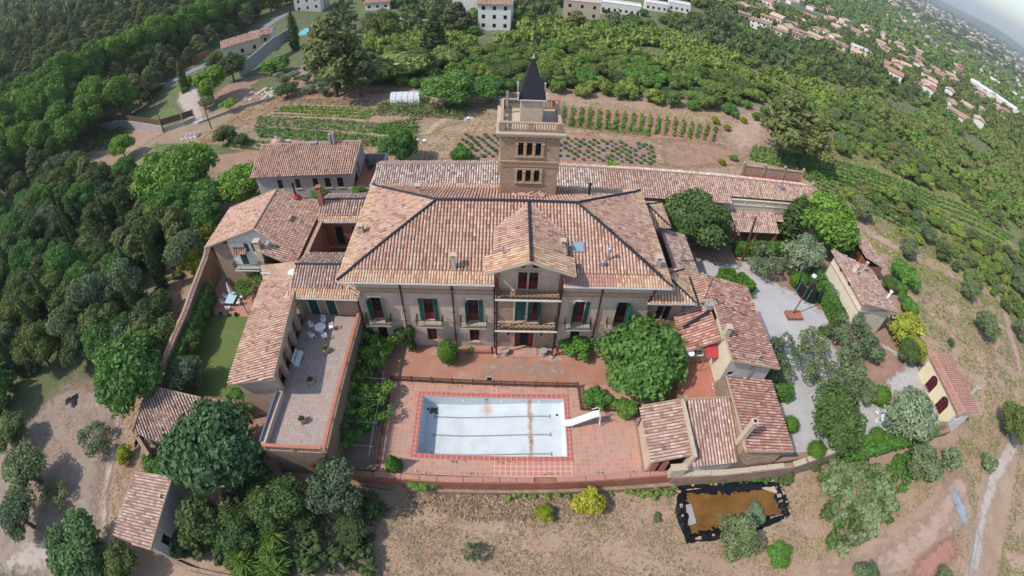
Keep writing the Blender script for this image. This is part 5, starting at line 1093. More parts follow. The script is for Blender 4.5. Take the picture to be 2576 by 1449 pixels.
r=MB(); tiles(r,[(16.6,17.2,2.75),(21.2,17.3,2.75),(21.35,23.5,4.1),(16.95,23.5,4.1)]); o=r.build('middle_roof',[M['tile_old'],M['tan']],BH); gable_cap(o,[((16.95,23.5,4.2),(21.35,23.5,4.2))])
w=MB(); wall(w,Fr(16.7,17.8,21.3,17.8),0,4.6,-.5,2.8,[(1.1,1.9,1.3,1.9)],0,.2); w.box(16.3,16.6,17.5,23.6,0,4.15,1); w.build('middle_wall',[M['greywall'],M['trim']],BH); w=MB(); w.box(17.8,18.6,18.0,18.05,1.3,1.9); w.build('window',M['dark'],BH)
r=MB(); tiles(r,[(12.5,23.6,2.8),(12.7,17.8,2.8),(16.3,17.9,3.7),(16.3,23.7,3.7)]); o=r.build('west_roof',[M['tile_old'],M['tan']],BH); gable_cap(o,[((12.6,23.65,2.95),(16.3,23.75,3.8))])
w=MB(); w.box(12.9,13.15,18.2,23.3,0,2.75); w.box(12.9,16.3,23.05,23.35,0,2.9); w.box(13.1,13.7,18.0,18.5,0,2.2,1); w.box(14.1,14.6,17.95,18.4,0,2.3,1); w.build('west_wall',[M['tan'],M['brick_red']],BH)
w=MB(); w.box(12.95,16.2,18.3,18.35,.1,2.5); w.build('opening_shade_panel',M['dark'],BH)  # near-black sheet painted as the shade under the lean-to roof
w=MB(); w.box(15.0,16.4,17.35,17.95,0,1.7); w.box(14.9,16.5,17.3,18.0,1.7,1.8); w.build('water_trough',M['trim'],BH)
w=MB(); w.box(21.0,21.5,18.6,19.1,3.5,7.4); w.box(20.95,21.55,18.55,19.15,7.4,7.55); w.box(21.1,21.4,18.7,19,7.552,7.56,1); w.build('chimney',[M['tan'],M['dark']],BH)
# ================================================================ YARD HOUSES
YH=thing('yard_house','cream house with a lean-to tile roof and creeper covered wall, east of the trampoline','house',(46.5,39,0))
f=Fr(43.8,34.5,50.1,34.6); w=MB(); wall(w,f,0,6.3,-.3,4.6); w.face([f.p(0,4.72),f.p(6.2,4.72),f.p(0,6.1)]); g_=Fr(43.8,43.4,43.8,34.5); hy=[(2,2.6,5.1,5.6),(4.6,5.2,5.1,5.6),(3.1,4,1,2.6),(6.3,7.2,1,2.6)]; wall(w,g_,0,8.9,-.3,6.1,hy); wall(w,Fr(50.1,34.6,50.1,43.4),0,8.8,-.3,4.7); wall(w,Fr(50.1,43.4,43.8,43.4),0,6.3,-.3,4.7); w.build('wall',M['cream'],YH)
for h in hy: win(YH,g_,h,'wood')
w=MB(); f.box(w,-.15,6.3,4.58,4.72,0,.2); g_.box(w,0,8.95,4.58,4.72,0,.22); w.build('tile_string_course',M['tile_red'],YH)
r=MB(); tiles(r,[(50.7,34.0,4.75),(50.7,42.2,4.75),(43.4,43.9,6.5),(43.5,34.0,6.35)]); tiles(r,[(43.1,43.9,6.3),(43.15,34.0,6.15),(43.6,34.0,6.35),(43.5,43.9,6.5)]); o=r.build('roof',[M['tile_old'],M['tan']],YH); gable_cap(o,[((43.5,34,6.45),(43.4,43.9,6.6)),((43.5,34,6.4),(50.7,34,4.85))])
w=MB(); w.box(45.0,45.6,39.6,40.3,5.8,7.0); w.tube([(45.3,39.6,7.1),(45.3,40.3,7.1)],.3,6,1); w.build('chimney',[M['cream'],M['tile_old']],YH); pipe_(YH,47.9,41.0,5,6.9,.16,'trim'); pipe_(YH,50.4,36.6,4,5.9,.17,'whitep')
w=MB(); w.tube([(50.8,34.9,4.3),(50.8,34.2,3.6),(51.5,34.2,3.5)],.07,6); w.build('down_pipe',M['gutter'],YH)
SD=thing('brick_shed','long low brick shed with faded tile roof behind the cream house','shed',(55,49,0)); w=MB(); block(w,53.2,56.4,44.9,55,-1,3.0); w.box(52.2,53.2,45,45.3,-1,2.6); w.build('wall',M['brick_red'],SD); r=MB(); tiles(r,[(57.0,44.4,2.9),(57.0,55.4,2.9),(52.9,55.4,3.8),(52.9,46,3.8)]); r.build('roof',[M['tile_old'],M['tan']],SD); w=MB(); [w.box(53.0,53.25,y,y+.3,-.3,3) for y in (45.2,46.6,48)]; build_each(w,'pier',M['brick_red'],SD)
YC=thing('yellow_cottage','small pale yellow cottage with red arched windows and new tile roof at the yard corner','cottage',(56.5,23,0))
g_=Fr(54.6,27.4,54.6,18.9); L=8.5; w=MB(); archwall(w,g_,L,-1,3.5,[(2.0,3.5),(5.3,6.9)],1.9); w.build('west_wall',plain('yellow render',(.66,.57,.38),.9,.12,1),YC)
f=Fr(54.6,18.9,59.3,18.9); w=MB(); hh_=[(1.4,2.3,1.2,1.9)]; wall(w,f,0,4.7,-2,2.9,hh_); w.face([f.p(0,2.9),f.p(4.7,2.9),f.p(0,3.55)]); wall(w,Fr(59.3,18.9,59.3,27.4),0,8.5,-2,2.9); wall(w,Fr(59.3,27.4,54.6,27.4),0,4.7,-2,2.9); w.build('wall',M['white'],YC); win(YC,f,hh_[0],'red')
for a,b in ((2.0,3.5),(5.3,6.9)):
    c=(a+b)/2; w=MB(); w.face([g_.p(a,.3,-.3),g_.p(b,.3,-.3),*[g_.p(c+(b-a)/2*math.cos(t*math.pi/8),1.9+(b-a)/2*math.sin(t*math.pi/8),-.3) for t in range(9)]]); o=w.build('arched_window',M['glass'],YC); w=MB(); w.tube([g_.p(c+(b-a)/2*math.cos(t*math.pi/8),1.9+(b-a)/2*math.sin(t*math.pi/8),-.2) for t in range(9)],.08,4,cap=False)
    for q in (.02,.33,.66,.98): u=a+(b-a)*q; g_.box(w,u-.05,u+.05,-.2,2.3,-.28,-.18)
    for z in (.3,.9,1.5,2.1): g_.box(w,a,b,z-.05,z+.05,-.275,-.19)
    w.build('frame',M['red'],o)
r=MB(); tiles(r,[(59.8,18.4,2.95),(59.8,27.9,2.95),(55.1,27.9,3.75),(55.1,18.4,3.75)]); tiles(r,[(54.1,27.9,3.5),(54.1,18.4,3.5),(55.1,18.4,3.75),(55.1,27.9,3.75)]); o=r.build('roof',[M['tile_new'],M['tan']],YC); gable_cap(o,[((55.1,18.4,3.85),(55.1,27.9,3.85))],'tile_red'); chimney(YC,59.9,21.2,-1,4.2,.5,'greywall')
# ================================================================ WEST SHEDS
WS=thing('corner_shed','lean-to shed with brown tile roof in the corner of the garden wall','shed',(-35,20,0)); w=MB(); block(w,-37.9,-31.3,17.3,22,-.5,2.4); w.build('wall',M['greywall'],WS); r=MB(); tiles(r,[(-38.2,16.9,3.2),(-33.4,16.6,2.5),(-31,17,2.6),(-31.0,22.2,2.95),(-38.3,22.5,3.5)]); o=r.build('roof',[M['tile_old'],M['tan']],WS); gable_cap(o,[((-38.0,16.9,3.4),(-38.1,22.5,3.6)),((-38.2,22.5,3.6),(-31,22.2,3.05))])
CH=thing('garden_cottage','small garden cottage with ribbed brown tile roof beside the footpath','cottage',(-33,9,0)); fE=Fr(-30.6,5.9,-30.6,12.6); w=MB(); wall(w,Fr(-35.4,6.2,-30.6,5.9),0,4.8,-.6,3); w.face([(-35.4,6.2,3),(-30.6,5.9,3),(-30.6,5.9,3.55)]); wall(w,fE,0,6.7,-.6,3.55,[(.9,1.8,.8,2.4)]); wall(w,Fr(-30.6,12.6,-35.4,12.6),0,4.8,-.6,3.1); wall(w,Fr(-35.4,12.6,-35.4,6.2),0,6.4,-.6,3.0); w.build('wall',M['greywall'],CH); win(CH,fE,(.9,1.8,.8,2.4),'iron')
r=MB(); tiles(r,[(-35.9,5.8,3.0),(-30.4,5.5,3.7),(-30.4,12.9,3.7),(-35.6,12.7,3.05)]); o=r.build('roof',[M['tile_old'],M['tan']],CH); gable_cap(o,[((-30.45,5.5,3.75),(-30.45,12.9,3.75)),((-30.4,12.9,3.75),(-35.6,12.7,3.15))]); w=MB(); w.box(-31.3,-31.0,10.6,10.9,3.5,4.0); w.build('chimney',M['trim'],CH)
# ================================================================ WALLS AND FENCES
def wallline(name,label,pts,w_,top,base,m,cat='wall',coping=None,cm='trim'):
    root=thing(name,label,cat,(*pts[0][:2],0)); mb=MB(); cp=MB()
    for i,((x0,y0),(x1,y1)) in enumerate(zip(pts,pts[1:])):
        f=Fr(x0,y0,x1,y1); tp=top if not isinstance(top,(list,tuple)) else top[i]; tq=tp if not isinstance(top,(list,tuple)) else top[i+1]; e=.003*i
        mb.hexa([f.p(-.1,base,w_/2+e),f.p(f.L+.1,base,w_/2+e),f.p(f.L+.1,base,-w_/2-e),f.p(-.1,base,-w_/2-e),f.p(-.1,tp+e,w_/2+e),f.p(f.L+.1,tq+e,w_/2+e),f.p(f.L+.1,tq+e,-w_/2-e),f.p(-.1,tp+e,-w_/2-e)])
        if coping=='flat':
            u=0; k=0
            while u<f.L:
                l=rg_.uniform(1.4,2.6); zz=tp+(tq-tp)*u/f.L
                if rg_.random()<.75: f.box(cp,u,min(u+l,f.L),zz,zz+.1,-w_/2-.04,w_/2-.08+rg_.uniform(-.05,.05))
                u+=l+.05
        if coping=='tile':
            n=int(f.L/.3)
            for k in range(n):
                u=(k+.5)*f.L/n; zz=tp+(tq-tp)*u/f.L+.05; 
                for s in (-1,1): cp.tube([f.p(u,zz+.12,0),f.p(u+rg_.uniform(-.03,.03),zz-.08,s*(w_/2+.22))],[.1,.115],6,0)
            cp.tube([f.p(0,tp+.2,0),f.p(f.L,tq+.2,0)],.09,6,1)
    mb.build('masonry',M[m],root); cp.build('coping',[M[cm],M['ridge_tan']],root); return root
wallline('retaining_wall','long brick retaining wall below the pool terrace',[(-14.4,17.45),(-5.8,17.35),(4.6,17.5),(15.6,17.75)],.55,.22,-2.6,'brick_red',coping='flat',cm='pinkpatio')
wallline('retaining_wall','stone footing course along the bottom of the pool retaining wall',[(-14.6,17.0),(-5.8,16.95),(4.6,17.1),(16.0,17.3)],.34,-1.35,-2.6,'stone')
wallline('stone_wall','rough stone wall running from the brick outhouse to the ivy',[(15.7,17.55),(21,17.3),(28.8,17.2),(35.8,18.2)],.6,[.3,.3,.5,.9],-2.8,'stone',coping='flat')
wallline('stone_wall','rubble stone wall buried under bright ivy near the yellow cottage',[(35.9,18.25),(43,18.9),(51.3,19.2),(54.5,18.7)],.6,[.9,1,1,1],-2.8,'stone')
wallline('garden_wall','tall west garden wall topped with roof tiles, beside the forest path',[(-39.6,44),(-39.2,42),(-38.0,33),(-37.9,22.8)],.4,[4.6,4.2,3.8,3.2],-.5,'stone',coping='tile',cm='tile_old')
wallline('garden_wall','short tile topped wall between the corner shed and the arcade',[(-30.9,22.3),(-25.9,22.35)],.35,2.6,-.3,'brick',coping='tile',cm='tile_red')
wallline('garden_wall','low rubble wall at the bottom of the tree filled garden',[(-30.3,5.7),(-28,5.4),(-22.7,5.6),(-16,6),(-12.6,6.2)],.35,.5,-.9,'stone')
wallline('garden_wall','mossy wall end beside the small garden cottage',[(-30.7,12.9),(-30.9,14.6)],.4,2.4,-.4,'tan',coping='tile',cm='tile_old')
wallline('garden_wall','stub of plastered wall in front of the corner shed',[(-38.0,16.8),(-35.8,15.2)],.45,2.2,-.4,'brick')
wallline('perimeter_wall','long grey block wall with dark panels at the field edge',[tuple(at(*p)[:2]) for p in ((195,305),(315,322),(410,330))],.3,1.3,-1,'greywall')
FP=thing('panel_fence','dark solid panel fence on top of the grey wall at the field corner','fence',(*at(410,330)[:2],0)); w=MB()
pt=[tuple(at(*p)[:2]) for p in ((195,303),(315,320),(408,328),(462,310),(490,300))]
for a,b in zip(pt,pt[1:]): f=Fr(*a,*b); f.box(w,0,f.L,1.2,2.8,-.06,.06)
w.build('panel',M['wood'],FP); w=MB(); [w.box(a[0]-.12,a[0]+.12,a[1]-.12,a[1]+.12,-1,3.0) for a in pt]; build_each(w,'fence_post',M['concrete'],FP)
wallline('perimeter_wall','low grey block wall under the panels beside the dirt track',[tuple(at(*p)[:2]) for p in ((412,332),(465,315),(492,303))],.3,1.2,-1,'greywall')
wallline('property_wall','long high grey concrete wall climbing towards the turquoise pool',[tuple(at(*p)[:2]) for p in ((605,195),(640,175),(690,145),(752,110))],.4,3.2,-1,'concrete')
wallline('property_wall','red brick wall along the road below the plane trees',[tuple(at(*p)[:2]) for p in ((325,250),(380,215),(445,180),(530,140))],.3,2.0,-1,'brick_red')
wallline('terrace_wall','low concrete edge wall along the dirt track by the olive grove',[tuple(at(*p)[:2]) for p in ((500,312),(600,275),(690,250))],.3,.6,-.6,'concrete')
FN=thing('picket_fence','weathered wooden picket fence along the courtyard side of the pool','fence',(-2,28,0)); w=MB(); q=MB(); f=Fr(-11.75,28.1,7.15,27.75); u=0
while u<f.L: f.box(w,u-.045,u+.045,.05,.92+.03*rg_.random(),-.02,.02); u+=.16
f.box(w,0,f.L,.2,.28,-.06,-.02); f.box(w,0,f.L,.7,.78,-.06,-.02); w.build('pickets',M['wood'],FN)
for i in range(10): f.box(q,f.L*i/9-.06,f.L*i/9+.06,0,1.02,-.1,.06)
build_each(q,'fence_post',M['wood'],FN)
FN=thing('picket_fence','weathered wooden fence around the bushes beside the pool slide','fence',(7.2,26,0)); w=MB()
for f in (Fr(7.2,27.7,7.3,25.1),Fr(7.35,25.05,12.3,24.75)):
    u=0
    while u<f.L: f.box(w,u-.04,u+.04,.05,.85,-.02,.02); u+=.17
    f.box(w,0,f.L,.7,.78,-.05,-.02); f.box(w,0,f.L,.2,.28,-.05,-.02)
w.build('pickets',M['wood'],FN)
FN=thing('iron_fence','rusty iron fence on a low brick kerb west of the pool','fence',(-11.8,23,0)); w=MB(); railing(w,[(-11.75,28),(-11.75,18.4)],.18,1.0,.2,.014); w.build('railing',M['iron'],FN); w=MB(); w.box(-11.95,-11.6,18.2,28,-.05,.18); w.build('kerb',M['brick_red'],FN)
FN=thing('trellis','thin wire trellis on posts over the fig garden','trellis',(-14,23,0)); w=MB()
for y in (19.5,22,24.5,27): w.tube([(-15,y,1.9),(-11.9,y,1.9)],.02,4); w.tube([(-12.2,y,0),(-12.2,y,1.95)],.03,4)
w.tube([(-12.2,18.5,1.95),(-12.2,28,1.95)],.02,4); w.build('wires',M['metal'],FN)
# ================================================================ THE POOL
k=NT('pool tiles'); o_=k.pos(); sp=k.n('ShaderNodeSeparateXYZ'); k.l(o_,sp.inputs[0])
base=k.ramp(k.noise(.7,o_,5,.6),[(.3,(.46,.50,.51)),(.5,(.53,.565,.57)),(.7,(.56,.59,.595))]); nn=k.noise(1.6,o_,5,.7)
sx=k.math('SUBTRACT',1.0,k.math('MULTIPLY',k.math('ABSOLUTE',k.math('SUBTRACT',k.math('ADD',sp.outputs[0],k.math('MULTIPLY',k.noise(.8,o_,3),.5)),2.65)),2.3)); st_=k.mapr(k.math('MULTIPLY',sx,nn),.16,.5,0,.9)
s2=k.math('SUBTRACT',1.0,k.math('ADD',k.math('MULTIPLY',k.math('ABSOLUTE',k.math('ADD',sp.outputs[0],1.9)),1.1),k.math('MULTIPLY',k.math('ABSOLUTE',k.math('SUBTRACT',sp.outputs[1],25.9)),1.0))); st2=k.mapr(k.math('MULTIPLY',s2,nn),.03,.35,0,.8)
c=k.mix(st_,base,(.42,.24,.13)); c=k.mix(st2,c,(.48,.3,.18)); k.col(c).rough(.45); M['pooltile']=k.m
zf=lambda x:-1.75 if x<-4.2 else -1.75+.6*(x+4.2)/6.5 if x<2.3 else -1.15
SP=thing('swimming_pool','empty rectangular swimming pool lined with pale blue tiles and dark lane lines','pool',(-1.3,23.2,0)); w=MB(); X=[POOL[0],-7.6,-4.2,-1,2.3,5.3,POOL[1]]; Y0,Y1=POOL[2],POOL[3]
xs_=[POOL[0]+.001,POOL[0]+.25,-4.2,-1,2.3,POOL[1]-.25,POOL[1]-.001]
for a,b in zip(xs_,xs_[1:]):
    za,zb=zf(a),zf(b)
    if a==xs_[0]: za+=.25
    if b==xs_[-1]: zb+=.25
    w.face([(a,Y0+.3,za),(b,Y0+.3,zb),(b,Y1-.3,zb),(a,Y1-.3,za)]); w.face([(a,Y0+.001,za+.3),(b,Y0+.001,zb+.3),(b,Y0+.3,zb),(a,Y0+.3,za)]); w.face([(a,Y1-.3,za),(b,Y1-.3,zb),(b,Y1-.001,zb+.3),(a,Y1-.001,za+.3)])
    w.face([(a,Y0+.001,.02),(b,Y0+.001,.02),(b,Y0+.001,zb+.3),(a,Y0+.001,za+.3)]); w.face([(a,Y1-.001,za+.3),(b,Y1-.001,zb+.3),(b,Y1-.001,.02),(a,Y1-.001,.02)])
for x,s in ((xs_[0],1),(xs_[-1],-1)): w.face([(x,Y0,.02),(x,Y1,.02),(x,Y1,zf(x)+.25),(x,Y0,zf(x)+.25)]); 
w.build('basin',M['pooltile'],SP)
dk=plain('lane tile',(.26,.28,.29),.4,.2)
for y in (25.05,22.95,20.85):
    l=MB(); xx=[-7.05,-4.2,-1,2.3,4.35]
    for a,b in zip(xx,xx[1:]): l.hexa([(a,y-.075,zf(a)+.001),(b,y-.075,zf(b)+.001),(b,y+.075,zf(b)+.001),(a,y+.075,zf(a)+.001),(a,y-.075,zf(a)+.012),(b,y-.075,zf(b)+.012),(b,y+.075,zf(b)+.012),(a,y+.075,zf(a)+.012)])
    for x in (-7.12,4.38): l.box(x-.075,x+.075,y-.22,y+.22,zf(x)+.002,zf(x)+.014)
    l.build('lane_line',dk,SP)
for x in (-4.3,-.45,3.35): l=MB(); l.tube([(x,Y1-.02,-.55),(x,Y1-.06,-.55)],.13,12); o=l.build('pool_light',M['whitep'],SP)
for x,y in ((-7.9,25.9),(5.1,25.2)): l=MB(); l.tube([(x,y,zf(x)+.01),(x,y,zf(x)+.03)],.13,10); l.build('drain_cover',M['iron'],SP)
l=MB(); l.box(-2.05,-1.85,Y1-.03,Y1-.004,-.35,-.25); l.build('inlet',M['dark'],SP)
def ladder(x,label):
    o=thing('pool_ladder',label,'ladder',(x,19.9,.03),'pool ladders')
    for d in (0,.62): l=MB(); l.tube([(d,-.45,0),(d,-.45,.65),(d,-.2,.85),(d,.15,.8),(d,.2,.2),(d,.2,-.9)],.03,6); q=l.build('handrail',M['metal'],o)
    l=MB(); [l.box(.02,.6,.14,.26,-.3-i*.28,-.26-i*.28) for i in range(3)]; build_each(l,'rung',M['metal'],o)
ladder(-7.45,'steel ladder at the deep end of the pool'); ladder(4.25,'steel ladder at the slide end of the pool')
SL=thing('pool_slide','short white slide with curved handrails at the shallow end of the pool','slide',(7,23.4,0)); l=MB(); a=Vector((5.35,23.25,.42)); m_=Vector((6.2,23.28,.55)); b=Vector((8.3,23.5,1.75)); b2=Vector((8.75,23.55,1.78))
for p,q in ((a,m_),(m_,b),(b,b2)):
    for w0,w1,h0,h1 in ((-.3,.3,0,.05),(-.33,-.27,0,.22),(.27,.33,0,.22)): l.hexa([p+Vector((0,w0,h0)),q+Vector((0,w0,h0)),q+Vector((0,w1,h0)),p+Vector((0,w1,h0)),p+Vector((0,w0,h1)),q+Vector((0,w0,h1)),q+Vector((0,w1,h1)),p+Vector((0,w1,h1))])
l.build('chute',M['whitep'],SL)
for y in (23.2,23.85): l=MB(); l.tube([(9.05,y,0),(8.8,y,1.8),(8.75,y,2.35),(8.45,y,2.5),(8.0,y,2.2)],.035,6); l.build('handrail',M['whitep'],SL)
l=MB(); [l.box(8.84+.03*i,8.94+.03*i,23.2,23.85,1.5-i*.36,1.54-i*.36) for i in range(4)]; build_each(l,'ladder_rung',M['whitep'],SL); l=MB(); [l.tube([(6.3,y,0),(6.3,y,.6)],.03,6) for y in (23.05,23.55)]; build_each(l,'leg',M['whitep'],SL)
rb=MB()
for i in range(26): x,y=-7.25+rg_.uniform(-.42,.42),25.75+rg_.uniform(-.3,.3); s=rg_.uniform(.06,.14); rb.lathe((x,y,zf(x)),[(s,0),(s*1.1,s*.5),(s*.3,s)],5)
tag(rb.build('leaf_debris',M['wood']),'pile of brown leaf debris in the deep corner of the empty pool','debris')
sb=MB()
for i in range(70): x,y=2.45+rg_.gauss(0,.13),rg_.uniform(20.6,25.4); s=rg_.uniform(.02,.07); sb.lathe((x,y,zf(x)-.005),[(s,0),(s*.8,.02)],5)
for x,y,n_ in ((2.5,24.9,40),(2.5,22.2,40)):
    for i in range(n_): a,b_=x+rg_.gauss(0,.12),y+rg_.gauss(0,.3); sb.lathe((a,b_,zf(a)-.005),[(.05,0),(.04,.02)],5)
tag(sb.build('silt',plain('brown silt',(.36,.26,.19),.9,.3)),'line of brown silt and leaves across the pool floor',None,None,'stuff')
wd=MB()
for i in range(420):
    k_=rg_.choice((0,1,2,3)); x,y=((rg_.uniform(-11,12),rg_.gauss(18.15,.12)),(POOL[1]+.62+rg_.gauss(0,.06),rg_.uniform(19.5,27)),(rg_.uniform(-8,6),19.35+rg_.gauss(0,.07)),(rg_.uniform(-11,6.5),27.7+rg_.gauss(0,.12)))[k_]
    if math.sin(x*1.7+k_)+math.sin(y*2.3+x)<.5: continue
    for j in range(3): a=rg_.uniform(0,6.3); h=rg_.uniform(.06,.22); wd.face([(x-.03,y,.0),(x+.03,y+.02,.0),(x+.12*math.cos(a),y+.12*math.sin(a),h)])
tag(wd.build('deck_weeds',M['l_scrub']),'weeds growing in the joints of the pool deck',None,None,'stuff')
# ================================================================ THE LINED POND
PD=thing('lined_pond','brown water pond edged with black plastic liner, stones and planks','pond',(22,14.5,-2))
Pq=[(17.0,12.0),(27.6,12.9),(27.3,16.0),(17.2,16.6)]; k=NT('brown water'); k.col(k.ramp(k.noise(.5,k.pos(),4),[(.3,(.13,.06,.015)),(.7,(.22,.11,.03))])).rough(.12); 
w=MB(); w.face([(x,y,-1.95) for x,y in Pq]); w.build('water_surface',k.m,PD)
lm=MB(); rg2=random.Random(9); ring=[]; Pc=(22.2,14.4)
peri=[]
for (a,b) in zip(Pq,Pq[1:]+Pq[:1]):
    f=Fr(*a,*b); n=int(f.L/.3)
    peri+=[f.p(f.L*i/n,0)[:2] for i in range(n)]
cols=[]
for x,y in peri:
    dx,dy=(x-Pc[0])/5.5,(y-Pc[1])/2.0; l_=math.hypot(dx,dy); nx_,ny_=(1 if dx>0 else -1)*(abs(dx)/l_)**2,(1 if dy>0 else -1)*(abs(dy)/l_)**2
    cols.append([(x+nx_*o_+rg2.uniform(-.07,.07),y+ny_*o_+rg2.uniform(-.07,.07),z_+rg2.uniform(-.07,.07)) for o_,z_ in ((-.55,-1.98),(-.1,-1.9),(.3,-1.62),(.75,-1.58),(1.15,-1.95))])
for c0_,c1_ in zip(cols,cols[1:]+cols[:1]):
    for a,b in zip(range(4),range(1,5)): lm.face([c0_[a],c0_[b],c1_[b],c1_[a]])
lm.build('liner',M['plastic'],PD)
for f,n in ((Fr(16.6,11.4,28.2,12.3),12),(Fr(28.3,12.6,28.0,16.4),10),(Fr(27.5,16.7,17,17.2),3),(Fr(16.5,16.6,16.3,12),4)):
    st=MB()
    for i in range(n): u=rg2.random()*f.L; s=rg2.uniform(.07,.14); f.box(st,u-s,u+s*1.3,-1.75,-1.5,-.1-s,-.1+s)
    build_each(st,'edging_brick',M['terralight'],PD)
st=MB()
for x,y,a,l_ in ((18.2,16.75,.05,1.6),(26.6,12.6,.1,1.5),(27.2,16.4,.5,1.2)): st.hexa([(x-l_/2,y-.12,-1.72),(x+l_/2,y-.12+a,-1.72),(x+l_/2,y+.12+a,-1.72),(x-l_/2,y+.12,-1.72),(x-l_/2,y-.12,-1.66),(x+l_/2,y-.12+a,-1.66),(x+l_/2,y+.12+a,-1.66),(x-l_/2,y+.12,-1.66)])
build_each(st,'plank',M['trim'],PD)
st=MB(); st.prism([(17.0,13.0),(17.9,13.2),(17.7,15.2),(17.0,15.2)],-2.1,-1.86); st.build('pebble_shelf',M['concrete'],PD); st=MB(); st.prism([(25.6,16.1),(27.4,15.2),(27.5,16.2),(26.6,16.6)],-2.1,-1.8); st.build('planting_shelf',M['tan'],PD)
# ================================================================ FURNITURE AND SMALL THINGS
def chair(x,y,z,rz,label,group,m='whitep'):
    o=thing('garden_chair',label,'chair',(x,y,z),group,rz); l=MB(); l.box(-.24,.24,-.24,.22,.42,.46); l.build('seat',M[m],o)
    l=MB(); [l.box(-.2+i*.13,-.15+i*.13,.2,.24,.46,.92) for i in range(4)]; l.box(-.24,.24,.2,.25,.86,.94); l.build('backrest',M[m],o)
    for a in (-.21,.21):
        for b in (-.2,.2): l=MB(); l.box(a-.02,a+.02,b-.02,b+.02,0,.42); l.build('leg',M[m],o)
    l=MB(); [l.box(a-.03,a+.03,-.2,.2,.64,.67) for a in (-.25,.25)]; build_each(l,'armrest',M[m],o); return o
def rtable(x,y,z,r_,label,m='whitep',h=.74):
    o=thing('round_table',label,'table',(x,y,z)); l=MB(); l.lathe((x,y,z),[(r_*.97,h-.05),(r_,h-.03),(r_*.98,h)],20); l.build('table_top',M[m],o); l=MB(); l.lathe((x,y,z),[(.3,0),(.08,.1),(.05,h-.05)],8); l.build('pedestal',M[m],o)
rtable(-19.0,30.75,4.29,.6,'round white metal table between white chairs on the stone terrace')
for i in range(5): a=i*1.2566+.3; chair(-19+1.15*math.cos(a),30.75+1.15*math.sin(a),4.29,a-1.57,'white wrought metal chair around the round terrace table','white chairs around the terrace table')
o=thing('garden_bench','white slatted bench standing against the arcade on the terrace','bench',(-20.35,26.9,4.29)); l=MB(); [l.box(-20.62+i*.12,-20.53+i*.12,26.1,27.75,4.71,4.74) for i in range(5)]; l.build('seat',M['whitep'],o); l=MB(); [l.box(-20.72,-20.68,26.15+i*.2,26.21+i*.2,4.75,5.2) for i in range(8)]; l.box(-20.73,-20.67,26.1,27.75,5.15,5.25); l.build('backrest',M['whitep'],o)
for y in (26.2,27.65): l=MB(); l.box(-20.66,-20.1,y-.03,y+.03,4.29,4.7); l.box(-20.66,-20.1,y-.03,y+.03,4.92,4.96); l.build('leg',M['whitep'],o)
def planter(x,y,z,label,w_=.42,key='shrub'):
    o=thing('planter',label,'planter',(x,y,z)); l=MB(); l.lathe((x,y,z),[(w_*.75,0),(w_*.95,.12),(w_*.9,.5),(w_*1.08,.58)],4); l.build('pot',M['terralight'],o); l=MB(); l.lathe((x,y,z+.52),[(w_*.8,0),(w_*.8,.07)],4); l.build('soil',M['dark'],o)
    link('plant',KINDS[key]['m'][0][0],o,(0,0,.45)).scale=(.2,.2,.2)
planter(-17.85,28.2,4.29,'square terracotta planter with flowers on the sunny part of the terrace'); planter(*at(784,963,4.29)[:2],4.29,'terracotta planter halfway along the terrace'); planter(-18.2,20.2,4.29,'terracotta planter near the open end of the terrace')
for x,n_ in ((-.15,'left'),(3.85,'right')): 
    o=thing('stone_urn','octagonal stone flower pot on the %s side of the entrance steps'%('west' if n_=='left' else 'east'),'urn',(x,31.9,.1)); l=MB(); l.lathe((x,31.9,.1),[(.26,0),(.36,.1),(.3,.55),(.4,.66),(.4,.74),(.33,.74)],8); l.build('pot',M['concrete'],o); l=MB(); l.lathe((x,31.9,.78),[(.3,0),(.3,.04)],8); l.build('soil',M['soil'] if 0 else M['wood'],o)
for z_,y_ in ((-16.9,0),(-19.3,0)): pass
PT=thing('patio_table','pale glass topped garden table with parasol on the garden patio','table',(-34.8,38.5,0)); l=MB(); l.box(-35.5,-34.1,37.4,39.4,.7,.74); l.build('table_top',plain('pale glass table',(.42,.58,.60),.2,.1),PT)
for a in (-35.3,-34.3):
    for b in (37.6,39.2): l=MB(); l.box(a-.03,a+.03,b-.03,b+.03,0,.7); l.build('leg',M['metal'],PT)
o=thing('parasol','closed white parasol standing through the patio table','parasol',(-34.9,38.9,0)); l=MB(); l.tube([(-34.9,38.9,0),(-34.9,38.9,2.9)],.03,6); l.build('pole',M['metal'],o); l=MB(); l.lathe((-34.9,38.9,1.2),[(.26,0),(.3,.2),(.2,.9),(.05,1.7)],8); l.build('canopy',M['whitep'],o)
for i,(a,b,rz) in enumerate(((-36,37.8,1.57),(-36,38.8,1.57),(-33.6,37.9,-1.57),(-33.6,38.9,-1.57),(-34.8,36.9,3.14),(-34.7,40,0))): chair(a,b,0,rz,'pale patio chair around the glass table by the white house','chairs around the glass patio table')
o=thing('lamp_post','thin dark post leaning over the garden patio','post',(-31.9,36.6,0)); l=MB(); l.tube([(-31.9,36.6,0),(-32.8,37.6,3.1)],.05,6); l.build('pole',M['iron'],o)
for i in range(4): plant('ball' if 0 else 'shrub',(-36.8+i*1.15,36.05,0),.32,.5,'small round bush in the row along the patio edge','small bushes along the patio edge')
rtable(43.9,20.9,0,.85,'round white table under the silver olive near the yellow cottage')
for i in range(6): a=i*1.047; chair(43.9+1.45*math.cos(a),20.9+1.45*math.sin(a),0,a-1.57,'white chair around the round table near the yellow cottage','white chairs around the yard table')
rtable(-20.4,62.9,4.13,.7,'dark green round table on the red roof terrace','green')
for i in range(3): a=i*2.1+.4; chair(-20.4+1.2*math.cos(a),62.9+1.2*math.sin(a),4.13,a-1.57,'dark chair by the green table on the roof terrace','chairs on the roof terrace','iron')
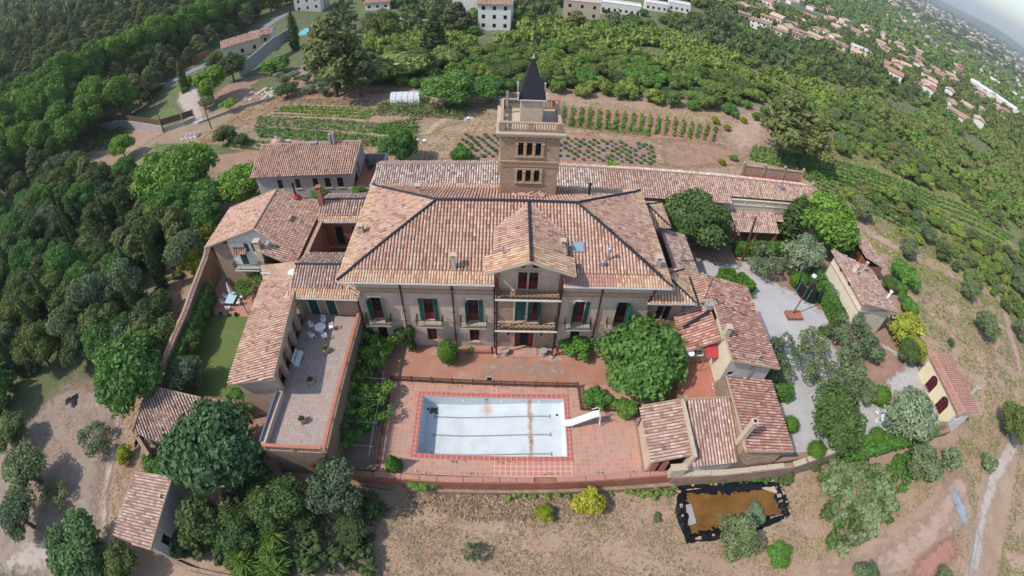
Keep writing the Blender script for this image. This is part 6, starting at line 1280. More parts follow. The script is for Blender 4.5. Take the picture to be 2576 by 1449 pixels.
TM=thing('trampoline','round black trampoline with turquoise poles at the yard edge','trampoline',(40.7,41.7,0)); c0=Vector((40.7,41.7,0)); l=MB(); l.lathe(c0,[(1.75,.82),(1.75,.86)],24); l.build('jumping_mat',M['plastic'],TM); l=MB(); l.lathe(c0,[(1.7,.87),(2.0,.88),(2.0,.8)],24); l.build('edge_pad',M['iron'],TM)
for i in range(6): a=i*1.047; l=MB(); l.tube([(40.7+1.9*math.cos(a),41.7+1.9*math.sin(a),0),(40.7+1.9*math.cos(a),41.7+1.9*math.sin(a),2.6)],.05,6); l.build('pole',plain('turquoise',(.03,.3,.3),.5,.1) if i==0 else bpy.data.materials['turquoise'],TM)
l=MB(); [l.tube([(40.7+1.9*math.cos(a*.26),41.7+1.9*math.sin(a*.26),z) for a in range(25)],.03,4,cap=False) for z in (2.55,)]; [l.face([(40.7+1.85*math.cos(a*.262),41.7+1.85*math.sin(a*.262),.9),(40.7+1.85*math.cos(a*.262+.262),41.7+1.85*math.sin(a*.262+.262),.9),(40.7+1.85*math.cos(a*.262+.262),41.7+1.85*math.sin(a*.262+.262),2.3),(40.7+1.85*math.cos(a*.262),41.7+1.85*math.sin(a*.262),2.3)]) for a in range(24) if a not in (2,3,4,5)]; l.build('safety_net',M['plastic'],TM)
FM=thing('floodlight_mast','thin mast on a brick base in the middle of the gravel yard','mast',(36.8,37.9,0)); l=MB(); l.box(35.6,38.0,37.0,38.4,0,.45); l.build('base',M['brick_red'],FM); l=MB(); l.tube([(36.7,37.9,.4),(36.9,38.0,6.6)],[.09,.06],8); l.build('mast_pole',M['wood'],FM); l=MB(); l.lathe((37.1,38.3,6.5),[(.1,0),(.32,.1),(.3,.3),(.05,.4)],10); l.tube([(36.9,38,6.5),(37.1,38.3,6.6)],.04,5); l.build('lamp_shade',M['whitep'],FM)
UP=thing('utility_pole','tall leaning wooden utility pole at the north end of the gravel yard','pole',(32.7,48.2,0)); l=MB(); l.tube([(32.7,48.2,0),(30.8,46.3,9)],[.2,.14],8); l.build('pole',M['wood'],UP); l=MB(); l.tube([(30.85,46.3,8.7),(18,48,8.2)],.02,4); l.tube([(30.85,46.3,8.7),(44,52,8.0)],.02,4); l.build('wire',M['iron'],UP)
def pole(bp,tp,lab):
    b=at(*bp); 
    o=thing('utility_pole',lab,'pole',tuple(b)); h=7
    for _ in range(30):
        q=pj((b.x,b.y,b.z+h)); 
        if q[1]<tp[1]: break
        h+=.3
    l=MB(); l.tube([tuple(b),(b.x-.3,b.y,b.z+h)],[.15,.1],6); l.build('pole',M['wood'],o)
pole((413,333),(395,243),'dark wooden pole at the corner of the panel fence'); pole((532,324),(527,283),'short dark pole beside the dirt track')
PN=thing('polytunnel','white plastic greenhouse tunnel at the far edge of the vegetable plots','polytunnel',(-22,97,0)); l=MB(); a0,a1=-24.9,-18.6; N=10
prof=[(2.0*math.cos(math.pi*i/N),2.3*math.sin(math.pi*i/N)) for i in range(N+1)]
for (p,z),(q,y) in zip(prof,prof[1:]): l.face([(a0,96.6+p,z-.3),(a1,96.6+p,z-.3),(a1,96.6+q,y-.3),(a0,96.6+q,y-.3)])
l.face([(a1,96.6+p,z-.3) for p,z in prof]); l.face([(a0,96.6+p,z-.3) for p,z in prof][::-1]); l.build('cover',plain('white plastic film',(.58,.58,.60),.5,.15,1),PN); l=MB(); [l.tube([(a0+(a1-a0)*k/5,96.6+p*1.01,z*1.01-.3) for p,z in prof],.04,4,cap=False) for k in range(6)]; l.build('hoop',M['metal'],PN)
for i in range(4):
    P=at(463+i*11,347-i*1.5); o=thing('cold_frame','small white framed cold frame in the row beside the field track','cold frame',tuple(P),'cold frames beside the track'); l=MB(); l.hexa([(P.x-.4,P.y-1,P.z),(P.x+.4,P.y-1,P.z),(P.x+.4,P.y+1,P.z),(P.x-.4,P.y+1,P.z),(P.x-.4,P.y-1,P.z+.4),(P.x+.4,P.y-1,P.z+.4),(P.x+.4,P.y+1,P.z+.6),(P.x-.4,P.y+1,P.z+.6)]); l.build('box',M['whitep'],o); l=MB(); l.hexa([(P.x-.33,P.y-.9,P.z+.42),(P.x+.33,P.y-.9,P.z+.42),(P.x+.33,P.y+.9,P.z+.6),(P.x-.33,P.y+.9,P.z+.6),(P.x-.33,P.y-.9,P.z+.43),(P.x+.33,P.y-.9,P.z+.43),(P.x+.33,P.y+.9,P.z+.61),(P.x-.33,P.y+.9,P.z+.61)]); l.build('pane',M['brick_red'],o)
def heap(name,px,py,z,n,sp,s,m,label,cat,flat=.6):
    P=at(px,py,z) if z is not None else at(px,py); l=MB(); r_=random.Random(px)
    for i in range(n): x,y=P.x+r_.gauss(0,sp),P.y+r_.gauss(0,sp*.7); q=s*r_.uniform(.5,1.3); l.lathe((x,y,P.z-.05),[(q,0),(q*.9,q*flat*.6),(q*.3,q*flat)],r_.choice((4,5,6)))
    return tag(l.build(name,M[m]),label,cat)
heap('rubble_pile',640,365,None,1,.1,.1,'concrete','small pale stones by the track','stones')
heap('rubble_pile',655,240,None,34,2.6,.7,'trim','heap of pale rubble stones beside the dirt yard','stones')
heap('rubble_pile',1192,878,0,16,.6,.2,'concrete','small heap of white stones at the foot of the facade','stones')
heap('plastic_sack',1177,298,None,5,.6,.5,'whitep','crumpled white sheet lying beside the trellis field','plastic sheet',.4)
heap('plastic_sack',1056,356,None,4,.5,.4,'whitep','crumpled white sack on the track near the round tree','sack',.4)
heap('black_tarpaulin',180,1006,None,6,.6,.7,'plastic','crumpled black tarpaulin on the bare clearing outside the corner shed','tarpaulin',.25)
heap('clay_pile',640,1055,-.1,10,.5,.15,'terracotta','red oddments scattered in the washing yard','clay pots')
heap('debris_heap',1862,965 if 0 else 880,0,1,.1,.1,'concrete','a stone in the yard','stone')
heap('patio_rubble',int(1584.8+890*.2387),int(880.4+410*.2387),2.9,14,.35,.14,'trim','little heap of rubble on the raised red patio','rubble')
for px,py in ((2232,990),(2250,1005),(2215,910)): 
    P=at(px,py,0); o=thing('log','cut rust coloured tree log lying among the bushes behind the yard','log',(P.x,P.y,.1),'cut logs behind the yard'); l=MB(); l.tube([(P.x-.6,P.y-.9,.3),(P.x+.5,P.y+1,.45)],[.36,.28],8); l.build('trunk',plain('orange wood',(.42,.24,.14),.9,.3) if 'orange wood' not in bpy.data.materials else bpy.data.materials['orange wood'],o)
PS=thing('pipe_stack','bundle of black plastic pipes along the outside of the corner shed','pipes',(-38.9,19.5,0)); l=MB(); [l.tube([(-39.0-.25*(i%3),16.4+.4*i%1,.2+.22*(i//3)),(-38.8-.25*(i%3),22.0-.5*i%1,.25+.22*(i//3))],.13,6) for i in range(9)]; l.build('pipes',M['plastic'],PS)
o=thing('manhole','square drain cover in the courtyard just behind the picket fence','drain cover',(*at(1231,954,0)[:2],0)); P=o.location; l=MB(); l.box(P.x-.4,P.x+.4,P.y-.3,P.y+.3,0,.03); l.build('frame',M['concrete'],o); l=MB(); l.box(P.x-.25,P.x+.25,P.y-.18,P.y+.18,.03,.045); l.build('cover',M['plastic'],o)
KB=thing('kerb_bed','small raised brick bed at the foot of the facade beside the raised brick kerb bed','kerb',(6,32,0)); l=MB(); l.box(5.1,7.6,31.9,32.1,-.05,.3); l.box(5.1,5.3,32.1,32.85,-.05,.3); l.build('kerb',M['brick_red'],KB); KB=thing('kerb_bed','small raised brick bed at the facade beside the stone heap','kerb',(-2.6,32,0)); l=MB(); l.box(-4.2,-1.6,31.9,32.15,-.05,.4); l.box(-4.2,-1.7,32.15,32.8,-.05,.3,1); l.build('kerb',[M['brick_red'],M['pinkpatio']],KB)
for px,py,lab,c in ((270,440,'white car parked between trees at the end of the vine rows',M['whitep']),(396,226,'white car parked on the asphalt under the hedge',M['whitep'])):
    P=at(px,py); rz=.5; o=thing('parked_car',lab,'car',tuple(P),None,rz)
    l=MB(); z=0; l.hexa([(-2.1,-.85,.3),(2.1,-.85,.3),(2.1,.85,.3),(-2.1,.85,.3),(-2.05,-.8,.85),(2.0,-.8,.8),(2.0,.8,.8),(-2.05,.8,.85)]); l.hexa([(-1.3,-.78,.85),(1.1,-.78,.83),(1.1,.78,.83),(-1.3,.78,.85),(-.9,-.62,1.42),(.45,-.62,1.42),(.45,.62,1.42),(-.9,.62,1.42)]); l.build('body',c,o)
    l=MB(); l.hexa([(-1.2,-.8,.9),(1.0,-.8,.88),(1.0,.8,.88),(-1.2,.8,.9),(-.93,-.65,1.34),(.5,-.65,1.34),(.5,.65,1.34),(-.93,.65,1.34)]); l.build('window',M['glass'],o)
    for a in (-1.3,1.3):
        for b in (-.8,.8): l=MB(); l.tube([(a,b-.1,.32),(a,b+.1,.32)],.32,10); l.build('wheel',M['plastic'],o)
# ================================================================ NEIGHBOURING HOUSES
def house(px,py,wd,dp,h,wallm,label,rz=0,roofm='tile_main',flat=False,levels=2,group=None,name='house',cols=None,base=None,simple=False,z0=None):
    P=at(px,py) if z0 is None else at(px,py,z0); o=thing(name,label,'house',tuple(P),group,rz if abs(rz)>1e-3 else 1e-4); w=MB(); x0,x1,y0,y1=-wd/2,wd/2,0,dp; fs=rects(x0,x1,y0,y1); n=cols or max(2,int(wd/3)); H=[]
    if not simple:
        for lv in range(levels):
            for i in range(n): u=wd*(i+.5)/n; zz=h*lv/levels+.9; H.append((u-.55,u+.55,zz,zz+1.4))
    wall(w,fs[0],0,wd,-3,h,H,0,.2); [wall(w,f,0,f.L,-3,h) for f in fs[1:]]
    if flat: w.face([(x0,y0,h-.25),(x1,y0,h-.25),(x1,y1,h-.25),(x0,y1,h-.25)])
    w.build('wall',M[wallm],o)
    if H:
        for hh_ in H: 
            g=MB(); fs[0].box(g,hh_[0],hh_[1],hh_[2],hh_[3],-.2,-.15); g.build('window',M['glass'],o)
    r=MB(); e=.6; s=.32
    if flat:
        r.box(x0-.1,x1+.1,y0-.1,y0+.25,h,h+.25); r.box(x0-.1,x1+.1,y1-.25,y1+.1,h,h+.25); r.box(x0-.1,x0+.25,y0+.25,y1-.25,h,h+.25); r.box(x1-.25,x1+.1,y0+.25,y1-.25,h,h+.25); r.build('parapet',M[wallm],o)
    else:
        yr=(y0+y1)/2; z=h+(dp/2+e)*s; q=((x0-e,y0-e,h),(x1+e,y0-e,h),(x1+e,yr,z),(x0-e,yr,z)); 
        if simple: r.face(q); r.face(((x1+e,y1+e,h),(x0-e,y1+e,h),(x0-e,yr,z),(x1+e,yr,z))); r.face(((x0-e,y0-e,h-.02),(x0-e,y1+e,h-.02),(x1+e,y1+e,h-.02),(x1+e,y0-e,h-.02))); [r.face(((x,y0,h),(x,y1,h),(x,yr,z-.2))) for x in (x0,x1)]
        else: tiles(r,q,sp=.5,ln=.9); tiles(r,((x1+e,y1+e,h),(x0-e,y1+e,h),(x0-e,yr,z),(x1+e,yr,z)),sp=.5,ln=.9); [r.face(((x,y0,h),(x,y1,h),(x,yr,z-.2)),1) for x in (x0,x1)]
        r.build('roof',[M[roofm],M[wallm]],o)
    return o
house(1243,76,10.5,10,9,'white','tall white villa with three rows of windows and balconies behind the scrub',-.08,levels=3,cols=3)
house(1178,34,13,9,11,'white','white wing with arched windows behind the tall white villa',-.08,levels=2,cols=4)
house(1462,48,14,10,7,'brick_red' if 0 else 'tan','modern salmon house with flat roof and pool on the hillside',-.1,flat=True,cols=3)
house(1560,36,18,8,4.8,'white','long low white modern house with solar panels on the hillside',-.15,flat=True,levels=1,cols=7)
house(1650,28,11,8,4,'white','low white house with dark windows at the top of the hillside',-.15,flat=True,levels=1,cols=4)
house(1708,30,11,8,4.5,'white','white flat roofed house next to the low one with dark windows',-.2,flat=True,levels=1,cols=4)
house(612,138,13,9,4.5,'cream','cream farmhouse with brown roofs below the plane trees',.5,levels=1,cols=3)
house(655,112,9,7,3.5,'white','small white annex with tile roof behind the cream farmhouse',.1,levels=1,cols=2)
house(775,28,12,9,7,'white','white and brick house with a roof terrace at the top left',.1,flat=True,cols=3)
house(800,22,8,7,5,'greywall','grey house beside the top left brick house',.1,flat=True,cols=2)
house(950,25,11,8,3.5,'white','low white house with tile roof among the trees at the top',0,levels=1,cols=3)
WG=thing('neighbour_pool','turquoise swimming pool with lawn beside the top left road','pool',tuple(at(768,80))); P=at(768,80); l=MB(); l.lathe((P.x,P.y,P.z),[(8.2,-.5),(8.2,.15)],20,0,1,.6); l.build('rim',M['trim'],WG); k=NT('turquoise water'); k.col((.05,.42,.45)).rough(.1); l=MB(); l.lathe((P.x,P.y,P.z+.02),[(7.4,0),(7.4,.17)],20,0,1,.57); l.build('water_surface',k.m,WG)
TWN=[(1905,75,14,'white',0,1),(2025,45,9,'white',0,0),(1925,62,10,'cream',0,1),(1983,85,15,'greywall',0,0),(2085,55,13,'white',0,0),(2160,98,24,'white',0,1),(2165,140,20,'white',1,1),(2098,120,20,'white',0,0),(2110,140,7,'cream',0,0),(2003,98,8,'tan',0,0),(1958,90,12,'cream',0,0),(2020,95,12,'greywall',0,0),(2230,130,11,'white',0,0),(2265,125,12,'white',0,0),(2268,150,13,'tan',0,0),(2255,165,13,'cream',0,0),(2325,140,12,'white',0,0),(2315,155,11,'tan',0,0),(2350,180,18,'cream',0,0),(2378,198,14,'cream',0,0),(2325,185,13,'white',0,0),(1890,30,12,'tan',0,0),(1900,20,10,'cream',0,0),(1925,30,9,'white',0,0),(1870,48,10,'tan',0,0),(2105,20,9,'tan',0,0),(2360,95,16,'white',0,0),(2300,70,14,'tan',0,0),(2380,110,16,'cream',0,0),(1820,15,12,'white',1,0)]
UL=['among trees at the top right','on the wooded hillside at the upper right']
AD=[('white','white'),('cream','cream'),('tan','ochre'),('greywall','grey')]
for i,(px,py,wd,m,fl,lv) in enumerate(TWN):
    house(px,py,wd*.8,wd*.5,5.5 if lv else 3.6,m,'%s %s'%({'white':'white house with tile roof','cream':'cream house with tile roof','tan':'ochre house with tile roof','greywall':'grey house with tile roof'}[m] if not fl else 'white flat roofed modern house','half hidden by trees in the wooded suburb'),-.45-.3*rg_.random(),flat=bool(fl),levels=2 if lv else 1,group='houses of the wooded suburb',name='house',roofm=rg_.choice(['tile_main','tile_old']),cols=3)
for px,py,wd,dp,m,lab in ((2478,226,60,16,'metal','long white industrial shed with blue roof edge at the right border'),(2500,250,70,18,'whitep','second long industrial hall below the blue edged one'),(2545,240,90,22,'whitep','pale warehouse roof cut by the right edge of the view')):
    P=at(px,py); o=thing('warehouse',lab,'warehouse',tuple(P),None,-1.02); l=MB(); l.box(-wd/2,wd/2,-dp/2,dp/2,-2,6); l.build('wall',M['white'],o); l=MB(); l.hexa([(-wd/2-.5,-dp/2-.5,6),(wd/2+.5,-dp/2-.5,6),(wd/2+.5,dp/2+.5,6),(-wd/2-.5,dp/2+.5,6),(-wd/2-.5,-.5,8),(wd/2+.5,-.5,8),(wd/2+.5,.5,8),(-wd/2-.5,.5,8)]); l.build('roof',M[m],o)
# the distant town: rows of small houses over the plain
rg3=random.Random(11); cand=[]
for i in range(5200):
    r_=340*(14**rg3.random()); a=rg3.uniform(-.2,1.15); x,y=r_*math.cos(a),r_*math.sin(a)
    if rg3.random()>(r_/2200)**1.1+.03: continue
    z=Tz(x,y); q=pj((x,y,z))
    if 1700<q[0]<2590 and -5<q[1]<330: 
        if all((x-c_[0])**2+(y-c_[1])**2>(14+r_*.012)**2 for c_ in cand[-400:]): cand.append((x,y,z,r_))
cand.sort(key=lambda c_:c_[3])
def hmesh(seed):
    r_=random.Random(seed); wd=r_.uniform(9,16); dp=r_.uniform(7,10); h=r_.uniform(3.5,6.5); w=MB(); block(w,-wd/2,wd/2,-dp/2,dp/2,-3,h); 
    for i in range(3): w.face([(-wd/2+wd*(i+.3)/3,-dp/2-.05,h*.35),(-wd/2+wd*(i+.6)/3,-dp/2-.05,h*.35),(-wd/2+wd*(i+.6)/3,-dp/2-.05,h*.7),(-wd/2+wd*(i+.3)/3,-dp/2-.05,h*.7)],1)
    o=w.build('wall',[M[r_.choice(['white','white','cream','cream'])],M['glass']]); me=o.data; bpy.data.objects.remove(o)
    r=MB(); e=.6; z=h+dp*.2; r.face(((-wd/2-e,-dp/2-e,h),(wd/2+e,-dp/2-e,h),(wd/2+e,0,z),(-wd/2-e,0,z))); r.face(((wd/2+e,dp/2+e,h),(-wd/2-e,dp/2+e,h),(-wd/2-e,0,z),(wd/2+e,0,z))); [r.face(((x,-dp/2,h),(x,dp/2,h),(x,0,z-.1))) for x in (-wd/2,wd/2)]
    o=r.build('roof',M[r_.choice(['tile_main','tile_main','tile_old','tile_red'])]); m2=o.data; bpy.data.objects.remove(o); return me,m2
HM=[hmesh(i) for i in range(10)]
for (x,y,z,r_) in cand[:230]:
    a,b=rg3.choice(HM); o=thing('town_house','small pale house with an orange tile roof in the distant town','house',(x,y,z),'houses of the distant town',rg3.uniform(-1,1)); link('wall',a,o); link('roof',b,o)
w=MB()
for (x,y,z,r_) in cand[230:]:
    s=rg3.uniform(.9,1.5)*(1+r_/4500); wd,dp,h=6*s,4.5*s,4.5*s; m=rg3.randint(0,1); w.box(x-wd,x+wd,y-dp,y+dp,z-3,z+h,m); w.face([(x-wd-1,y-dp-1,z+h),(x+wd+1,y-dp-1,z+h),(x+wd+1,y,z+h+2),(x-wd-1,y,z+h+2)],2); w.face([(x+wd+1,y+dp+1,z+h),(x-wd-1,y+dp+1,z+h),(x-wd-1,y,z+h+2),(x+wd+1,y,z+h+2)],2)
tag(w.build('distant_houses',[M['white'],M['cream'],M['tile_main']]),'mass of tiny houses towards the horizon',None,None,'stuff')
# ================================================================ PLANTS OF THE ESTATE
PL=[ # kind, px, py, radius px, label, height/radius, extra
('broad',1625,900,100,'large dense round tree between the pool and the raised patio',1.85,{}),
('bright',1507,1000,36,'feathery bush behind the pool slide',1.5,{}),('bright',1568,1022,34,'low bush under the large round tree by the slide',1.3,{}),
('bright',1457,866,44,'bright green bush against the facade beside the raised brick kerb bed',1.3,{}),
('ball',1127,882,26,'tall oval clipped bush in front of the facade beside the stone heap',2.8,{}),
('shrub',1021,845,34,'dark oval bush with brown patches under the second balcony',2.3,{}),
('yg',1185,880,13,'small plant on the stone heap by the facade',1.0,{}),
('fig',915,880,46,'sparse fig tree at the villa corner, nearest the west balcony',1.5,{}),('fig',965,865,36,'sparse fig tree beside the dark oval bush',1.4,{}),('fig',885,960,40,'fig tree along the terrace balustrade',1.4,{}),('fig',945,985,42,'leafy fig tree in the middle of the trellis garden',1.4,{}),('fig',900,1030,38,'fig tree with bare twigs in the trellis garden',1.3,{}),('fig',865,1105,26,'small bright fig at the lower end of the trellis garden',1.3,{}),('fig',925,1060,22,'low fig shoot near the iron fence',1.1,{}),('vine',905,930,44,'rampant vine beside the fig trees under the balustrade',1.5,{}),('vine',935,890,40,'vine leaves high on the first trellis wire',1.6,{}),('vine',890,1075,36,'vine on the lowest trellis wire',1.4,{}),('vine',955,1030,34,'vine hanging over the iron fence',1.4,{}),('oak',880,1000,34,'dark bush in the shade of the terrace wall',1.4,{}),('oak',905,870,34,'dark laurel under the villa corner',1.8,{}),('oak',930,830,34,'dark creeper bush under the first balcony',1.8,{}),
('cone',985,1157,22,'dark conical conifer at the corner of the pool deck',3.2,{}),
('bright',1065,1205,32,'green bush spilling over the retaining wall',1.0,{'base':-1.0,'sx':1.2}),
('yellow',1480,1265,42,'golden yellow bush on the dry slope below the wall',1.5,{}),('yg',1370,1290,28,'young yellow green bush next to the golden one',1.4,{}),('sparse',1190,1392,26,'small sparse sapling at the bottom edge of the dry slope',1.8,{}),
('olive',1850,1345,62,'grey green olive tree overhanging the lined pond',1.5,{}),('shrub',1652,1300,14,'small dark bush on the dry slope beside the pond',1,{}),
('grey',530,1130,112,'big feathery grey green tree over the corner shed',1.7,{}),('orange',690,1262,72,'rounded blue green tree in the lower garden',1.6,{}),('orange',590,1340,60,'second blue green tree next to the yucca',1.6,{}),('magnolia',490,1320,68,'dark magnolia with a few white flowers beside the garden cottage',1.8,{}),('yucca',680,1385,84,'large clump of spiky yucca at the bottom edge',.8,{}),('agave',770,1345,36,'grey green agave rosette beside the yucca',.7,{}),('olive',835,1215,72,'tall olive brown tree at the terrace corner',2.1,{}),('oak',740,1290,50,'dark bush in the shade between the blue green tree and the agave',1.3,{}),('oak',880,1330,45,'dark bush at the lower right of the tree garden',1.2,{}),
('bright',385,1170,42,'bright green bushes between the corner shed and the garden cottage',1.3,{}),('yg',310,1142,28,'yellow green bush at the foot of the shed wall',1.2,{}),('oak',640,1180,55,'dark tree below the washing yard',1.6,{}),
('grey',190,1385,82,'grey green tree at the bottom left corner',1.5,{}),('oak',290,1425,62,'dense dark tree below the garden cottage',1.5,{}),('olive',60,1180,66,'olive tree at the left edge above the clearing',1.5,{}),('olive',45,1300,60,'olive tree at the left edge below the clearing',1.5,{}),('sparse',240,1095,46,'thin dry olive beside the footpath',1.3,{}),('oak',30,1085,50,'dark oak on the left edge',1.5,{}),('sparse',140,1240,40,'low sprawling olive on the bare slope',1,{}),
('broad',328,935,88,'large bright tree straddling the west garden wall',1.8,{}),('olive',470,942,50,'grey olive tree on the lawn',1.7,{}),('yg',480,655,42,'tall yellow green shrub outside the white house',2.2,{}),('yg',520,590,36,'yellow green shrub behind the white house',2.2,{}),('oak',375,850,70,'dark tree outside the west wall halfway down',1.6,{}),
('bright',500,775,34,'ivy bush climbing the inside of the west wall',1.8,{'base':0}),('oak',470,850,40,'dark ivy clump on the west wall above the olive',1.6,{'base':0}),('vine',632,715,40,'leafy vine on the pergola of the garden patio',1.3,{}),('vine',650,790,22,'vine shoots at the gallery wall',1.2,{}),('bright',595,992,24,'round creeper on the end wall of the gallery',1.2,{'base':1.5}),
('lime',405,450,62,'lime green tree nearest the parked car',1.9,{}),('lime',475,430,66,'tallest of the lime green trees before the farm building',1.9,{}),('broad',505,505,56,'darker green tree at the foot of the lime green ones',1.7,{}),('broad',400,530,50,'green tree below the lime green ones',1.7,{}),('lime',615,462,60,'lime green tree beside the farm building wall',1.6,{}),('broad',312,428,30,'small umbrella shaped tree beside the parked car',2.2,{}),('lime',305,368,32,'yellow green tree at the end of the vine rows',1.7,{}),('oak',570,335,34,'dark round bush at the corner of the plots',1.3,{}),('oak',605,350,22,'second dark bush at the corner of the plots',1.4,{}),('broad',1002,365,44,'dark green round tree behind the rear range',1.9,{}),('bright',1160,382,30,'loose green tree beside the foot of the tower',1.7,{}),('fig',1558,462,46,'pale tree rising behind the villa roof',2.6,{'base':0}),('bright',355,585 if 0 else 415,1,'tiny plant',1,{}),
('bright',800,487,26,'bush in the yard behind the west wing',1.2,{'base':4.5}),('bright',900,478,20,'bush in the yard below the roof terrace',1.2,{'base':4.5}),
('orange',1745,560,86,'large dark green tree between the long range and the gravel yard',1.6,{'base':0}),('orange',1800,590,44,'dark lower crown at the edge of the gravel yard',1.5,{'base':0}),('bright',1700,530,50,'brighter tree against the long range roof',1.6,{'base':0}),
('lime',2085,560,74,'lime green tree at the end of the long range',1.8,{'base':0}),('cypress',2003,540,30,'dark conical cypress by the panelled parapet',4.0,{'base':0}),('silver',2025,640,50,'silver leaved tree below the lime tree',1.9,{'base':0}),('oak',2120,620,38,'dark strap leaved clump behind the cream house',1.7,{'base':0}),('olive',2165,520,34,'olive tree at the edge of the vineyard',1.6,{}),('sparse',2090,700,26,'thin climbing tree on the wall of the cream house',2.0,{'base':0}),('silver',2140,800,26,'pale creeper on the lower wall of the cream house',1.8,{'base':0}),('sparse',2118,745,24,'loose creeper halfway along the cream house wall',2.0,{'base':0}),
('sparse',1925,650,46,'orange tree nearest the utility pole',1.6,{'base':0}),('sparse',1985,665,26,'small orange tree by the yard edge',1.6,{'base':0}),('ball',2012,701,24,'clipped round bush beside the trampoline',1.7,{}),
('ball',1990,1066,22,'round clipped ball beside the brick outhouse',1.7,{}),('ball',2221,993,26,'round clipped ball west of the silver olive',1.7,{}),('ball',2209,1095,22,'round clipped ball near the white table',1.7,{}),('ball',2057,1130,24,'clipped ball half under the big yard tree',1.6,{}),
('orange',2108,1050,80,'big grey green tree in the lower part of the gravel yard',1.7,{}),('silver',2285,1040,68,'silver olive tree in front of the yellow cottage',1.7,{}),('sparse',1975,890,48,'open crowned tree along the farmhouse wall',1.7,{}),('sparse',2045,862,40,'thin tree in the middle of the yard',1.7,{}),('sparse',2145,850,58,'dense olive next to the cream house',1.5,{}),('sparse',2150,925,50,'open olive between the yard and the logs',1.5,{}),('olive',2195,880,40,'olive between the cream house gable and the bamboo',1.5,{}),('sparse',2120,975,44,'open olive just above the big yard tree',1.6,{}),('olive',2180,985,36,'olive beside the round clipped ball',1.4,{}),('shrub',2085,830,26,'low bush at the yard edge under the cream house',1.3,{}),('sparse',1960,925,40,'light tree over the gravel beside the farmhouse gable',1.6,{}),('sparse',2070,940,48,'open tree above the big yard tree',1.6,{}),('sparse',1945,960,30,'thin tree touching the farmhouse roof edge',1.5,{}),('silver',2110,740,34,'silvery sapling by the cream wall',1.7,{}),('orange',2290,888,34,'dark bushy tree above the yellow cottage',1.7,{}),
('bamboo',2285,820,48,'yellow bamboo thicket beside the cream house',1.4,{}),('bamboo',2310,880,34,'yellow green bamboo above the cottage roof',1.4,{}),('bright',2262,720,26,'bright creeper hedge behind the cream house, upper part',1.2,{}),('bright',2285,760,30,'bright creeper hedge behind the cream house, lower part',1.2,{}),('orange',2240,715,24,'dark bush against the back of the cream house',1.4,{}),
('olive',2288,622,30,'olive tree by the brick shed',1.5,{}),('bright',2285,690,40,'dense round green tree on the slope behind the cream house',1.3,{}),('olive',2440,722,30,'olive tree beside the pink track',1.5,{}),('olive',2482,815,36,'grey olive on the dry slope',1.5,{}),('olive',2570,700,28,'olive at the right edge above the track',1.5,{}),('olive',2572,830,26,'olive at the right edge below the track',1.5,{}),('oak',2560,1065,50,'dark olive cut by the right border',1.4,{}),('shrub',2395,862,12,'tiny bush alone on the dry slope',1.3,{}),
('cactus',2395,1145,32,'prickly pear clump under the yellow cottage',1.2,{}),('cactus',2492,1162,26,'prickly pear clump beside the pale road',1.2,{}),('olive',2335,1170,54,'olive tree below the ivy covered wall',1.4,{}),('shrub',1978,1195,26,'dark bush at the foot of the stone wall',1.2,{}),('shrub',2050,1175,18,'small bush by the end of the stone wall',1.2,{}),
('strap',1888,735,28,'strap leaved plant at the end of the clipped hedge',1.1,{}),('yellow',1775,705,24,'yellow green creeper on the farmhouse gable',.9,{'base':6.6}),('olive',2180,1449,40,'olive cut by the bottom edge on the right',1.3,{}),('olive',2380,1449,28,'grey bush at the bottom edge near the road',1.2,{}),('bright',1960,1395,36,'bright ferny patch below the pond olive',.7,{}),('silver',1900,1290,30,'grey herb bush at the pond corner',.8,{}),
('pine',830,130,72,'tall dark pine by the property wall',2.2,{}),('pine',900,175,50,'dark pine with bare trunk behind the olive grove',2.2,{}),('oak',960,60,40,'dark tree by the upper road',1.8,{}),('cypress',1090,90,30,'dark cypress left of the tall white villa',3.5,{}),('pine',1150,40,40,'dark cedar beside the white wing',1.8,{}),('cypress',735,70,12,'thin cypress at the neighbour pool',7,{}),('cypress',455,185,10,'slim cypress at the road hedge',7,{}),('plane',525,205,44,'dense round tree on the dirt driveway',1.8,{}),('oak',580,165,34,'dark tree in front of the cream farmhouse',1.9,{}),('oak',545,150,26,'dark tree left of the cream farmhouse',1.9,{}),('orange',720,225,26,'round green bush by the olive grove',1.4,{}),('bright',690,160,34,'green hedge tree along the concrete wall',1.2,{}),
('reed',975,165,66,'pale silvery giant reeds beyond the plots',1.1,{'sx':1.2}),('reed',1110,140,42,'pale reed clump behind the fig trees',1.2,{}),('fig',575,262,22,'small olive on the dirt yard',1.4,{}),('olive',515,258,22,'little olive beside the driveway',1.4,{}),
('broad',1135,218,66,'dense bright tree behind the tunnel',1.2,{}),('broad',1235,222,52,'dense bright tree between the tunnel and the spire',1.3,{}),('oak',1055,150,44,'dark bush beside the reeds',1.5,{}),
('pine',1985,305,72,'tall dark pine group at the hill clearing, upper crown',2.0,{}),('pine',2040,345,60,'tall dark pine at the hill clearing, lower crown',2.0,{}),('oak',1340,50,30,'palm like dark tree on the slope below the salmon house',1.5,{}),('pine',1450,50,34,'round pine in front of the salmon house',1.5,{}),
]
for (k_,px,py,r_,lab,hf,ex) in PL:
    if r_<5: continue
    plantp(k_,px,py,r_,lab,hf,**ex)
hedge('clipped_hedge','box shaped clipped hedge around the north corner of the gravel yard',[tuple(at(px,py,0)[:2]) for px,py in ((1808,712),(1845,712),(1880,745))],2.2,1.6,0)
hedge('clipped_hedge','clipped hedge in front of the tiled porch',[(31.9,49.6),(41.3,50.2)],1.4,1.7,0)
hedge('clipped_hedge','dark clipped hedge along the cream house wall',[(42.9,45),(43.0,35.2)],1.1,2.7,0,leafm='l_broad')
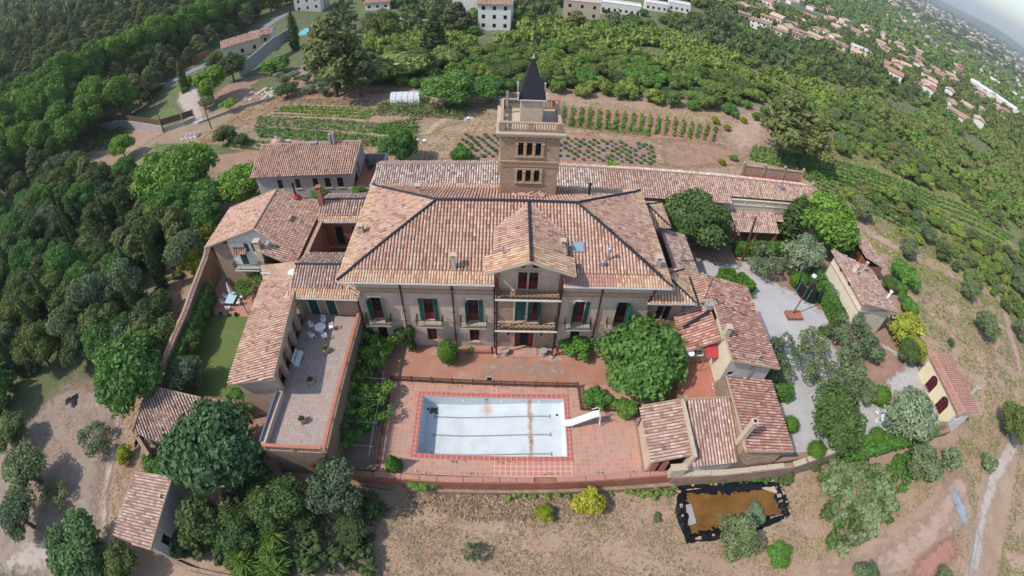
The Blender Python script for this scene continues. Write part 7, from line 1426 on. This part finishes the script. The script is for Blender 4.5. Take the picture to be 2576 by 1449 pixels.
hedge('clipped_hedge','box clipped bush at the corner of the red roofed farmhouse',[tuple(at(px,py,0)[:2]) for px,py in ((1962,985),(1965,1012))],1.7,1.6,0,leafm='l_bright')
hedge('ivy','bright ivy draped over the rubble wall between the yard tree and the yellow cottage',[(36.2,17.9),(43,18.3),(52,18.7)],1.9,1.35,-.3,leafm='l_bright',dens=70,ls=.13,cat='ivy')
hedge('ivy','dark ivy sheet on the inside of the west garden wall',[(-38.0,39),(-37.2,33),(-37.1,26)],.8,2.8,0,leafm='l_broad',dens=70,ls=.1,cat='ivy')
hedge('clipped_hedge','clipped hedge beside the white car on the asphalt',[tuple(at(px,py)[:2]) for px,py in ((355,236),(412,222))],1.5,1.4,Tz(*at(390,228)[:2]),ls=.14,dens=30)
hedge('clipped_hedge','clipped hedge on the left side of the driveway mouth',[tuple(at(px,py)[:2]) for px,py in ((465,235),(476,205))],1.6,1.6,Tz(*at(470,220)[:2]),ls=.14,dens=30)
for i,(px,py,r_) in enumerate(((715,200,17),(740,185,16),(770,195,18),(800,205,17),(735,215,17),(775,222,18),(815,228,18),(700,190,14),(845,215,16),(790,180,15),(860,75,14),(885,82,14),(835,60,14),(905,70,15),(930,40,16),(990,45,14))):
    plantp('silver' if i%2 else 'olive',px,py,r_,'small olive tree in the grove between the concrete wall and the plots' if i<10 else 'small olive tree along the upper road below the white houses',1.4,'olives of the upper grove' if i<10 else 'olives along the upper road')
for i,(px,py,r_) in enumerate(((1600,50,17),(1680,48,16),(1500,62,18),(1525,30,12),(1620,30,12),(1745,40,18),(1780,55,16),(1400,45,18),(1370,60,16),(1310,60,14),(1190,75,16))):
    plantp('oak' if i%2 else 'broad',px,py,r_,'tree between the white houses along the top of the slope',1.6,'trees between the upper white houses')
for i,(px,py,r_) in enumerate(((1850,285,14),(1870,300,12),(1905,290,16),(1830,320,12),(1880,262,14),(1800,300,14),(1925,275,14),(1815,405,12),(1845,395,12))):
    plantp('yg' if i%2 else 'bright',px,py,r_,'small pale bush scattered on the red clearing beside the big pines',1.4,'bushes on the red clearing')
# vines and prickly pears scrambling over the bank: an uncountable patch
def mass(name,polyp,key,R,H,n,seed,label,base=None,kind='stuff',mind=.5,world=None,rv=(.7,1.25)):
    poly=world or A(*polyp); P=np.array(poly); rg=np.random.default_rng(seed); lo,hi=P.min(0),P.max(0); X=rg.uniform(lo[0],hi[0],n*8); Y=rg.uniform(lo[1],hi[1],n*8); ok=sdist(poly,X,Y)>0; X=X[ok];Y=Y[ok]; pts=[]
    cell={}
    for x,y in zip(X,Y):
        k=(int(x/mind),int(y/mind))
        if any((x-a)**2+(y-b)**2<mind*mind for i in (-1,0,1) for j in (-1,0,1) for a,b in cell.get((k[0]+i,k[1]+j),())): continue
        cell.setdefault(k,[]).append((x,y)); pts.append((x,y))
        if len(pts)>=n: break
    return pts
HP=[(o.location.x,o.location.y) for o in COL.objects if o.parent is None and o.get('category')=='house' and math.hypot(o.location.x,o.location.y)>90]
BARE=[A((2230,250),(2330,270),(2300,300),(2210,280)),A((2060,200),(2150,230),(2140,250),(2050,215)),A((2300,400),(2370,430),(2350,460),(2290,430)),A((1600,120),(1680,130),(1690,160),(1610,150)),A((2420,330),(2500,380),(2470,400),(2400,350)),A((2180,350),(2240,380),(2220,400),(2170,370))]
def clearhouses(pts):
    if not pts: return pts
    A2=np.array(pts,float)[:,:2]; H=np.array(HP); keep=np.ones(len(A2),bool)
    for hx,hy in H:
        L=math.hypot(hx,hy); ux,uy=-hx/L,-hy/L; dx,dy=A2[:,0]-hx,A2[:,1]-hy; al=dx*ux+dy*uy; ac=np.abs(-dx*uy+dy*ux); keep&=~((al>-9)&(al<(16 if L<450 else 9))&(ac<8))
    for b_ in BARE: keep&=sdist(b_,A2[:,0],A2[:,1])<0
    return [p for p,k in zip(pts,keep) if k]
def massmesh(name,pts,leafm,R,H,nl,ls,seed,label,rv=(.55,1.45),flatk=1,up=.4,base=None):
    if any(math.hypot(p[0],p[1])>90 for p in pts[:50]): pts=clearhouses(pts)
    rg=np.random.default_rng(seed); C=[];Q=[]
    V=[];F=[];RR=[];b=0
    protos=[]
    for k in range(6):
        c=[];q=[]
        for i in range(5): d=rg.normal(size=3); d/=np.linalg.norm(d); c.append((d[0]*.45,d[1]*.45,.55+d[2]*.25)); q.append((.5,.5,.36))
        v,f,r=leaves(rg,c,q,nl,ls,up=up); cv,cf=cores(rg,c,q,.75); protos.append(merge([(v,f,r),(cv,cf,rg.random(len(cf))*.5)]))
    zz=T(np.array([p[0] for p in pts]),np.array([p[1] for p in pts])) if base is None else np.full(len(pts),base)
    for (x,y),z in zip(pts,zz):
        v,f,r=protos[rg.integers(6)]; s=rg.uniform(*rv); a=rg.random()*6.28; ca,sa=math.cos(a),math.sin(a); q=v*np.array([R*s,R*s,H*s*rg.uniform(.8,1.2)])
        V.append(np.stack([q[:,0]*ca-q[:,1]*sa+x,q[:,0]*sa+q[:,1]*ca+y,q[:,2]+z],1)); F.append(f+b); b+=len(v); RR.append(np.clip(r*.6+rg.random()*.4,0,1))
    if not V: return
    me=npmesh(name,np.concatenate(V),np.concatenate(F),np.concatenate(RR),M[leafm]); return tag(link(name,me),label,None,None,'stuff')
CP_=[(2060,1155),(2120,1170),(2210,1180),(2240,1240),(2230,1300),(2170,1360),(2100,1390),(2080,1300),(2070,1230)]
massmesh('prickly_pear_bank',mass('',CP_,'',0,0,95,4,'',mind=.8),'l_cactus',.85,1.2,90,.2,5,'bank overgrown with prickly pear below the stone wall')
massmesh('green_undergrowth',mass('',[(2190,1190),(2260,1150),(2330,1130),(2300,1200),(2240,1290),(2200,1300)],'',0,0,60,4,'',mind=.7),'l_bright',.8,.6,50,.15,6,'leafy creeping weeds on the bank beside the prickly pears')
massmesh('grass_fringe',mass('',[(1730,1195),(1960,1190),(1940,1215),(1735,1222)],'',0,0,120,4,'',mind=.3),'l_bright',.4,.5,30,.14,7,'green grass fringe behind the lined pond')
0 and massmesh('dry_brush',mass('',[(1020,1225),(1250,1230),(1430,1240),(1430,1280),(1210,1290),(1000,1290)],'',0,0,60,4,'',mind=.7),'l_dry',.8,.55,50,.2,8,'dry tangled brush along the foot of the retaining wall')
massmesh('green_brush',mass('',[(1260,1225),(1700,1215),(1700,1245),(1270,1250)],'',0,0,40,4,'',mind=.7),'l_scrub',.6,.5,40,.15,9,'green weeds along the foot of the retaining wall')
massmesh('dark_undergrowth',mass('',[(560,1210),(900,1230),(960,1260),(930,1449),(600,1449),(430,1380),(560,1250)],'',0,0,150,4,'',mind=1.0),'l_oak',1.1,.9,50,.2,10,'dark undergrowth beneath the trees of the lower garden')
massmesh('bank_shrubs',mass('',[(2050,1150),(2230,1180),(2230,1320),(2080,1400)],'',0,0,26,14,'',mind=1.6),'l_blue',.9,1.3,90,.18,15,'dark green weeds between the prickly pears')
# ---------------------------------------------------------------- crops
def rows(name,p0,p1,q0,q1,n,leafm,label,w_=.5,h=.45,ls=.13,dens=16,gap=.0,seed=1,soilz=.1):
    """n rows between the row p0-p1 and the row q0-q1 (print pixels)"""
    P0,P1,Q0,Q1=[np.array(at(*p)[:2]) for p in (p0,p1,q0,q1)]; rg=np.random.default_rng(seed); X=[];Y=[];Z=[]
    for i in range(n):
        t=i/(n-1) if n>1 else 0; a=P0+(Q0-P0)*t; b=P1+(Q1-P1)*t; L=np.linalg.norm(b-a); m=int(L*dens); u=rg.random(m)
        if gap: u=u[(np.sin(u*L*gap+rg.random()*6)>-.4)]
        d=(b-a)/L; nn=np.array([-d[1],d[0]]); o=rg.normal(size=len(u))*w_*.4; X.append(a[0]+(b-a)[0]*u+nn[0]*o); Y.append(a[1]+(b-a)[1]*u+nn[1]*o); Z.append(rg.random(len(u))*h)
    X,Y,Z=map(np.concatenate,(X,Y,Z)); m=len(X); c=np.stack([X,Y,T(X,Y)+Z+soilz],1); a=rg.normal(size=(m,3))*ls; b=rg.normal(size=(m,3))*ls; b[:,2]*=.5
    V=np.stack([c-a,c+b,c+a,c-b],1).reshape(-1,3); me=npmesh(name,V,np.arange(m*4).reshape(m,4),rg.random(m),M[leafm]); return tag(link(name,me),label,None,None,'stuff')
rows('lettuce_rows',(710,268),(940,275),(700,280),(930,300),6,'l_lime','rows of pale green salad plants in the upper plot',.3,.2,.13,12)
rows('cabbage_rows',(650,295),(1050,322),(640,318),(1040,345),8,'l_broad','rows of dark leafy vegetables across the middle plot',.22,.3,.13,9)
rows('bean_rows',(640,322),(1000,352),(650,345),(960,370),7,'l_bright','rows of bright green vegetables in the lower plot',.35,.4,.13,12)
rows('vegetable_rows',(960,262),(1180,268),(940,290),(1170,302),9,'l_scrub','tall staked vegetables behind the tunnel path',.3,1.1,.13,16)
rows('vine_rows',(180,330),(335,318),(135,372),(330,365),9,'l_broad','rows of vines below the panel fence',.7,.9,.2,16,.8)
rows('seedling_rows',(560,300) if 0 else (420,372),(500,366),(400,398),(520,392),7,'l_bright','rows of seedlings left of the tilled plot',.4,.3,.13,12)
rows('tomato_rows',(1420,272),(1412,318),(1800,322),(1790,356),19,'l_bright','staked vegetable rows on red soil between the tower and the big pines',.4,.9,.15,26,0)
rows('vineyard_rows',(1895,372),(2550,600),(1880,400),(2500,625),6,'l_bright','long vineyard rows running down the slope beyond the long range',.5,.6,.17,14,0)
rows('vineyard_rows',(2010,420),(2330,560),(2000,450),(2300,590),5,'l_broad','short vineyard rows behind the long range',.5,.6,.17,14,0)
rows('mulched_rows',(735,250),(985,258),(715,262),(960,268),4,'l_dry','rows of pale young plants under mulch at the top of the plots',.25,.15,.12,10)
rows('lower_bean_rows',(600,352),(700,366),(560,366),(655,378),3,'l_broad','short rows of beans next to the tilled plot',.35,.4,.13,12)
rows('onion_rows',(690,274),(945,283),(680,290),(930,300),3,'l_scrub','thin rows of onions between the salad and cabbage rows',.2,.3,.12,12)
rows('pepper_rows',(1425,300),(1640,332),(1425,318),(1640,345),4,'l_bright','low green rows at the foot of the red soil plot',.25,.35,.12,12)
rows('garden_weeds',(960,315),(1060,300),(940,330),(1050,345),5,'l_bright','lush green weeds between the plots',.8,.5,.16,14)
rows('terrace_rows',(975,92),(1055,52),(995,112),(1078,58),5,'l_bright','rows of low green plants on the terraced field below the upper road',.6,.7,.2,12,.5)
rows('mulch_rows',(1180,340),(1640,366),(1120,400),(1650,420),11,'l_dry','',.1,.02,.05,1) if 0 else None
cs=MB(); rgc=random.Random(4); grid=[]
Aq=[at(*p) for p in ((1170,338),(1640,364),(1652,418),(1130,398))]; bushm=KINDS['bright']['m'][0][0]
mul=MB()
for j in range(9):
    t=(j+.5)/9; a=Aq[0].lerp(Aq[3],t); b=Aq[1].lerp(Aq[2],t); f=Fr(a.x,a.y,b.x,b.y); L=f.L; n=int(L/.9)
    for i in range(n): u0=L*i/n; q=f.p(u0,Tz(*f.p(u0,0)[:2])+.1); q2=f.p(u0+L/n,Tz(*f.p(u0+L/n,0)[:2])+.1); mul.face([(q[0],q[1]-.22,q[2]),(q2[0],q2[1]-.22,q2[2]),(q2[0],q2[1]+.22,q2[2]),(q[0],q[1]+.22,q[2])])
    for i in range(21):
        if rgc.random()<.12: continue
        u=L*(i+.25+.5*(j%2)+rgc.uniform(-.1,.1))/21; p=f.p(u,0); z=Tz(p[0],p[1]); s=rgc.uniform(.17,.27)
        o=link('crop_plant',bushm,None,(p[0],p[1],z+.1)); o.scale=(s,s,s*.8); o.rotation_euler.z=rgc.uniform(0,6); tag(o,'small round plant in the rows on red soil behind the long range','plant','plants in rows on the red plot')
tag(mul.build('mulch_strips',plain('grey mulch film',(.31,.235,.225),.6,.3)),'strips of grey mulch film between the rows on the red plot',None,None,'stuff')
for i in range(16):
    px=1425+i*24+rgc.uniform(-5,5); py=300+i*2.6+rgc.choice((-14,0,16)); P=at(px,py); c_=MB()
    for a in range(4): c_.tube([(P.x+.35*math.cos(a*1.57),P.y+.35*math.sin(a*1.57),P.z),(P.x-.08*math.cos(a*1.57),P.y-.08*math.sin(a*1.57),P.z+2.2)],.03,4)
    tag(c_.build('cane_tripod',M['woodl']),'bundle of pale canes in the vegetable rows between the tower and the big pines','plant support','cane bundles in the vegetable rows')
# ================================================================ WOODS
def scatter(poly,mind,n,seed,avoid=()):
    pts=mass('',None,'',0,0,n,seed,'',mind=mind,world=poly); return [p for p in pts if all(sdist(a,np.array([p[0]]),np.array([p[1]]))[0]<0 for a in avoid)]
CLR=[A((1840,275),(1960,250),(1940,390),(1840,400),(1780,330)),A((1880,350),(2580,590),(2560,650),(1870,410)),A((1880,165),(2020,235),(2060,262),(1980,240),(1860,190)),A((660,60),(790,50),(830,115),(700,200),(600,230),(520,300),(440,250),(300,270),(420,190),(520,130))]
west=scatter([(-110,-5),(-70,2),(-67,20),(-61,27),(-47,26),(-42,34),(-44,52),(-60,66),(-110,78)],3.3,600,21,[A((400,960),(300,1200),(200,1449),(0,1449),(-40,1380),(120,1150),(250,950)),A((420,870),(480,870),(480,640),(430,640))])
groups=[]
wk=['oak','oak','pine','olive','oak','cypress','broad']
def indiv(pts,kinds,Rr,hf,label,group,seed,limit=290):
    """nearest visible trees as individuals, the rest are returned"""
    rg=random.Random(seed); vis=[];rest=[]
    for x,y in pts:
        z=Tz(x,y); (vis if inview((x,y,z+4),60) else rest).append((math.dist((x,y,z),CP),x,y,z))
    vis.sort()
    for d,x,y,z in vis[:limit]:
        k=rg.choice(kinds); R=rg.uniform(*Rr); 
        if k=='cypress': plant(k,(x,y,z-.1),.9,rg.uniform(7,10),'slender dark cypress in the wood outside the tiled garden wall','cypresses in the west wood'); continue
        lb=label[k] if isinstance(label,dict) else label
        plant(k,(x,y,z-.1),R,R*hf*rg.uniform(.85,1.2),lb,group+(' ('+NAME[k].replace('_',' ')+')' if isinstance(label,dict) else ''))
    return [(x,y) for d,x,y,z in vis[limit:]]
indiv(west,wk,(2.0,3.6),2.0,{'oak':'dark holm oak in the dense wood outside the tiled garden wall','pine':'pine in the dense wood outside the tiled garden wall','olive':'grey green tree in the dense wood outside the tiled garden wall','broad':'brighter green tree in the dense wood outside the tiled garden wall','cypress':''},'trees of the west wood',1,300)
# plane tree row along the road
L0,L1=np.array(at(30,330,0)[:2]),np.array(at(745,30,0)[:2])
for i in range(44):
    t=i/43; px=10+735*t; py=335-330*t; P=at(px,py); z=Tz(P.x,P.y); 
    pass
    plant('plane',(P.x-4+rg_.uniform(-1.5,1.5),P.y+rg_.uniform(-1.5,1.5),Tz(P.x-4,P.y)),rg_.uniform(5.2,6.6),rg_.uniform(13,16),'bright green plane tree in the long row beside the road','plane trees along the road')
for x,y in scatter(A((-20,300),(120,290),(330,300),(250,380),(120,440),(-20,500)),6.5,26,77):
    plant('plane',(x,y,Tz(x,y)),rg_.uniform(5,6.4),rg_.uniform(12,15),'tall dense plane tree in the group at the left edge of the field','plane trees at the field edge')
hill=scatter([(-118,30),(-104,110),(-106,210),(-100,300),(-60,420),(-420,620),(-700,300),(-500,60),(-220,20)],5.0,4200,22)
r1=indiv(hill,['pine','oak','pine'],(3.0,4.6),2.1,{'pine':'grey green pine on the forested hillside beyond the plane tree row','oak':'dark oak on the forested hillside beyond the plane tree row'},'trees of the forested hillside',2,290)
massmesh('hill_forest',r1,'l_pine',4.6,8.5,100,.17,31,'continuous pine forest covering the hill beyond the plane tree row')
front=scatter([(-44,112),(-20,104),(10,101),(48,99),(60,92),(75,100),(120,150),(60,175),(0,172),(-48,165)],2.7,800,23,CLR)
r2=indiv(front,['scrub','scrub','oak','scrub','bright','scrub'],(1.3,3.1),1.3,{'scrub':'wild scrub bush in the thicket beyond the vegetable plots','oak':'dark evergreen bush in the thicket beyond the vegetable plots','bright':'brighter bush in the thicket beyond the vegetable plots'},'bushes of the thicket beyond the plots',3,290)
massmesh('thicket',r2,'l_scrub',2.6,3.0,110,.17,32,'thicket of wild bushes covering the slope beyond the plots')
east=scatter([(66,66),(58,80),(50,96),(75,104),(130,165),(330,260),(400,120),(330,20),(240,-20),(140,10),(108,30),(92,44),(76,52)],2.8,4200,24,CLR)
near=[p for p in east if math.hypot(p[0]-40,p[1]-40)<120]; farp=[p for p in east if math.hypot(p[0]-40,p[1]-40)>=120]
r3=indiv(near,['scrub','scrub','pine','scrub','olive'],(1.0,2.7),1.25,{'scrub':'wild green bush on the hillside beyond the vineyard rows and cream house','pine':'small pine on the hillside beyond the vineyard rows and cream house','olive':'grey olive like bush on the hillside beyond the vineyard rows and cream house'},'bushes of the right hillside',4,290)
massmesh('hillside_bright_scrub',farp[::5],'l_broad',2.3,2.6,80,.18,36,'brighter green bushes sprinkled over the hillside beyond the vineyard rows')
massmesh('hillside_scrub',r3+farp[1::2],'l_scrub',2.7,2.7,80,.18,33,'dense green scrub covering the hillside beyond the vineyard rows')
massmesh('hillside_pines',farp[2::5],'l_pine',2.9,3.8,80,.18,34,'grey green pines mixed in the scrub beyond the vineyard rows')
mid=scatter([(-46,170),(120,160),(330,265),(330,420),(100,330),(-60,290),(-90,200)],5.0,1500,25,CLR+[A((1195,85),(1290,85),(1290,60),(1195,60)),A((1410,60),(1780,60),(1780,20),(1410,10)),A((560,150),(830,120),(830,30),(700,30))])
massmesh('valley_trees',mid[::2],'l_scrub',2.8,3.6,100,.17,38,'greener trees around the upper houses')
massmesh('valley_trees',mid[1::4],'l_pine',3.2,5.0,100,.17,39,'pines around the upper houses')
massmesh('valley_trees',mid[3::4],'l_oak',3.0,4.0,100,.17,35,'belt of trees around the upper houses')
plainp=[]; rg5=random.Random(6)
for i in range(24000):
    r_=330*(22**rg5.random()); a=rg5.uniform(-.25,1.75); x,y=r_*math.cos(a),r_*math.sin(a); q=pj((x,y,Tz(x,y)))
    if 900<q[0]<2620 and -15<q[1]<420 and math.sin(x*.013+1)+math.sin(y*.017+x*.006)>-1.25: plainp.append((x,y,r_))
    if len(plainp)>7000: break
for k,(lo,hi,R) in enumerate(((0,700,4.2),(700,1600,7),(1600,99999,12))):
    pp=[(x,y) for x,y,r_ in plainp if lo<=r_<hi]; massmesh('suburb_trees',pp,'l_oak' if k!=1 else 'l_scrub',R,R*(1.25 if k<2 else .8),30 if k<2 else 16,.3,40+k,'mass of trees between the houses of the plain')
massmesh('wood_undergrowth',mass('',None,'',0,0,420,4,'',mind=2.4,world=[(-110,0),(-70,4),(-67,22),(-61,30),(-47,30),(-46,52),(-60,66),(-110,78)]),'l_oak',1.6,1.1,50,.2,50,'low undergrowth on the floor of the west wood')
# ================================================================ AIR
hz=bpy.data.materials.new('haze air'); hz.use_nodes=True; t_=hz.node_tree; t_.nodes.clear(); ou=t_.nodes.new('ShaderNodeOutputMaterial'); pv=t_.nodes.new('ShaderNodeVolumePrincipled')
pv.inputs['Color'].default_value=(.90,.945,.995,1); pv.inputs['Density'].default_value=0.00013; pv.inputs['Anisotropy'].default_value=.2; t_.links.new(pv.outputs[0],ou.inputs['Volume'])
b=MB(); b.box(-4200,14500,-3300,14500,-60,460); o=b.build('haze',hz); tag(o,'pale blue haze over the plain',None,None,'stuff')
